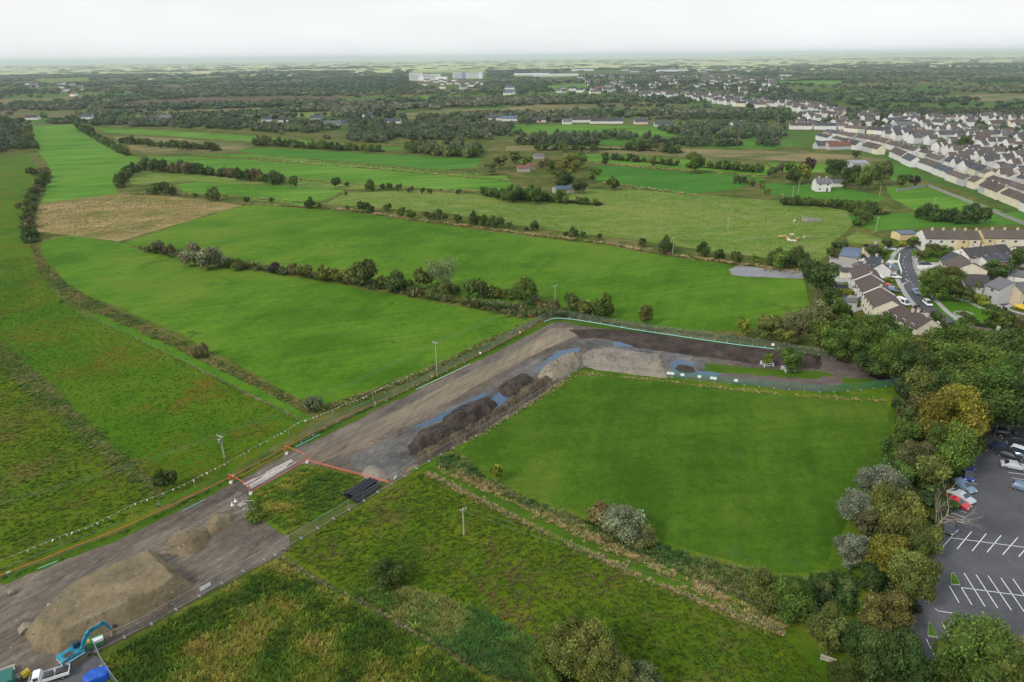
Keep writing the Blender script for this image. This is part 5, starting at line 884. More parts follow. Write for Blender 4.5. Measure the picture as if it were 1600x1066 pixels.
for i, (a, b, n, lab, tn) in enumerate([((1282, 218), (1372, 242), 9, 'in the row nearest the tawny slope', 0), ((1290, 212), (1390, 232), 9, 'in the second row behind the tawny slope', 0), ((1372, 226), (1455, 250), 8, 'in the row running down to the paddock', 0), ((1392, 244), (1432, 262), 4, 'in the short row above the paddock', 0), ((1438, 262), (1530, 296), 9, 'in the row along the paddock wall', 0), ((1452, 252), (1545, 282), 8, 'in the row behind the paddock wall', 0), ((1530, 300), (1640, 345), 9, 'in the row beside the green field', 0), ((1548, 290), (1640, 318), 7, 'in the row behind the green field', 0), ((1500, 266), (1640, 300), 8, 'in the slate-roofed row with gardens', 0), ((1232, 202), (1345, 203), 9, 'in the gabled row at the town edge', 0), ((1296, 196), (1345, 199), 5, 'in the white gabled row', 1.57), ((1378, 193), (1432, 190), 6, 'in the row below the town wood', 0), ((1412, 187), (1432, 186), 3, 'in the short row against the town wood', 1.57), ((1448, 189), (1545, 187), 9, 'in the long row below the town wood', 0), ((1460, 196), (1478, 198), 3, 'in the little row between trees', 0), ((1545, 200), (1640, 194), 8, 'in the row on the right town edge', 0), ((1470, 218), (1560, 216), 7, 'in the grey row across the town', 0), ((1556, 216), (1640, 222), 7, 'in the white row across the town', 0), ((1565, 232), (1640, 236), 5, 'in the white yards row', 0), ((1395, 212), (1470, 216), 7, 'in the low row in the town middle', 0), ((1318, 206), (1390, 212), 6, 'in the town middle row', 0), ((1242, 168), (1318, 182), 9, 'in the upper estate rows', 0), ((1248, 164), (1290, 170), 5, 'in the top estate row', 0), ((1272, 180), (1316, 186), 5, 'in the lower estate row', 0), ((1200, 163), (1216, 168), 2, 'on the upper estate edge', 0)]):
    row(a, b, n, WW, RR, 'dark-roofed town house '+lab, 'town houses '+lab, seed=i, turn=tn, gap=1.0)
house(G(1300, 214), .3, 14, 8, 4, 5.5, 'orange', 'grey', 'orange-fronted building in the town row', None, 0, False, 'house'); house(G(1412, 202), .0, 22, 16, 5, 8, (.40, .55, .50), 'grey', 'pale green-sided hall in the town', None, 0, False, 'hall', cat='hall')
for x, y, c, lab in [(1522, 222, 'red', 'red gabled house in the town'), (1534, 222, 'red', 'second red gabled house in the town')]: house(G(x, y), 1.4, 10, 8, 5, 8, c, 'dark', lab, None, 1, False)
# clusters far away
def cluster(pts, n, label, seed, sz=(9, 18), roofs=RR, mass=False):
    if mass: W_ = MB()
    P = [(p.x, p.y) for p in wpoly(pts)]; a = np.array(P); r = random.Random(seed); k = 0; tries = 0
    while k < n and tries < 4000:
        tries += 1; x = r.uniform(a[:, 0].min(), a[:, 0].max()); y = r.uniform(a[:, 1].min(), a[:, 1].max())
        if not inside(np.array([x]), np.array([y]), P)[0]: continue
        k += 1
        if mass:
            L_ = r.uniform(*sz); D_ = r.uniform(6.5, 9) if sz[1] < 20 else r.uniform(9, 12); tf = Matrix.Translation((x, y, 0)) @ Matrix.Rotation(r.uniform(-.4, .4), 4, 'Z'); V, F = gable_wall(L_, D_, 5.5, 8.6); W_.add([tf @ Vector(v) for v in V], F, 0); x_, y_ = L_/2+.2, D_/2+.3
            W_.add([tf @ Vector(v) for v in ((-x_, -y_, 5.2), (x_, -y_, 5.2), (x_, 0, 8.8), (-x_, 0, 8.8), (-x_, y_, 5.2), (x_, y_, 5.2))], [(0, 1, 2, 3), (3, 2, 5, 4)], r.choice([1, 1, 2])); HOUSES.append((x, y, L_)); continue
        house(Vector((x, y, 0)), r.uniform(-.4, .4), r.uniform(*sz), r.uniform(8, 11), r.choice([4., 5.5]), 8.0, r.choice(['white', 'white', 'white', 'cream', 'grey']), r.choice(roofs), label, 'far houses: '+label, 0, False)
    if mass: W_.build('distant_houses', [M_FARW, M_FARR, M_FARR2], None, label=label, kind='stuff')
M_FARW = plain('far_white_walls', (.66, .65, .62), .9, var=.05); M_FARR = plain('far_slate_roofs', (.085, .080, .080), .9, var=.3, scale=.05); M_FARR2 = plain('far_tile_roofs', (.105, .078, .064), .9, var=.2, scale=.05)
RF = ['grey', 'dark', 'slate', 'brown', 'red']
cluster([(1140, 158), (1200, 160), (1225, 166), (1220, 172), (1150, 168)], 12, 'white house in the far group left of the upper estate', 61, roofs=RF)
cluster([(985, 145), (1100, 148), (1140, 152), (1130, 157), (1000, 152)], 26, 'tight row of far white houses behind the wood', 62, roofs=RF, mass=True)
cluster([(925, 136), (955, 133), (958, 147), (928, 147)], 6, 'far white building near the mast', 63, (18, 30), RF)
cluster([(870, 140), (920, 140), (915, 146), (872, 146)], 8, 'far house in the row with one red roof', 64, roofs=RF)
cluster([(630, 128), (690, 126), (760, 130), (745, 140), (690, 139)], 26, 'far estate of small houses below the hospital', 65, roofs=['red', 'grey', 'brown', 'dark'], mass=True)
cluster([(30, 132), (90, 130), (140, 136), (150, 148), (60, 155), (40, 145)], 14, 'far white house in the hamlet on the left', 66, roofs=RF)
cluster([(1000, 122), (1200, 116), (1260, 122), (1230, 136), (1040, 134)], 30, 'houses of the distant suburb', 67, (12, 24), RF, mass=True)
cluster([(920, 112), (1180, 104), (1180, 112), (930, 120)], 18, 'white houses of the farther suburb', 68, (18, 40), RF, mass=True)
cluster([(0, 108), (500, 104), (900, 102), (900, 112), (400, 130), (0, 128)], 22, 'white houses strewn over the distant plain', 69, (14, 30), RF, mass=True)
cluster([(0, 100), (800, 91), (1600, 88), (1600, 96), (800, 101), (0, 107)], 30, 'white farms strewn over the horizon plain', 70, (40, 90), ['grey'], mass=True)
cluster([(1232, 196), (1290, 172), (1330, 182), (1440, 186), (1640, 186), (1640, 196), (1440, 200), (1300, 207)], 60, 'small houses filling the far side of the town', 72, (6, 10), RF, mass=True)
cluster([(1300, 206), (1470, 205), (1640, 202), (1640, 232), (1520, 238), (1400, 222)], 70, 'small houses and sheds filling the middle of the town', 73, (5, 10), RF, mass=True)
cluster([(1440, 236), (1640, 250), (1640, 300), (1560, 285), (1470, 262)], 46, 'small houses and yard sheds behind the paddock rows', 74, (4, 9), RF, mass=True)
cluster([(1080, 150), (1230, 160), (1320, 178), (1300, 184), (1200, 172), (1080, 158)], 46, 'small white houses of the upper estate', 75, (6, 11), RF, mass=True)
cluster([(900, 118), (1200, 120), (1230, 142), (1130, 150), (930, 148)], 90, 'white houses thick among the far suburb trees', 76, (8, 18), RF, mass=True)
cluster([(790, 135), (812, 135), (812, 150), (792, 150)], 3, 'pale blue-roofed house at the wood edge', 71, (20, 26), ['blue'])
# hospital and sheds
def block(x, y, L_, W_, h, label, extra=(), group=None, col=(.80, .80, .80)):
    p = G(x, y); e = empty('office_block', p, PR.uniform(-.1, .1), label, 'building', group); b = MB(); b.box((-L_/2, -W_/2, 0), (L_/2, W_/2, h)); b.box((-L_/2-.4, -W_/2-.4, h), (L_/2+.4, W_/2+.4, h+.8))
    o = b.build('wall', [M_WALL], e); o.color = col+(1,)
    for i, (dx, w_, h_, c) in enumerate(extra):
        b = MB(); b.box((dx-w_/2, -W_/2-2-i*.1, 0), (dx+w_/2, W_/2-3, h_)); o = b.build('annexe', [M_WALL], e); o.color = c+(1,)
    ns = int(h//4)
    for s in range(ns):
        b = MB(); b.box((-L_*.46, -W_/2-.12, s*4+1.4), (L_*.46, -W_/2+.02, s*4+2.8)); b.build('window', [M_GLASS], e)
block(650, 126, 45, 30, 24, 'left white hospital block, squarest one', col=(.82, .82, .80)); block(675, 126, 60, 30, 20, 'middle white hospital block with steps', [(36, 40, 12, (.80, .80, .78)), (-36, 20, 13, (.8, .8, .8))])
block(720, 123, 60, 30, 20, 'white hospital block with grey tower', [(12, 14, 25, (.25, .30, .42))]); block(742, 123, 62, 30, 20, 'long right hospital block', [(24, 12, 22, (.7, .72, .75))])
for x, y, L_, lab in [(830, 118, 150, 'long white factory shed, left'), (868, 119, 190, 'longest white factory shed, right'), (910, 111, 120, 'white warehouse above the pale field'), (1050, 112, 150, 'distant white warehouse in the suburb')]: house(G(x, y), 0, L_, 45, 7, 9, 'white', (.55, .56, .58), lab, None, 0, False, 'factory', cat='factory')

# --- woods of the middle and far distance
def woods(name, N_, d0, d1, seed, protos, wlo, whi, hlo, hhi, thr, label, cols, scale, half=.95, grow=0.):
    r = np.random.default_rng(seed); q = r.uniform(0, 1, N_); D = d0*(d1/d0)**q; A = r.uniform(-half, half, N_); X = D*np.tan(A*.72); Y = D
    nz = fbm(X*scale, Y*scale*1.8, seed+40, 4); k = nz > thr+r.uniform(-.03, .03, N_)
    hed = (np.abs(((X*.966+Y*.26)/170+fbm(X/500, Y/500, 3)*1.2) % 1-.5) < .025+.00001*D) | (np.abs(((Y*.966-X*.26)/120+fbm(X/400, Y/400, 8)) % 1-.5) < .04)
    k |= hed & (r.uniform(size=N_) < .5)
    for F in F_FIELDS[1:]:
        a = np.array(F); m_ = (X > a[:, 0].min()) & (X < a[:, 0].max()) & (Y > a[:, 1].min()) & (Y < a[:, 1].max()) & k
        if m_.any(): i = np.where(m_)[0]; k[i[inside(X[i], Y[i], F)]] = False
    for F in KEEP:
        i = np.where(k)[0]; k[i[inside(X[i], Y[i], F)]] = False
    for hx_, hy_, hl in HOUSES:                    # gardens and open ground on the near side of the houses
        dd = math.hypot(hx_, hy_)
        if dd < d0*.9 or dd > d1*1.2: continue
        u = X*hx_/dd+Y*hy_/dd; v_ = np.abs(-X*hy_/dd+Y*hx_/dd); k &= ~((u < dd+6) & (u > dd-dd*.085) & (v_ < hl*.62+2) & (r.uniform(size=N_) < .93))
    X = X[k]; Y = Y[k]; D = D[k]; n = len(X); cols = np.array(cols)
    zone = (fbm(X*scale*2.5, Y*scale*2.5, seed+77, 2)-.3)/.4*len(cols)+r.uniform(-1, 1, n); ix = np.clip(zone, 0, len(cols)-1).astype(int)
    tn = cols[ix]*r.uniform(.7, 1.3, (n, 1)); wv = r.uniform(wlo, whi, n)*(1+grow*D/1000); h = r.uniform(hlo, hhi, n)
    for j, p in enumerate(protos):
        s = np.arange(n) % len(protos) == j
        scatter(name, p, np.stack([X, Y, np.zeros(n)], 1)[s], np.stack([wv, wv, h], 1)[s], r.uniform(0, 6.28, n)[s], tn[s], label)
KEEP = [[(p.x, p.y) for p in wpoly(q)] for q in (
    [(-900, 260), (40, 200), (120, 194), (300, 200), (640, 216), (800, 200), (1060, 198), (1220, 214), (1250, 206), (1300, 200), (1700, 220), (2600, 400), (1900, 900), (-900, 900)],
    [(630, 128), (650, 110), (760, 108), (770, 128), (700, 145)], [(1230, 192), (1300, 170), (1330, 176), (1260, 205)], [(790, 118), (1000, 108), (1000, 122), (800, 124)])]
WD = [(.075, .118, .062), (.09, .145, .062), (.115, .17, .066), (.15, .18, .078), (.10, .125, .075), (.18, .19, .11)]
woods('woods', 9000, 520, 1000, 51, PM, 6, 12, 4, 9, .545, 'woods and scrub beyond the strip fields', WD, .006)
woods('forest', 16000, 960, 2300, 52, PF, 9, 17, 5, 10, .54, 'far woods fading into the haze', WD, .0030)
woods('treeline', 17000, 2200, 4500, 53, PF, 16, 34, 6, 10, .515, 'distant wooded country fading into the haze', WD, .0016, grow=.12)
woods('hedgerows', 5000, 4600, 16000, 54, PF[:1], 30, 70, 5, 8, .66, 'hedges of the farmland on the horizon', WD, .0008, grow=.12)
def wood_patch(name, pts, dens, wlo, whi, hlo, hhi, label, seed, cols=WD, thr=0.):
    X, Y, r = in_poly(pts, dens, seed)
    if thr: k = fbm(X*.02, Y*.02, seed) > thr; X = X[k]; Y = Y[k]
    k = np.ones(len(X), bool)
    for hx_, hy_, hl in HOUSES:
        dd = math.hypot(hx_, hy_); u = X*hx_/dd+Y*hy_/dd; v_ = np.abs(-X*hy_/dd+Y*hx_/dd); k &= ~((u < dd+5) & (u > dd-min(40, dd*.05)) & (v_ < hl*.6))
    X = X[k]; Y = Y[k]; n = len(X); cols = np.array(cols); tn = cols[r.integers(0, len(cols), n)]*r.uniform(.75, 1.25, (n, 1)); wv = r.uniform(wlo, whi, n); h = r.uniform(hlo, hhi, n)
    return scatter(name, PM[seed % 3], np.stack([X, Y, np.zeros(n)], 1), np.stack([wv, wv, h], 1), r.uniform(0, 6.28, n), tn, label)
for i, (pts, dn, lab, th) in enumerate([
 ([(400, 196), (560, 190), (690, 196), (722, 212), (640, 222), (600, 226), (480, 214), (400, 206)], .022, 'mixed wood behind the strip fields', .42), ([(640, 229), (750, 236), (748, 246), (640, 239)], .03, 'willow thicket at the end of the strip fields', 0), ([(1030, 203), (1130, 195), (1220, 204), (1232, 217), (1110, 218), (1050, 210)], .025, 'wood between the far lane and the town', .38), ([(130, 192), (400, 190), (400, 204), (250, 199), (150, 199)], .022, 'wood behind the thin green strip', .40),
 ([(-60, 192), (32, 194), (48, 232), (-40, 246)], .02, 'wood at the left edge beside the narrow field', .35), ([(720, 205), (850, 213), (1050, 214), (1050, 218), (800, 222), (700, 214)], .012, 'broken hedges before the far bungalows', .45), ([(640, 205), (800, 198), (800, 214), (700, 222), (640, 222)], .012, 'scattered scrub left of the far bungalows', .45), ([(800, 222), (1215, 226), (1215, 230), (800, 228)], .02, 'hedge along the tawny strip', .4), ([(1060, 218), (1110, 219), (1100, 228), (1060, 226)], .02, 'clump on the far green field', 0),
 ([(1480, 208), (1560, 204), (1640, 208), (1640, 214), (1500, 214)], .010, 'garden trees in the upper town', .4), ([(1480, 222), (1570, 226), (1640, 240), (1640, 262), (1540, 254), (1490, 236)], .012, 'park trees in the town', .45), ([(1240, 186), (1360, 188), (1440, 196), (1440, 204), (1300, 194)], .010, 'garden trees at the town edge', .4), ([(1560, 262), (1640, 275), (1640, 300), (1580, 284)], .012, 'garden trees between the town rows', .4), ([(1390, 176), (1640, 176), (1640, 184), (1390, 186)], .03, 'wood above the town', 0)]):
    wood_patch('woods', pts, dn, 5, 10, 4.5, 9, lab, 300+i, thr=th)
for i, (pts, dn) in enumerate([([(1232, 196), (1290, 172), (1330, 182), (1440, 186), (1640, 186), (1640, 196), (1440, 200), (1300, 207)], .0065), ([(1300, 206), (1470, 205), (1640, 202), (1640, 232), (1520, 238), (1400, 222)], .0050), ([(1440, 236), (1640, 250), (1640, 300), (1560, 285), (1470, 262)], .0060), ([(900, 118), (1200, 120), (1230, 142), (1330, 178), (1200, 172), (930, 148)], .0025)]):
    wood_patch('garden_trees', pts, dn, 5, 10, 5, 9, 'garden trees scattered among the houses '+['on the far side of the town', 'in the middle of the town', 'behind the paddock rows', 'of the far suburb'][i], 340+i)
UG = [(.05, .09, .025), (.075, .13, .03), (.11, .14, .04), (.06, .08, .03)]
wood_patch('undergrowth', [(1405, 605), (1440, 560), (1500, 590), (1560, 650), (1528, 680), (1508, 712), (1496, 745), (1482, 790), (1468, 830), (1456, 870), (1440, 905), (1424, 950), (1416, 990), (1432, 1066), (1330, 1075), (1360, 960), (1350, 920), (1335, 880), (1360, 830), (1375, 760), (1398, 690)], .10, 2.5, 5, 2, 4, 'shrubs under the tree belt by the car park', 330, UG)
wood_patch('undergrowth', [(1290, 500), (1330, 490), (1420, 505), (1480, 515), (1650, 540), (1650, 640), (1560, 640), (1480, 600), (1420, 590), (1340, 555), (1290, 540)], .06, 3, 6, 3, 6, 'shrubs filling the wood between estate and playing field', 331, UG)
wood_patch('undergrowth', [(1180, 955), (1240, 975), (1300, 1010), (1340, 1066), (1300, 1000), (1330, 940), (1340, 905), (1290, 905), (1230, 915)], .07, 1.5, 3.5, 1, 2.4, 'low shrubs at the corner of the playing field', 332, UG)
wood_patch('undergrowth', [(800, 1050), (850, 1020), (900, 1035), (980, 1045), (1040, 1066), (1040, 1100), (800, 1100)], .08, 2, 4, 1.5, 3.5, 'shrubs under the olive trees at the bottom edge', 333, UG)
wood_patch('undergrowth', [(1286, 440), (1300, 436), (1318, 490), (1296, 495)], .08, 2, 4, 1.5, 3.5, 'hedge shrubs along the garden boundary', 334, UG)
# ------------------------------------------------------------------ cars
def car_meshes(kind):
    prof = {'hatch': [(-2.0, .35), (-2.05, .75), (-1.9, 1.0), (-1.75, 1.42), (-.9, 1.5), (.1, 1.46), (.95, 1.0), (1.75, .86), (2.0, .62), (2.02, .35)],
            'saloon': [(-2.25, .35), (-2.28, .85), (-1.65, .98), (-1.0, 1.42), (-.2, 1.46), (.4, 1.40), (1.15, .98), (2.0, .84), (2.22, .6), (2.22, .35)],
            'suv': [(-2.2, .4), (-2.25, .9), (-2.15, 1.15), (-1.9, 1.62), (-.6, 1.68), (.3, 1.62), (1.05, 1.12), (1.95, 1.0), (2.2, .75), (2.2, .4)],
            'van': [(-2.6, .4), (-2.62, 1.0), (-2.6, 1.85), (-1.8, 1.95), (.6, 1.93), (1.25, 1.85), (1.9, 1.15), (2.5, 1.0), (2.6, .75), (2.6, .4)]}[kind]
    b = MB(); n = len(prof); hw = .9
    def sec(y, zc, ins): return [Vector((x, y, z)) if z < 1.02 else Vector((x*(1-ins*.1), y*(1-ins), z)) for x, z in prof]
    cols = [(-hw, .22), (-hw*.6, .18), (hw*.6, .18), (hw, .22)]; V = []
    for y, ins in cols: V += sec(y, 0, ins)
    F = [(k*n+i, k*n+(i+1) % n, (k+1)*n+(i+1) % n, (k+1)*n+i) for k in range(3) for i in range(n)]+[tuple(range(n-1, -1, -1)), tuple(range(3*n, 4*n))]
    b.add(V, F); m = b.mesh('body', [M_PAINT]); bm = bmesh.new(); bm.from_mesh(m); bmesh.ops.recalc_face_normals(bm, faces=bm.faces); bmesh.ops.bevel(bm, geom=[e for e in bm.edges if e.calc_face_angle(0) > .6], offset=.05, segments=1, affect='EDGES'); bm.to_mesh(m); bm.free()
    top = max(z for x, z in prof); up = [(x, z) for x, z in prof if z > .95]
    g = MB(); hi = [p for p in up if p[1] > 1.2]; f1 = up[-1]; f0 = up[0]
    def q(p, y): k = .18 if p[1] > 1.02 else .0; return Vector((p[0]*(1-k*.1), y*(1-k), p[1]))
    # windscreen, rear screen as slabs a touch outside the skin; side glass
    a, c = hi[-1], f1; g.add([q(a, -.72)+Vector((.02, 0, .0)), q(a, .72)+Vector((.02, 0, 0)), q(c, .8)+Vector((-.02, 0, .03)), q(c, -.8)+Vector((-.02, 0, .03))], [(0, 1, 2, 3)])
    a, c = hi[0], f0; 
    m2 = g.mesh('windscreen', [M_GLASS]); g = MB()
    if kind != 'van': g.add([q(a, -.7)+Vector((-.03, 0, 0)), q(c, -.75)+Vector((-.03, 0, .04)), q(c, .75)+Vector((-.03, 0, .04)), q(a, .7)+Vector((-.03, 0, 0))], [(0, 1, 2, 3)])
    m2r = g.mesh('rear_window', [M_GLASS]) if kind != 'van' else None; m3 = []
    for sg in (-1, 1):
        s = MB(); lo = 1.04; x0 = hi[0][0]+.15 if kind != 'van' else .1; x1 = hi[-1][0]-.02
        V = [Vector((x0-.1, sg*.785, lo)), Vector((x1+.42, sg*.785, lo)), Vector((x1, sg*.752, top-.12)), Vector((x0+.05, sg*.752, top-.12))]
        s.add(V, [(0, 1, 2, 3) if sg < 0 else (3, 2, 1, 0)]); m3.append(s.mesh('side_window', [M_GLASS]))
    ln = prof[-1][0]; zl = .68 if kind != 'van' else .85
    return m, (m2, m2r), m3, ln, prof[0][0], zl
wm = MB(); wm.bar((0, -.1, 0), (0, .1, 0), .32, 12, 0); TYRE = wm.mesh('wheel', [M_TYRE]); wm = MB(); wm.bar((0, -.105, 0), (0, .105, 0), .19, 8, 0); RIM = wm.mesh('rim', [M_RIM])
hb = MB(); hb.box((-.04, -.17, -.08), (.05, .17, .08)); HL = hb.mesh('headlight', [M_LAMP]); TL = hb.mesh('tail_light', [M_TAIL])
CK = {k: car_meshes(k) for k in ('hatch', 'saloon', 'suv', 'van')}
CC = dict(black=(.015, .016, .018), dark=(.03, .033, .04), blue=(.01, .035, .24), lblue=(.16, .24, .34), silver=(.48, .50, .52), white=(.78, .78, .78), red=(.50, .02, .025), navy=(.02, .04, .09), sky=(.20, .42, .60), yellow=(.70, .50, .03))
def car(px, py, hx, hy, kind, col, label, group=None, z=.04):
    p = G(px, py); q = G(px+hx, py+hy); d = q-p; B, W1, W2, f, r, zl = CK[kind]
    e = empty('car' if kind != 'van' else 'van', Vector((p.x, p.y, z)), math.atan2(d.y, d.x), label, 'car' if kind != 'van' else 'van', group)
    o = obj('body', B, e); o.color = CC[col]+(1,); obj('windscreen', W1[0], e); [obj('side_window', x, e) for x in W2]
    if W1[1]: obj('rear_window', W1[1], e)
    for sx in (r+.75, f-.75):
        for sy in (-.82, .82): w_ = obj('wheel', TYRE, e, loc=(sx, sy, .32)); obj('rim', RIM, w_)
    for sy in (-.62, .62): obj('headlight', HL, e, loc=(f, sy, zl-.02)); obj('tail_light', TL, e, loc=(r-.02, sy, zl+.06))
    return e
PK = 'cars in the car park'
for x, y, hx, hy, k, c, lab in [(*c6(315, 462), 10, 90, 'hatch', 'dark', 'dark car half hidden under the trees'), (*c6(328, 565), 10, 60, 'suv', 'blue', 'bright blue car at the end of the tree-side bays'), (*c6(297, 662), 60, 38, 'hatch', 'lblue', 'pale blue car in the tree-side bays'), (*c6(272, 748), 60, 32, 'saloon', 'silver', 'silver-blue car in the tree-side bays'), (*c6(228, 798), 60, 26, 'saloon', 'red', 'red car in the tree-side bays'), (*c6(166, 1006), -5, 40, 'hatch', 'dark', 'dark car below the bare tree'),
 (*c6(640, 218), 60, 8, 'hatch', 'black', 'black car in the top row of the cluster'), (*c6(700, 268), -60, -10, 'hatch', 'dark', 'dark car with bright windscreen in the top cluster'), (*c6(618, 352), 60, 22, 'suv', 'navy', 'dark car with pale roof glare at the cluster edge'), (*c6(672, 402), 60, 20, 'saloon', 'dark', 'dark saloon in front of the cluster edge'), (*c6(762, 338), -60, -16, 'suv', 'dark', 'dark car in the middle of the cluster'), (*c6(778, 378), 60, 20, 'suv', 'white', 'white car in the cluster'), (*c6(810, 420), 60, 18, 'hatch', 'navy', 'navy car in the cluster at the frame edge'), (*c6(712, 492), 60, 12, 'saloon', 'silver', 'silver saloon alone below the cluster'), (*c6(800, 676), 60, 18, 'hatch', 'lblue', 'blue-grey car at the frame edge')]:
    car(x, y, hx, hy, k, c, lab, PK)
c4 = lambda x, y: (1290+x/8.2, 440+y/8.2)
for x, y, hx, hy, k, c, lab in [(*c2(1155, 975), 12, 12, 'hatch', 'lblue', 'pale blue car parked by the street lamp'), (*c4(1300, 300), 10, 9, 'suv', 'white', 'white and red car on the estate road'), (*c2(880, 778), 20, 2, 'suv', 'white', 'white car in the drive below the garage'), (*c2(715, 785), 20, 2, 'hatch', 'white', 'second white car beside the terrace drive'), (*c2(815, 910), 18, 5, 'hatch', 'red', 'red car in front of the stepped terrace'), (*c2(865, 945), 18, 4, 'hatch', 'lblue', 'grey-blue car next to the red one'), (*c4(985, 290), 16, 8, 'van', 'white', 'white van below the stepped terrace'), (*c4(1190, 378), 12, 10, 'hatch', 'black', 'black car on the pavement of the estate road'), (1464, 500, 14, 6, 'hatch', 'white', 'white car at the low end of the estate road'), (1391, 391, 14, 3, 'saloon', 'silver', 'silver car beside the brown bungalow'), (*c2(1270, 610), 20, 1, 'saloon', 'dark', 'dark car behind the white boundary wall'), (*c2(1395, 350), 14, 2, 'hatch', 'red', 'red car in front of the cream terrace'), (1489, 380, 14, 0, 'suv', 'black', 'black car in front of the cream terrace'), (1478, 381, 14, 0, 'hatch', 'dark', 'dark car beside the black one at the terrace'), (1495, 388, 14, 0, 'hatch', 'silver', 'silver car in the terrace road'), (1592, 475, 14, 5, 'van', 'sky', 'light blue van on the side road'), (1597, 484, 14, 4, 'hatch', 'yellow', 'yellow car below the light blue van'), (1420, 372, 10, -6, 'hatch', 'silver', 'grey car by the low yellow shed'), (1300, 430, 10, 5, 'hatch', 'white', 'white car in the back yards'), (1592, 380, 14, 0, 'hatch', 'white', 'white car by the second terrace'), (1576, 381, 14, 0, 'hatch', 'dark', 'dark car by the second terrace')]:
    car(x, y, hx, hy, k, c, lab, z=.06)
# ------------------------------------------------------------------ poles and wires
def pole_obj(name, b, t, label, arm=1.4, ins=True, lamp=False, rz=None, cat='pole', group=None):
    p = G(*b); 
    # height from the photo: find h so that the top lands on its pixel row
    lo, hi = 1., 20.
    R3 = ROT.to_3x3().transposed()
    for _ in range(40):
        h = (lo+hi)/2; c = R3 @ (Vector((p.x, p.y, h))-Vector((0, 0, CAM_H))); y = 533-FOC*c.y/(-c.z)
        if y > t[1]: lo = h
        else: hi = h
    e = empty(name, p, rz or 0, label, cat, group); m = MB(); m.bar((0, 0, -.2), (0, 0, h), .15 if not lamp else .09, 8, 0, .10 if not lamp else .05); m.build('shaft', [M_POLE if not lamp else M_STEEL], e)
    if lamp:
        m = MB(); m.bar((0, 0, h-.1), (1.1, 0, h+.15), .04); m.build('arm', [M_STEEL], e); m = MB(); m.box((.9, -.14, h+.08), (1.6, .14, h+.22)); m.build('lamp_head', [M_LAMP], e)
    elif arm:
        m = MB(); m.box((-arm/2, -.16, h-.35), (arm/2, -.06, h-.2)); m.build('crossarm', [M_POLE], e)
        for s in (-.9, 0, .9): m = MB(); m.bar((s*arm/2, -.11, h-.2), (s*arm/2, -.11, h+.02), .055, 6); m.build('insulator', [M_WHITE], e)
    return Vector((p.x, p.y, h))
D0 = 1.05
p1 = pole_obj('utility_pole', (351, 716), (341, 680), 'wooden pole with transformer gear in the left pasture', 1.8, rz=D0-1.57)
m = MB(); m.bar((.0, -.45, p1.z-1.6), (0, -.45, p1.z-.8), .28, 10); tr = m.build('transformer', [M_STEEL]); tr.parent = [o for o in COL.objects if o.get('label') == 'wooden pole with transformer gear in the left pasture'][0]
p2 = pole_obj('utility_pole', (683, 588), (680, 534), 'tall wooden pole rising through the rope fence', 1.6, rz=D0-1.57)
p3 = pole_obj('utility_pole', (867, 473), (866, 446), 'wooden pole standing in the meadow hedge', 1.6, rz=.5)
p4 = pole_obj('utility_pole', (1051, 398), (1052, 371), 'wooden pole beside a dark bush in the far meadow hedge', 1.6, rz=.5)
p5 = pole_obj('utility_pole', (1137, 360), (1138, 341), 'wooden pole in the middle of the pale pasture', 1.6, rz=.5)
p6 = pole_obj('utility_pole', (725, 836), (722, 794), 'wooden pole in the wild meadow', 1.2, rz=.6)
p7 = pole_obj('utility_pole', (1388, 1022), (1392, 986), 'wooden pole with white insulators among the bottom trees', 1.8, rz=-.6)
p8 = pole_obj('utility_pole', (1221, 321), (1222, 303), 'wooden pole in the hedge below the farm field', 1.4)
for b_, t_, lab in [((1238, 308), (1239, 291), 'wooden pole in the farm field, left of two'), ((1247, 303), (1248, 285), 'wooden pole in the farm field, right of two'), ((1368, 363), (1373, 339), 'pole by the lane end behind the sheds'), ((1374, 306), (1375, 291), 'pole at the corner of the farm field'), ((1458, 327), (1460, 309), 'pole alone in the field beside the estate wall'), ((1404, 384), (1406, 371), 'pole at the estate road bend'), ((1281, 458), (1284, 437), 'pole in front of the dark corner tree'), ((1535, 462), (1538, 446), 'pole at the lane bend by the flowering bush'), ((1302, 487), (1303, 470), 'short pole at the garden boundary')]:
    pole_obj('utility_pole', b_, t_, lab, 1.2, rz=.5)
pole_obj('street_lamp', (1438, 462), (1441, 440), 'grey street lamp on the estate lawn', lamp=True, rz=2.8, cat='street lamp'); pole_obj('street_lamp', (1592, 520), (1599, 497), 'grey street lamp at the edge of the green', lamp=True, cat='street lamp')
q = pole_obj('car_park_lamp', (1553, 684), (1558, 658), 'car park lamp post with two wide heads', arm=0, lamp=True, cat='street lamp', rz=.1)
el = [o for o in COL.objects if o.get('label') == 'car park lamp post with two wide heads'][0]
m = MB(); m.box((-1.6, -.14, q.z+.08), (-.9, .14, q.z+.22)); m.build('lamp_head', [M_LAMP], el); m = MB(); m.bar((0, 0, q.z-.1), (-1.1, 0, q.z+.15), .04); m.build('arm', [M_STEEL], el)
def wire(a, b, off, sag, label, r=.014):
    m = MB(); n = 14; d = (b-a); u = Vector((-d.y, d.x, 0)).normalized()*off; pr = None
    for i in range(n+1):
        t = i/n; p = a.lerp(b, t)+u+Vector((0, 0, -sag*4*t*(1-t))); 
        if pr is not None: m.bar(pr, p, r, 3, cap=False)
        pr = p
    return m.build('power_line', [M_WIRE], None, label=label, cat='power line', group='power lines')
p0 = G(-220, 890); p0.z = p1.z
for i, o_ in enumerate((-.7, 0, .7)):
    nm = ['left', 'middle', 'right'][i]; wire(p0, p1, o_, 1.0, nm+' wire leading to the transformer pole'); wire(p1, p2, o_, 1.2, nm+' wire between transformer pole and fence pole'); wire(p2, p3, o_, 1.2, nm+' wire between fence pole and hedge pole')
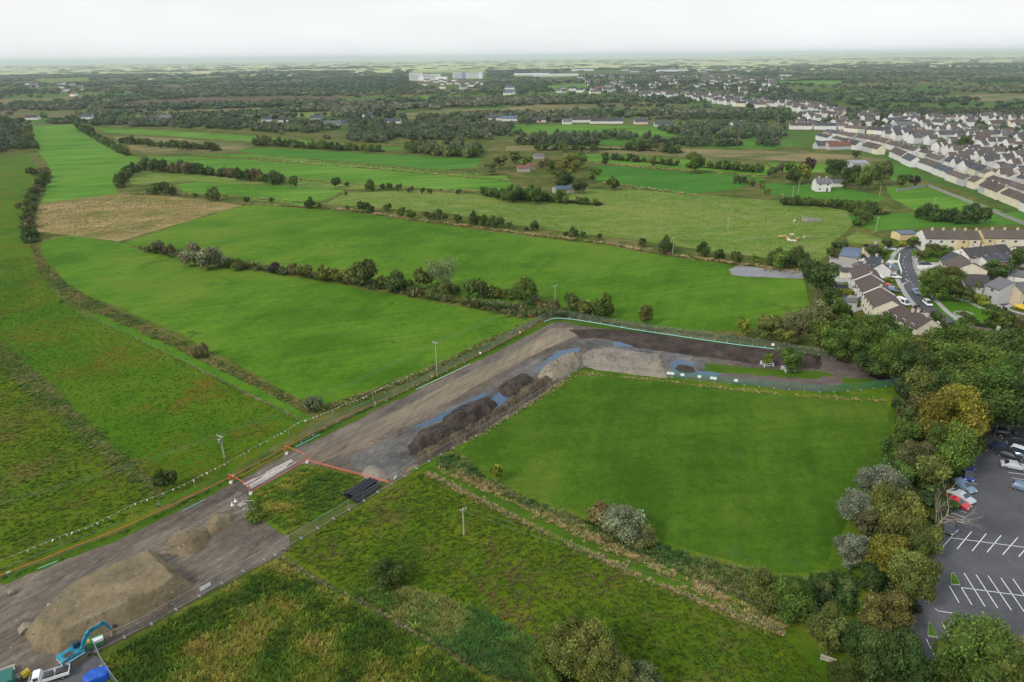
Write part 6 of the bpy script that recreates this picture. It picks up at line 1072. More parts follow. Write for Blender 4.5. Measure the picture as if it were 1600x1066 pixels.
for o_ in (-.6, .6): wire(p3, p4, o_, 1., ('near' if o_ < 0 else 'far')+' wire over the upper meadow'); wire(p4, p5, o_, .8, ('near' if o_ < 0 else 'far')+' wire over the pale pasture'); wire(p6, p7, o_, 1.6, ('upper' if o_ > 0 else 'lower')+' wire from the wild meadow pole to the tree pole')
pz = G(440, 720); pz.z = 6.2; wire(p7, Vector((90, 40, 8)), 0, 1.0, 'wire leading out of the picture from the tree pole')

# ------------------------------------------------------------------ fences
def panel_mesh(name, mat, L_=3.4, H_=2.0, n=17, k=3, wr=.008):
    m = MB()
    for x in (0, L_): m.bar((x, 0, .08), (x, 0, H_), .024, 4)
    for z in (.12, H_-.03): m.bar((0, 0, z), (L_, 0, z), .024, 4)
    for i in range(1, n): m.bar((L_*i/n, 0, .12), (L_*i/n, 0, H_-.03), wr, 3, cap=False)
    for i in range(1, k+1): m.bar((0, 0, H_*i/(k+1)), (L_, 0, H_*i/(k+1)), wr, 3, cap=False)
    return m.mesh(name, [mat])
PAN = panel_mesh('mesh_panel', M_STEEL); PANG = panel_mesh('mesh_panel', plain('green_netting', (.06, .22, .13), .8, var=.2), n=30, k=14, wr=.014)
fb = MB(); fb.box((-.35, -.12, 0), (.35, .12, .14)); FOOT = fb.mesh('foot', [M_CONC]); PANW = panel_mesh('mesh_panel', plain('grey_green_netting', (.20, .26, .19), .8), n=26, k=8, wr=.013)
def along(P):
    seg = []; L_ = [0]
    for a, b in zip(P, P[1:]): L_.append(L_[-1]+(b-a).length)
    return L_
def at_len(P, L_, s):
    for i in range(len(P)-1):
        if s <= L_[i+1] or i == len(P)-2: t = (s-L_[i])/max(1e-6, L_[i+1]-L_[i]); return P[i].lerp(P[i+1], min(1.2, t))
def mesh_fence(pts, pan, label, signs=(), base=None, zoff=.04):
    P = wpoly(pts); Ls = along(P); n = max(1, round(Ls[-1]/3.45)); e = empty('mesh_fence', P[0], 0, label, 'fence'); st = Ls[-1]/n; pr = random.Random(n)
    for i in range(n):
        a = at_len(P, Ls, i*st); b = at_len(P, Ls, (i+1)*st); d = b-a
        o = obj('mesh_panel', pan, e, loc=a-P[0]+Vector((0, 0, zoff)), rz=math.atan2(d.y, d.x)); o.scale = (d.length/3.45, 1, 1); o.rotation_euler.x = pr.uniform(-.04, .04)
        obj('foot', FOOT, e, loc=a-P[0]+Vector((0, 0, zoff)), rz=math.atan2(d.y, d.x)+1.57)
    for (x, y), lab, w_, c in signs:
        p = G(x, y, 1.3); k = min(range(len(P)-1), key=lambda i: float(edist(np.array([p.x]), np.array([p.y]), [P[i], P[i+1]], False)[0])); d = P[k+1]-P[k]; t = max(0, min(1, (p-P[k]).xy.dot(d.xy)/d.length_squared)); q_ = P[k]+d*t; nn = Vector((d.y, -d.x, 0)).normalized()
        if nn.dot(-q_) < 0: nn = -nn
        m = MB(); m.box((-w_/2, -.015, .8), (w_/2, .015, 1.5)); s = m.build('sign', [c], e); s.location = q_-P[0]+nn*.06; s.rotation_euler = (0, 0, math.atan2(d.y, d.x))
    return e
mesh_fence([(150, 1018), (240, 974), (330, 921), (444, 858)], PAN, 'steel mesh fence panels along the big brown heap', [((322, 922), '', 1.0, M_WHITE), ((330, 918), '', .9, M_WHITE)])
mesh_fence([(444, 858), (520, 812), (612, 757)], PAN, 'steel mesh fence panels behind the black pipes')
mesh_fence([(612, 757), (662, 726), (740, 684), (800, 650), (850, 616), (910, 574)], PAN, 'steel mesh fence panels along the peat heaps and playing field', [((622, 747), '', .8, M_WHITE), ((644, 734), '', .8, M_YEL)])
mesh_fence([(910, 574), (980, 582), (1050, 590)], PAN, 'steel mesh fence panels below the flat grey heap', [((1043, 590), '', .9, M_WHITE)])
mesh_fence([(1050, 590), (1120, 598), (1200, 606), (1290, 614), (1345, 610), (1402, 602)], PANG, 'green netted fence along the top of the playing field', [((1049, 591), '', .9, M_WHITE), ((1065, 593), '', .9, M_WHITE), ((1092, 596), '', .9, M_WHITE), ((1114, 600), '', 1.6, M_WHITE), ((1151, 604), '', .9, M_WHITE)])
mesh_fence([(1404, 600), (1388, 583), (1335, 567), (1280, 555), (1150, 536), (1000, 515), (900, 498), (868, 494), (846, 500)], PANW, 'grey-green netted fence along the far side of the dark soil strip', [((1207, 541), '', .8, M_WHITE)])
mesh_fence([(470, 692), (520, 663), (600, 628), (684, 587), (760, 550), (846, 501)], PANW, 'grey-green netted fence between meadow weeds and haul road'); mesh_fence([(430, 868), (444, 858)], PAN, 'short mesh panel at the ditch end'); mesh_fence([(150, 1018), (165, 1050), (190, 1085)], PAN, 'mesh fence panels between compound and tall grass'); mesh_fence([(150, 1018), (110, 1046), (60, 1085)], PAN, 'mesh fence panels in front of the truck'); mesh_fence([(381, 797), (394, 806), (400, 797)], PAN, 'mesh panels round the green bush')
def rope(name, pts, z, r, mat, label, cat, wig=.0, parent=None, res=2.):
    P = wpoly(pts); Ls = along(P); n = int(Ls[-1]/res); m = MB(); pr = None
    for i in range(n+1):
        p = at_len(P, Ls, i*Ls[-1]/n)+Vector((0, 0, z+wig*math.sin(i*1.9)*.5))
        if pr is not None: m.bar(pr, p, r, 4, cap=False)
        pr = p
    return m.build(name, [mat], parent, label=label, cat=cat)
RL = [(-60, 935), (0, 908), (100, 869), (200, 829), (300, 782), (361, 752), (448, 705), (520, 665), (600, 630), (684, 589), (760, 552), (850, 504)]
rope('orange_rope', RL[:9], 1.0, .07, M_ORANGE, 'long orange barrier line beside the haul road', 'barrier line', .06)
rope('orange_rope', RL[8:], .75, .05, M_ORANGE, 'orange barrier line beyond the gate posts', 'barrier line', .06)
rope('green_rope', [(x, y-2) for x, y in RL], 1.9, .045, M_GREENROPE, 'green guide line running above the orange line', 'guide line', .05); rope('green_rope', [(x-1, y-3) for x, y in RL], .35, .03, M_GREENROPE, 'lower green guide line near the grass', 'guide line', .05)
rope('turquoise_pipe', [(60, 890), (90, 878)], .15, .08, M_CYAN, 'short pale pipe lying under the orange line, nearest the excavator', 'pipe'); rope('turquoise_pipe', [(285, 800), (320, 782)], .15, .08, M_CYAN, 'pale pipe lying under the orange line near the heaps', 'pipe'); rope('turquoise_pipe', [(462, 700), (500, 680)], .2, .10, M_CYAN, 'pale turquoise pipe beside the crossing', 'pipe'); rope('turquoise_pipe', [(650, 610), (735, 570)], .2, .08, M_WHITE, 'white pipe lying along the rope fence', 'pipe')
rope('turquoise_pipe', [(850, 505), (868, 499), (900, 502), (1000, 519), (1150, 541), (1210, 548)], .5, .13, M_CYAN, 'turquoise strip along the foot of the netted fence', 'pipe'); rope('turquoise_pipe', [(1352, 573), (1384, 583)], .3, .13, M_CYAN, 'turquoise strip at the last corner of the site', 'pipe')
P = wpoly(RL); Ls = along(P); postm = MB(); postm.bar((0, 0, -.1), (0, 0, 2.05), .06, 6); POST = postm.mesh('post', [M_WOOD]); postm = MB(); postm.bar((0, 0, -.1), (0, 0, 1.1), .045, 6); POSTS = postm.mesh('post', [M_WOOD])
fence = empty('rope_fence', P[0], 0, 'line of timber posts carrying the orange and green lines', 'fence'); n = int(Ls[-1]/6.2)
for i in range(n):
    s = i*6.2; p = at_len(P, Ls, s); far = s > Ls[-1]*.48; obj('post', POST if far else POSTS, fence, loc=p-P[0])
    if i % 3 == 1: m = MB(); m.box((-.3, -.02, 0), (.3, .02, .45)); sg = m.build('sign', [M_WHITE if i % 2 else M_YEL], fence); sg.location = p-P[0]+Vector((.25, -.1, .95)); sg.rotation_euler = (.3, 0, .5+.1*i)
# bunting flags on a line of their own
BL = [(-30, 905), (60, 868), (140, 838), (200, 808), (300, 766), (400, 712), (470, 672), (560, 636), (640, 597)]
P = wpoly(BL); Ls = along(P); e = empty('bunting', P[0], 0, 'string of white bunting flags above the pasture edge', 'bunting'); fm = []
for i in range(3):
    m = MB(); m.add([(-.16, 0, 0), (.16, 0, 0), (.05+.1*i, .12*(i-1), -.5)], [(0, 1, 2)]); m.add([(-.16, .01, 0), (.05+.1*i, .12*(i-1)+.01, -.5), (.16, .01, 0)], [(0, 1, 2)]); fm.append(m.mesh('flag', [M_WHITE]))
m = MB(); pr = None; s = 0; i = 0; R_ = random.Random(5)
while s < Ls[-1]:
    p = at_len(P, Ls, s); z = 2.1-.25*math.sin((s % 12)/12*3.14); q_ = p-P[0]+Vector((0, 0, z))
    if pr is not None: m.bar(pr, q_, .012, 3, cap=False)
    pr = q_
    if R_.random() < (.85 if s < Ls[-1]*.75 else .6): f = obj('flag', fm[i % 3], e, loc=q_, rz=R_.uniform(0, 3.14)); k = R_.uniform(.6, 1.1); f.scale = (k, k, k)
    if i % 12 == 0: obj('post', POST, e, loc=p-P[0])
    s += .95; i += 1
m.build('cord', [M_WHITE], e)
# orange crossing frames and rails
def goal(a, b, label, h=2.1):
    p, q_ = G(*a), G(*b); e = empty('height_barrier', (p+q_)/2, 0, label, 'barrier'); o_ = (p+q_)/2; z = Vector((0, 0, h))
    for x in (p, q_):
        m = MB(); m.bar(x-o_, x-o_+z, .10, 6); m.build('post', [M_ORANGE], e)
        m = MB(); m.bar(x-o_+Vector((.6, .35, .05)), x-o_+Vector((0, 0, h*.9)), .05, 5); m.build('brace', [M_ORANGE], e)
        m = MB(); m.box((-.25, -.25, 0), (.25, .25, .55)); w_ = m.build('weight', [M_WHITE], e); w_.location = x-o_+Vector((.2, -.15, .0))
    m = MB(); m.bar(p-o_+z, q_-o_+z, .07, 6); m.build('crossbar', [M_ORANGE], e)
goal((447, 710), (479, 723), 'orange height barrier at the far end of the crossing'); goal((360, 755), (391, 772), 'orange height barrier at the near end of the crossing')
rope('barrier_rail', [(361, 757), (404, 734), (448, 711)], .75, .07, M_ORANGE, 'orange rail on the grass side of the crossing', 'barrier rail'); rope('barrier_rail', [(391, 775), (435, 749), (479, 725)], .75, .07, M_ORANGE, 'orange rail on the open side of the crossing', 'barrier rail')
P = wpoly([(479, 724), (530, 738), (575, 750), (608, 759)]); e = empty('barrier_fence', P[0], 0, 'orange barrier fence from crossing to mesh fence', 'fence'); Ls = along(P)
for i in range(7): obj('post', POSTS, e, loc=at_len(P, Ls, i*Ls[-1]/6)-P[0])
for z, r_ in ((1.0, .07), (.72, .045)):
    m = MB(); pr = None
    for i in range(25):
        p = at_len(P, Ls, i*Ls[-1]/24)-P[0]+Vector((0, 0, z-.05*abs(math.sin(i*.78))))
        if pr is not None: m.bar(pr, p, r_, 4, cap=False)
        pr = p
    m.build('rail', [M_ORANGE], e)
# crossing deck of pale planks
A, B_, C_, D_ = G(379, 757), G(455, 718), G(464, 723), G(392, 765); e = empty('crossing_deck', (A+C_)/2, 0, 'pale timber plank deck on the haul road crossing', 'deck'); cc = (A+C_)/2; R_ = random.Random(4)
M_PLANK = [plain('pale_plank_%d' % i, c, .9, var=.25, scale=2) for i, c in enumerate([(.40, .35, .31), (.34, .30, .28), (.46, .41, .37)])]
for i in range(7):
    s0 = 0
    while s0 < .97:
        s1 = min(1, s0+R_.uniform(.2, .34)); t0, t1 = (i+.04)/7, (i+.96)/7; f = lambda s, t: (A.lerp(B_, s)).lerp(D_.lerp(C_, s), t)-cc
        if R_.random() > .08:
            q4 = [f(s0+.006, t0), f(s1, t0), f(s1, t1), f(s0+.006, t1)]; h = .10+R_.uniform(0, .05); V = [(v.x, v.y, .02) for v in q4]+[(v.x, v.y, h) for v in q4]; obj('plank', mesh('plank', V, [(4, 5, 6, 7), (0, 1, 5, 4), (1, 2, 6, 5), (2, 3, 7, 6), (3, 0, 4, 7)], R_.choice(M_PLANK)), e)
        s0 = s1
# black pipes
a, b = G(552, 778), G(578, 760); d = b-a; n_ = Vector((-d.y, d.x, 0)).normalized(); pm = MB(); n = 16; Lp = 6.2
for k in range(n):
    a0, a1 = 2*math.pi*k/n, 2*math.pi*(k+1)/n
    for r_, fl in ((.30, 0), (.26, 1)):
        V = [(-Lp/2, r_*math.cos(a0), r_*math.sin(a0)), (Lp/2, r_*math.cos(a0), r_*math.sin(a0)), (Lp/2, r_*math.cos(a1), r_*math.sin(a1)), (-Lp/2, r_*math.cos(a1), r_*math.sin(a1))]; pm.add(V, [(0, 1, 2, 3) if fl else (3, 2, 1, 0)])
    for x in (-Lp/2, Lp/2): pm.add([(x, .26*math.cos(a0), .26*math.sin(a0)), (x, .30*math.cos(a0), .30*math.sin(a0)), (x, .30*math.cos(a1), .30*math.sin(a1)), (x, .26*math.cos(a1), .26*math.sin(a1))], [(0, 1, 2, 3)])
PIPE = pm.mesh('pipe', [M_BLACKPIPE], True); c = (a+b)/2
for i in range(6): obj('drain_pipe', PIPE, None, loc=c+n_*(i-2.5)*.72+Vector((0, 0, .36)), rz=math.atan2(d.y, d.x), label='black plastic drain pipe in the row lying in the rank triangle', cat='pipe', group='black drain pipes')
for i in range(3): obj('drain_pipe', PIPE, None, loc=c+n_*(i-1)*.72+d.normalized()*.15+Vector((0, 0, .92)), rz=math.atan2(d.y, d.x), label='black plastic drain pipe lying on top of the row', cat='pipe', group='black drain pipes on top')
# ------------------------------------------------------------------ machines
p = G(121, 1030); fw = G(150, 1012)-p; e = empty('excavator', p+Vector((0, 0, .05)), math.atan2(fw.y, fw.x), 'teal tracked excavator with folded boom beside the mesh fence', 'excavator'); e.scale = (.78, .78, .78)
for s in (-1, 1):
    m = MB(); pf = [(-1.9, .35), (-1.7, .05), (1.7, .05), (1.95, .35), (1.95, .6), (1.7, .85), (-1.7, .85), (-1.95, .6)]; m.prism(pf, s*1.05-.28, s*1.05+.28); tk = m.build('track', [M_MUDSTEEL], e)
    for x in (-1.55, 1.55): w_ = MB(); w_.bar((x, s*1.36-.02, .45), (x, s*1.36+.02, .45), .3, 10); w_.build('sprocket', [M_DKSTEEL], tk)
m = MB(); m.box((-.9, -.8, .4), (.9, .8, .95)); m.bar((0, 0, .9), (0, 0, 1.05), .7, 14); m.build('undercarriage', [M_DKSTEEL], e)
m = MB(); m.prism([(-2.3, 1.05), (-2.35, 2.0), (-2.1, 2.15), (.3, 2.0), (1.2, 1.75), (1.3, 1.05)], -1.3, 1.3); bd = m.build('body', [M_TEAL], e)
m = MB(); m.prism([(-2.55, 1.1), (-2.55, 2.05), (-2.0, 2.2), (-1.9, 1.1)], -1.25, 1.25); m.build('counterweight', [M_TEAL], e); m = MB(); m.box((-2.57, -1.2, 1.35), (-2.54, 1.2, 1.6)); m.box((-2.2, -1.32, 1.4), (1.0, -1.302, 1.6)); m.build('white_stripe', [M_WHITE], bd)
m = MB(); m.box((-1.7, -1.0, 2.12), (-.6, .2, 2.32)); m.build('engine_cover', [M_DKSTEEL], bd)
cab = MB(); cab.prism([(.0, 1.7), (.0, 3.0), (1.0, 3.0), (1.45, 2.3), (1.45, 1.7)], .35, 1.25); cb_ = cab.build('cab', [M_TEAL], e); m = MB(); m.prism([(.12, 2.0), (.12, 2.85), (.95, 2.85), (1.3, 2.3), (1.3, 2.0)], .33, 1.27); m.add([(1.02, .42, 2.97), (1.02, 1.18, 2.97), (1.47, 1.18, 2.3), (1.47, .42, 2.3)], [(0, 1, 2, 3)]); m.build('cab_window', [M_GLASS], cb_); m = MB(); m.box((-.02, .33, 3.0), (1.02, 1.27, 3.06)); m.build('cab_roof', [M_DKSTEEL], cb_)
def beam(pts, wd, name, mat, ht):
    m = MB()
    for i in range(len(pts)-1):
        (x0, z0), (x1, z1) = pts[i], pts[i+1]; dx, dz = x1-x0, z1-z0; l_ = math.hypot(dx, dz); nx, nz = -dz/l_, dx/l_; h0, h1 = ht[i], ht[i+1]
        m.prism([(x0-nx*h0, z0-nz*h0), (x1-nx*h1, z1-nz*h1), (x1+nx*h1, z1+nz*h1), (x0+nx*h0, z0+nz*h0)], -wd/2-.35, wd/2-.35)
    return m.build(name, [mat], e)
beam([(.9, 1.7), (2.3, 3.9), (3.0, 4.35), (5.2, 4.2)], .42, 'boom', M_TEAL, [.22, .36, .36, .2]); beam([(4.9, 4.7), (5.3, 4.2), (6.1, 2.0)], .34, 'dipper_arm', M_TEAL, [.15, .26, .14])
m = MB(); m.bar((1.3, -.35, 1.5), (2.2, -.35, 3.5), .09, 6); m.bar((2.6, -.35, 4.75), (4.9, -.35, 4.75), .08, 6); m.bar((5.4, -.35, 4.6), (6.4, -.35, 2.4), .07, 6); m.build('hydraulic_ram', [M_STEEL], e)
m = MB(); m.prism([(5.9, 2.0), (6.5, 1.9), (6.7, 1.3), (6.3, .75), (5.6, .7), (5.9, 1.1)], -.85, .15); m.build('bucket', [M_MUDSTEEL], e); m = MB(); m.prism([(6.5, 2.6), (7.2, 2.4), (7.1, 1.9), (6.5, 2.1)], -.6, -.1); m.build('quick_hitch', [M_DKSTEEL], e)
p = G(150, 1010); e = empty('generator', p+Vector((0, 0, .05)), .6, 'green and white generator with yellow cap beside the excavator', 'generator'); m = MB(); m.box((-1.1, -.6, .25), (1.1, .6, 1.25)); m.build('housing', [M_GREENP], e); m = MB(); m.box((-.2, -.62, .95), (1.12, .1, 1.34)); m.build('cover', [M_WHITE], e); m = MB(); m.box((-1.05, -.4, 1.25), (-.5, .2, 1.5)); m.build('cap', [M_YEL], e); m = MB(); m.box((-1.2, -.5, 0), (1.2, .5, .25)); m.build('skid', [M_DKSTEEL], e)
p = G(80, 1062); fw = G(60, 1050)-p; e = empty('flatbed_truck', p+Vector((0, 0, .05)), math.atan2(fw.y, fw.x)+.9, 'white flatbed truck parked in the compound corner', 'truck'); e.scale = (.76, .76, .76); 
m = MB(); m.prism([(1.2, .5), (1.2, 2.15), (2.2, 2.2), (2.9, 1.35), (3.1, 1.2), (3.1, .5)], -.95, .95); m.build('cab', [M_WHITE], e); m = MB(); m.add([(2.24, -.8, 2.14), (2.24, .8, 2.14), (2.9, .85, 1.4), (2.9, -.85, 1.4)], [(0, 1, 2, 3)]); m.box((1.5, -.97, 1.35), (2.2, .97, 2.0)); m.build('cab_window', [M_GLASS], e)
m = MB(); m.box((-3.0, -1.05, .75), (1.05, 1.05, .9)); m.box((-3.0, -1.05, .9), (1.05, -.98, 1.35)); m.box((-3.0, .98, .9), (1.05, 1.05, 1.35)); m.box((-3.05, -1.05, .9), (-2.98, 1.05, 1.35)); m.box((1.02, -1.05, .9), (1.1, 1.05, 1.9)); m.build('bed', [M_WHITE], e); m = MB(); m.box((-2.8, -.8, .9), (-.9, .4, 1.25)); m.box((-.6, -.5, .9), (.7, .8, 1.5)); m.build('load', [M_DKSTEEL], e)
for x in (-2.0, 2.2):
    for s in (-.9, .9): w_ = obj('wheel', TYRE, e, loc=(x, s, .38)); w_.scale = (1.2, 1.2, 1.2); obj('rim', RIM, w_)
p = G(43, 1058); e = empty('plate_compactor', p+Vector((0, 0, .05)), .9, 'small yellow compactor in the compound', 'compactor'); m = MB(); m.box((-.7, -.4, 0), (.7, .4, .3)); m.build('plate', [M_DKSTEEL], e); m = MB(); m.prism([(-.5, .3), (-.5, .9), (.4, 1.1), (.6, .3)], -.35, .35); m.build('engine', [M_YEL], e); m = MB(); m.bar((-.5, -.25, .7), (-1.4, -.25, 1.3), .03); m.bar((-.5, .25, .7), (-1.4, .25, 1.3), .03); m.bar((-1.4, -.25, 1.3), (-1.4, .25, 1.3), .03); m.build('handle', [M_STEEL], e)
p = G(3, 1056); e = empty('timber_stack', p+Vector((0, 0, .05)), .5, 'stack of pale timber baulks at the frame corner', 'timber')
for i in range(8): m = MB(); m.box((-1.5, -.16, 0), (1.5, .16, .28)); b_ = m.build('baulk', [M_PLANK[i % 3]], e); b_.location = ((i % 2)*.1, (i % 4)*.36-.5, (i//4)*.3)
p = G(-16, 1090); e = empty('site_container', p+Vector((0, 0, .05)), .55, 'green site container cut by the frame edge', 'container'); m = MB(); m.box((-3, -1.2, 0), (3, 1.2, 2.4))
for i in range(20): m.box((-2.9+i*.3, -1.24, .1), (-2.75+i*.3, 1.24, 2.3))
m.build('shell', [M_TEALBOX], e); m = MB(); m.box((-3.02, -1.22, 2.4), (3.02, 1.22, 2.46)); m.build('roof', [M_TEALBOX], e)
p = G(153, 1063); bm = bmesh.new(); bmesh.ops.create_icosphere(bm, subdivisions=3, radius=1)
for v in bm.verts: v.co = Vector((max(-.8, min(.8, v.co.x))*1.9, max(-.75, min(.75, v.co.y))*1.3, max(0, min(.7, v.co.z*1.2))*1.8+.08*math.sin(v.co.x*7+v.co.y*5)))
m_ = bpy.data.meshes.new('tarpaulin'); bm.to_mesh(m_); bm.free(); m_.materials.append(M_BLUE); obj('tarpaulin', m_, None, loc=p+Vector((0, 0, .05)), rz=.5, label='bright blue tarpaulin over a load in the compound', cat='tarpaulin')
for x, y, lab in [(368, 784, 'white cone on the churned ground near the crossing'), (363, 790, 'second white cone beside the pallet')]:
    m = MB(); m.bar((0, 0, .06), (0, 0, .75), .2, 10, 0, .04); m.box((-.28, -.28, 0), (.28, .28, .06)); m.build('traffic_cone', [M_WHITE], None, loc=G(x, y)+Vector((0, 0, .05)), label=lab, cat='cone')
p = G(378, 789); e = empty('pallet', p+Vector((0, 0, .05)), .9, 'pale pallet lying near the crossing', 'pallet')
for i in range(5): m = MB(); m.box((-.6, -.07, .1), (.6, .07, .14)); s_ = m.build('slat', [M_PLANK[2]], e); s_.location = (0, (i-2)*.24, 0)
for i in range(3): m = MB(); m.box((-.06, -.6, 0), (.06, .6, .1)); s_ = m.build('bearer', [M_PLANK[0]], e); s_.location = ((i-1)*.5, 0, 0)
# tree guards
for x, y, lab in [(1198, 572, 'white rail guard round the slim sapling'), (1231, 580, 'white rail guard below the round young tree')]:
    p = G(x, y); e = empty('tree_guard', p, .2, lab, 'tree guard')
    for sx in (-1.3, 1.3):
        for sy in (-1., 1.): m = MB(); m.box((sx-.06, sy-.06, 0), (sx+.06, sy+.06, 1.2)); m.build('post', [M_WHITE], e)
    for z in (.6, 1.1):
        for sy in (-1., 1.): m = MB(); m.box((-1.3, sy-.03, z-.06), (1.3, sy+.03, z+.06)); m.build('rail', [M_WHITE], e)
        for sx in (-1.3, 1.3): m = MB(); m.box((sx-.03, -1., z-.06), (sx+.03, 1., z+.06)); m.build('rail', [M_WHITE], e)
# bench / gate rails in the bottom meadow
p = G(1293, 1036); e = empty('timber_bench', p, -.5, 'weathered timber bench by the trees at the bottom', 'bench')
m = MB(); m.box((-1.0, -.2, .42), (1.0, .2, .48)); m.build('seat', [M_POLE], e); m = MB(); m.box((-1.0, .2, .55), (1.0, .25, .95)); m.build('backrest', [M_POLE], e)
for x in (-.8, .8): m = MB(); m.box((x-.05, -.18, 0), (x+.05, .22, .42)); m.build('leg', [M_WOOD], e)
# field fence posts by the grass track
P = wpoly([(668, 742), (740, 779), (860, 839), (1000, 905), (1110, 950), (1225, 994)]); Ls = along(P); e = empty('field_fence', P[0], 0, 'old timber post and wire fence along the grass track', 'fence'); n = int(Ls[-1]/4)
for i in range(n+1): o = obj('post', POSTS, e, loc=at_len(P, Ls, i*Ls[-1]/n)-P[0])
for z in (.6, .95):
    m = MB()
    for i in range(n): m.bar(at_len(P, Ls, i*Ls[-1]/n)-P[0]+Vector((0, 0, z)), at_len(P, Ls, (i+1)*Ls[-1]/n)-P[0]+Vector((0, 0, z)), .008, 3, cap=False)
    m.build('wire', [M_STEEL], e)
P = wpoly([(120, 490), (190, 520), (280, 562), (380, 614), (478, 664)]); Ls = along(P); e = empty('field_fence', P[0], 0, 'pale post and wire fence beside the green ditch track', 'fence'); n = int(Ls[-1]/3.5)
for i in range(n+1): obj('post', POSTS, e, loc=at_len(P, Ls, i*Ls[-1]/n)-P[0])
for z in (.6, .95):
    m = MB()
    for i in range(n): m.bar(at_len(P, Ls, i*Ls[-1]/n)-P[0]+Vector((0, 0, z)), at_len(P, Ls, (i+1)*Ls[-1]/n)-P[0]+Vector((0, 0, z)), .008, 3, cap=False)
    m.build('wire', [M_STEEL], e)
# walls of the estate
def wall(pts, h, t, mat, label):
    P = wpoly(pts); m = MB()
    for a, b in zip(P, P[1:]):
        d = b-a; tf = Matrix.Translation((a.x-P[0].x, a.y-P[0].y, 0)) @ Matrix.Rotation(math.atan2(d.y, d.x), 4, 'Z'); m.box((-t/2, -t/2, 0), (d.length+t/2, t/2, h), 0, tf); m.box((-t/2-.04, -t/2-.04, h), (d.length+t/2+.04, t/2+.04, h+.08), 0, tf)
    return m.build('garden_wall', [mat], None, loc=P[0], label=label, cat='wall')
wall([(1405, 400), (1403, 412), (1408, 428)], 1.0, .25, M_WHITE, 'low white wall on the outside of the road bend'); wall([(1433, 420), (1485, 420)], 1.3, .25, M_WHITE, 'long white boundary wall beside the concrete drive'); wall([(1300, 415), (1332, 421)], 1.6, .2, M_CONC, 'concrete garden wall behind the back yards'); wall([(1387, 411), (1404, 411)], 1.0, .2, M_WHITE, 'short white wall in front of the slate-roofed house'); wall([(1490, 446), (1506, 456)], 1.3, .25, M_WHITE, 'white wall at the lane bend'); wall([(1400, 300), (1450, 292), (1500, 312), (1600, 352)], 1.5, .25, M_STONE, 'grey boundary wall between green field and town'); wall([(1496, 450), (1536, 452)], 1.2, .3, M_WHITE, 'white wall below the white bungalow')
wall([(1300, 455), (1335, 470)], 1.4, .2, M_CONC, 'garden wall between the sheds'); wall([(1425, 404), (1432, 424)], .9, .3, M_CONC, 'low grey wall along the inside of the bend')
# flower bed
p = G(1505, 492); e = empty('flower_bed', p, .2, 'round stone flower bed on the green', 'flower bed'); m = MB(); n = 20
for i in range(n):
    a0, a1 = 2*math.pi*i/n, 2*math.pi*(i+1)/n; V = [(r_*math.cos(a), r_*.8*math.sin(a), z) for z in (0, .4) for r_, a in ((2.6, a0), (2.6, a1), (3.1, a1), (3.1, a0))]; m.add(V, [(4, 5, 6, 7), (0, 1, 5, 4), (2, 3, 7, 6), (3, 0, 4, 7), (1, 2, 6, 5)])
m.build('rim', [M_STONE], e); o = obj('planting', BU_SML[0], e); o.scale = (3.6, 3.0, .9); o.color = (.12, .10, .04, 1)
for x, y, wd, c, lab in [(1532, 468, 26, 'lime', 'yellow flowering shrub at the lane bend'), (1322, 458, 22, 'lime', 'yellow-green clipped shrub in the back gardens'), (1335, 471, 20, 'lime', 'yellow hedge shrub by the wood'), (1389, 437, 12, 'lime', 'light green shrub between the white cars'), (1410, 382, 14, 'lime', 'light green shrub at the road bend'), (1440, 398, 20, 'olive', 'olive shrub on the garden wall'), (1312, 422, 26, 'dark', 'dark hedge shrub behind the sheds'), (1402, 452, 12, 'brown', 'brown shrub in the terrace front garden'), (1545, 448, 30, 'green', 'low green hedge shrub before the white bungalow'), (1520, 447, 30, 'green', 'clipped hedge shrub beside the white wall'), (1585, 452, 24, 'hedge', 'small shrub before the beige building')]: bush(x, y, wd, c, .6, lab)
# wheelie bin, ruin, cows, mast
p = G(1300, 446); m = MB(); m.prism([(-.3, 0), (.3, 0), (.36, 1.0), (-.36, 1.0)], -.35, .35); m.box((-.4, -.4, 1.0), (.4, .4, 1.1)); o = m.build('wheelie_bin', [M_ORANGE], None, loc=p+Vector((0, 0, .03)), label='orange bin by the little back lawn', cat='bin')
p = G(1268, 345); e = empty('stone_ruin', p, .2, 'grey roofless stone ruin in the pale pasture', 'ruin')
for (a, b, h) in [((-4, -2), (4, -2), 1.6), ((-4, -2), (-4, 2), 2.2), ((-4, 2), (3, 2), 1.3), ((4, -2), (4, 1), .9)]:
    m = MB(); dx, dy = b[0]-a[0], b[1]-a[1]; L_ = math.hypot(dx, dy); tf = Matrix.Translation((a[0], a[1], 0)) @ Matrix.Rotation(math.atan2(dy, dx), 4, 'Z'); k = int(L_); R_ = random.Random(int(h*10))
    for i in range(k): m.box((i*L_/k, -.25, 0), ((i+1)*L_/k-.02, .25, h*R_.uniform(.5, 1.1)), 0, tf)
    m.build('wall', [M_STONE], e)
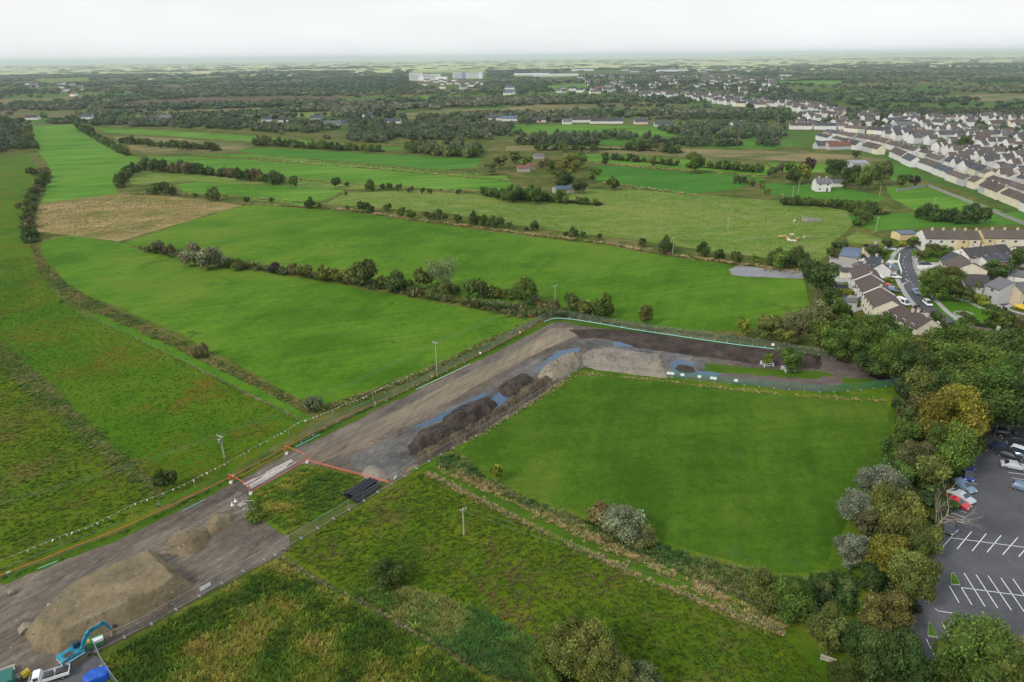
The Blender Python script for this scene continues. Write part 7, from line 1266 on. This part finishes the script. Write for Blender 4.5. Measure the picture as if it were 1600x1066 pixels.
def cow_mesh(col, name='cow'):
    bm = bmesh.new(); m = bpy.data.meshes.new(name)
    V = [(-1.0, 0, 1.15), (-.5, 0, 1.12), (.2, 0, 1.1), (.75, 0, 1.2), (1.15, 0, 1.35), (1.5, 0, 1.2)]; E = [(i, i+1) for i in range(5)]; R_ = [.30, .40, .42, .36, .20, .15]
    for x in (-.9, .7):
        for y in (-.24, .24):
            b = len(V); V += [(x, y, .95), (x-.04, y, .5), (x, y, .02)]; E += [(0 if x < 0 else 3, b), (b, b+1), (b+1, b+2)]; R_ += [.15, .09, .07]
    b = len(V); V += [(-1.15, 0, 1.2), (-1.25, 0, .7)]; E += [(0, b), (b, b+1)]; R_ += [.06, .03]
    b = len(V); V += [(1.2, .22, 1.45), (1.2, -.22, 1.45)]; E += [(4, b), (4, b+1)]; R_ += [.04, .04]
    m.from_pydata(V, E, []); o = bpy.data.objects.new(name, m); COL.objects.link(o); md = o.modifiers.new('skin', 'SKIN')
    for v, r_ in zip(m.skin_vertices[0].data, R_): v.radius = (r_, r_)
    m.skin_vertices[0].data[2].use_root = True; o.modifiers.new('sub', 'SUBSURF').levels = 1; m.materials.append(col); dg = bpy.context.evaluated_depsgraph_get(); dg.update(); me = bpy.data.meshes.new_from_object(o.evaluated_get(dg)); bpy.data.objects.remove(o); 
    if not me.materials: me.materials.append(col)
    return me
COWT = cow_mesh(plain('tan_hide', (.50, .30, .14), .9, var=.2)); COWW = cow_mesh(plain('cream_hide', (.62, .56, .44), .9, var=.15))
for i, (x, y, w_, lab) in enumerate([(1224, 373, 0, 'tan cow at the left of the herd'), (1231, 376, 0, 'tan cow in the middle of the herd'), (1237, 370, 1, 'cream cow behind the middle of the herd'), (1240, 380, 1, 'cream cow in front of the herd'), (1246, 376, 0, 'tan cow at the right of the herd'), (1233, 379, 1, 'pale cow lying low before the herd'), (1256, 374, 1, 'cream cow standing apart from the herd'), (1219, 373, 0, 'tan cow apart at the left'), (1241, 348, 1, 'lone pale cow above the herd near the ruin')]):
    obj('cow', COWW if w_ else COWT, None, loc=G(x, y), rz=i*1.7, label=lab, cat='cow', group='cattle in the pale pasture')
p = G(970, 139); e = empty('radio_mast', p, .3, 'lattice radio mast above the far trees', 'mast'); m = MB(); H_ = 30
for a in range(3):
    for z in range(10):
        r0, r1 = 2.2*(1-z/11), 2.2*(1-(z+1)/11); an = a*2.094; bn = (a+1)*2.094; P0 = Vector((r0*math.cos(an), r0*math.sin(an), z*3)); P1 = Vector((r1*math.cos(an), r1*math.sin(an), z*3+3)); P2 = Vector((r1*math.cos(bn), r1*math.sin(bn), z*3+3)); m.bar(P0, P1, .25, 4, cap=False); m.bar(P0, P2, .12, 3, cap=False)
m.build('lattice', [M_STEEL], e); m = MB(); m.box((-1, -1, 26), (1, 1, 28)); m.build('antenna', [M_STEEL], e)
# low hill on the right horizon
hx = np.linspace(2500, 16000, 40); V = []; F = []
for i, x_ in enumerate(hx):
    h = 70*math.sin(math.pi*min(1, max(0, (x_-2500)/13500)))*(.8+.4*float(fbm(x_/1500, .5, 4)))
    for j, (dy, k) in enumerate(((-2500, 0), (-1200, .5), (0, 1), (1500, .6), (3500, -.05))): V.append((x_, 14500+dy, max(h*k, -1)))
for i in range(39):
    for j in range(4): a = i*5+j; F.append((a, a+5, a+6, a+1))
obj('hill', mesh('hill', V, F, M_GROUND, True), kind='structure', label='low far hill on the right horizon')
# ------------------------------------------------------------------ loose stones on site and heaps
mm, tt, bb = nmat('loose_stones'); at_ = tt.nodes.new('ShaderNodeAttribute'); at_.attribute_type = 'INSTANCER'; at_.attribute_name = 'tint'; tt.links.new(at_.outputs['Color'], bb.inputs['Base Color']); bb.inputs['Roughness'].default_value = .95
bpy.context.view_layer.update(); dg = bpy.context.evaluated_depsgraph_get(); PS = [proto('stone', rock_mesh(40+i, mm)) for i in range(3)]
def stones(pts, dens, lo, hi, label, seed, heaps_only=False, cl=((.22, .19, .15), (.15, .13, .105), (.30, .27, .22), (.12, .10, .08))):
    X, Y, r = in_poly(pts, dens, seed); Z = []; keep = []
    hs = [o for o in COL.objects if o.name.startswith(('spoil_heap', 'peat_heap', 'earth_berm'))]
    tabs = [(np.array([v.co[:] for v in o.data.vertices])+np.array(o.location)) for o in hs]
    for x_, y_ in zip(X, Y):
        z = .06
        for tb in tabs:
            dd = (tb[:, 0]-x_)**2+(tb[:, 1]-y_)**2; j = dd.argmin()
            if dd[j] < .2: z = max(z, tb[j, 2])
        Z.append(z); keep.append(z > .1 or not heaps_only)
    k = np.array(keep); X, Y, Z = X[k], Y[k], np.array(Z)[k]; n = len(X); s = lo*(hi/lo)**(r.uniform(0, 1, n)**2.2); cl = np.array(cl); tn = cl[r.integers(0, 4, n)]
    scatter('rubble', PS[seed % 3], np.stack([X, Y, Z], 1), np.stack([s, s, s*.8], 1), r.uniform(0, 6.28, n), tn, label)
stones([(40, 990), (100, 930), (170, 895), (246, 866), (300, 916), (262, 948), (170, 992), (52, 1018)], .8, .10, .42, 'loose stones on the big brown heap', 401)
stones([(255, 858), (268, 835), (328, 800), (364, 808), (360, 826), (330, 845), (290, 869)], 3.0, .12, .45, 'loose stones on the stony heap', 402)
stones([(0, 960), (200, 870), (380, 775), (450, 840), (240, 970), (150, 1015), (0, 1050)], .5, .10, .35, 'loose stones strewn over the rutted ground', 403)
stones([(636, 716), (700, 660), (840, 586), (912, 556), (1050, 566), (1050, 592), (912, 572), (800, 640), (650, 728)], 1.6, .14, .6, 'clods and stones on the central heaps', 404, False, ((.06, .045, .035), (.09, .07, .05), (.13, .10, .08), (.05, .04, .03)))
# ------------------------------------------------------------------ haze
m = bpy.data.materials.new('haze_air'); m.use_nodes = True; t = m.node_tree; t.nodes.clear(); o = t.nodes.new('ShaderNodeOutputMaterial'); v = t.nodes.new('ShaderNodeVolumePrincipled'); t.links.new(v.outputs[0], o.inputs['Volume'])
v.inputs['Color'].default_value = (.83, .92, 1.0, 1); v.inputs['Density'].default_value = 8.5e-5; v.inputs['Anisotropy'].default_value = .75
b = MB(); b.box((-31000, -2100, -1.5), (31000, 31000, 125)); b.build('haze', [m], None, kind='stuff', label='pale blue summer haze over the plain')

# ------------------------------------------------------------------ words that single out look-alikes along a row
ORD = ['first', 'second', 'third', 'fourth', 'fifth', 'sixth', 'seventh', 'eighth', 'ninth', 'tenth', 'eleventh', 'twelfth', 'thirteenth', 'fourteenth', 'fifteenth', 'sixteenth', 'seventeenth', 'eighteenth', 'nineteenth', 'twentieth']
byl = {}
for o in COL.objects:
    if o.get('label') and not o.parent and o.get('category'): byl.setdefault(o['label'], []).append(o)
for lab, os_ in byl.items():
    if len(os_) < 2: continue
    os_.sort(key=lambda o: o.location.x/max(1, o.location.y))
    for i, o in enumerate(os_):
        j = len(os_)-1-i
        n_ = ORD[i] if i < 20 and i <= j else ORD[min(j, 19)]; o['label'] = ' '.join((n_+(' from left: ' if i <= j else ' from right: ')+lab).split()[:16])
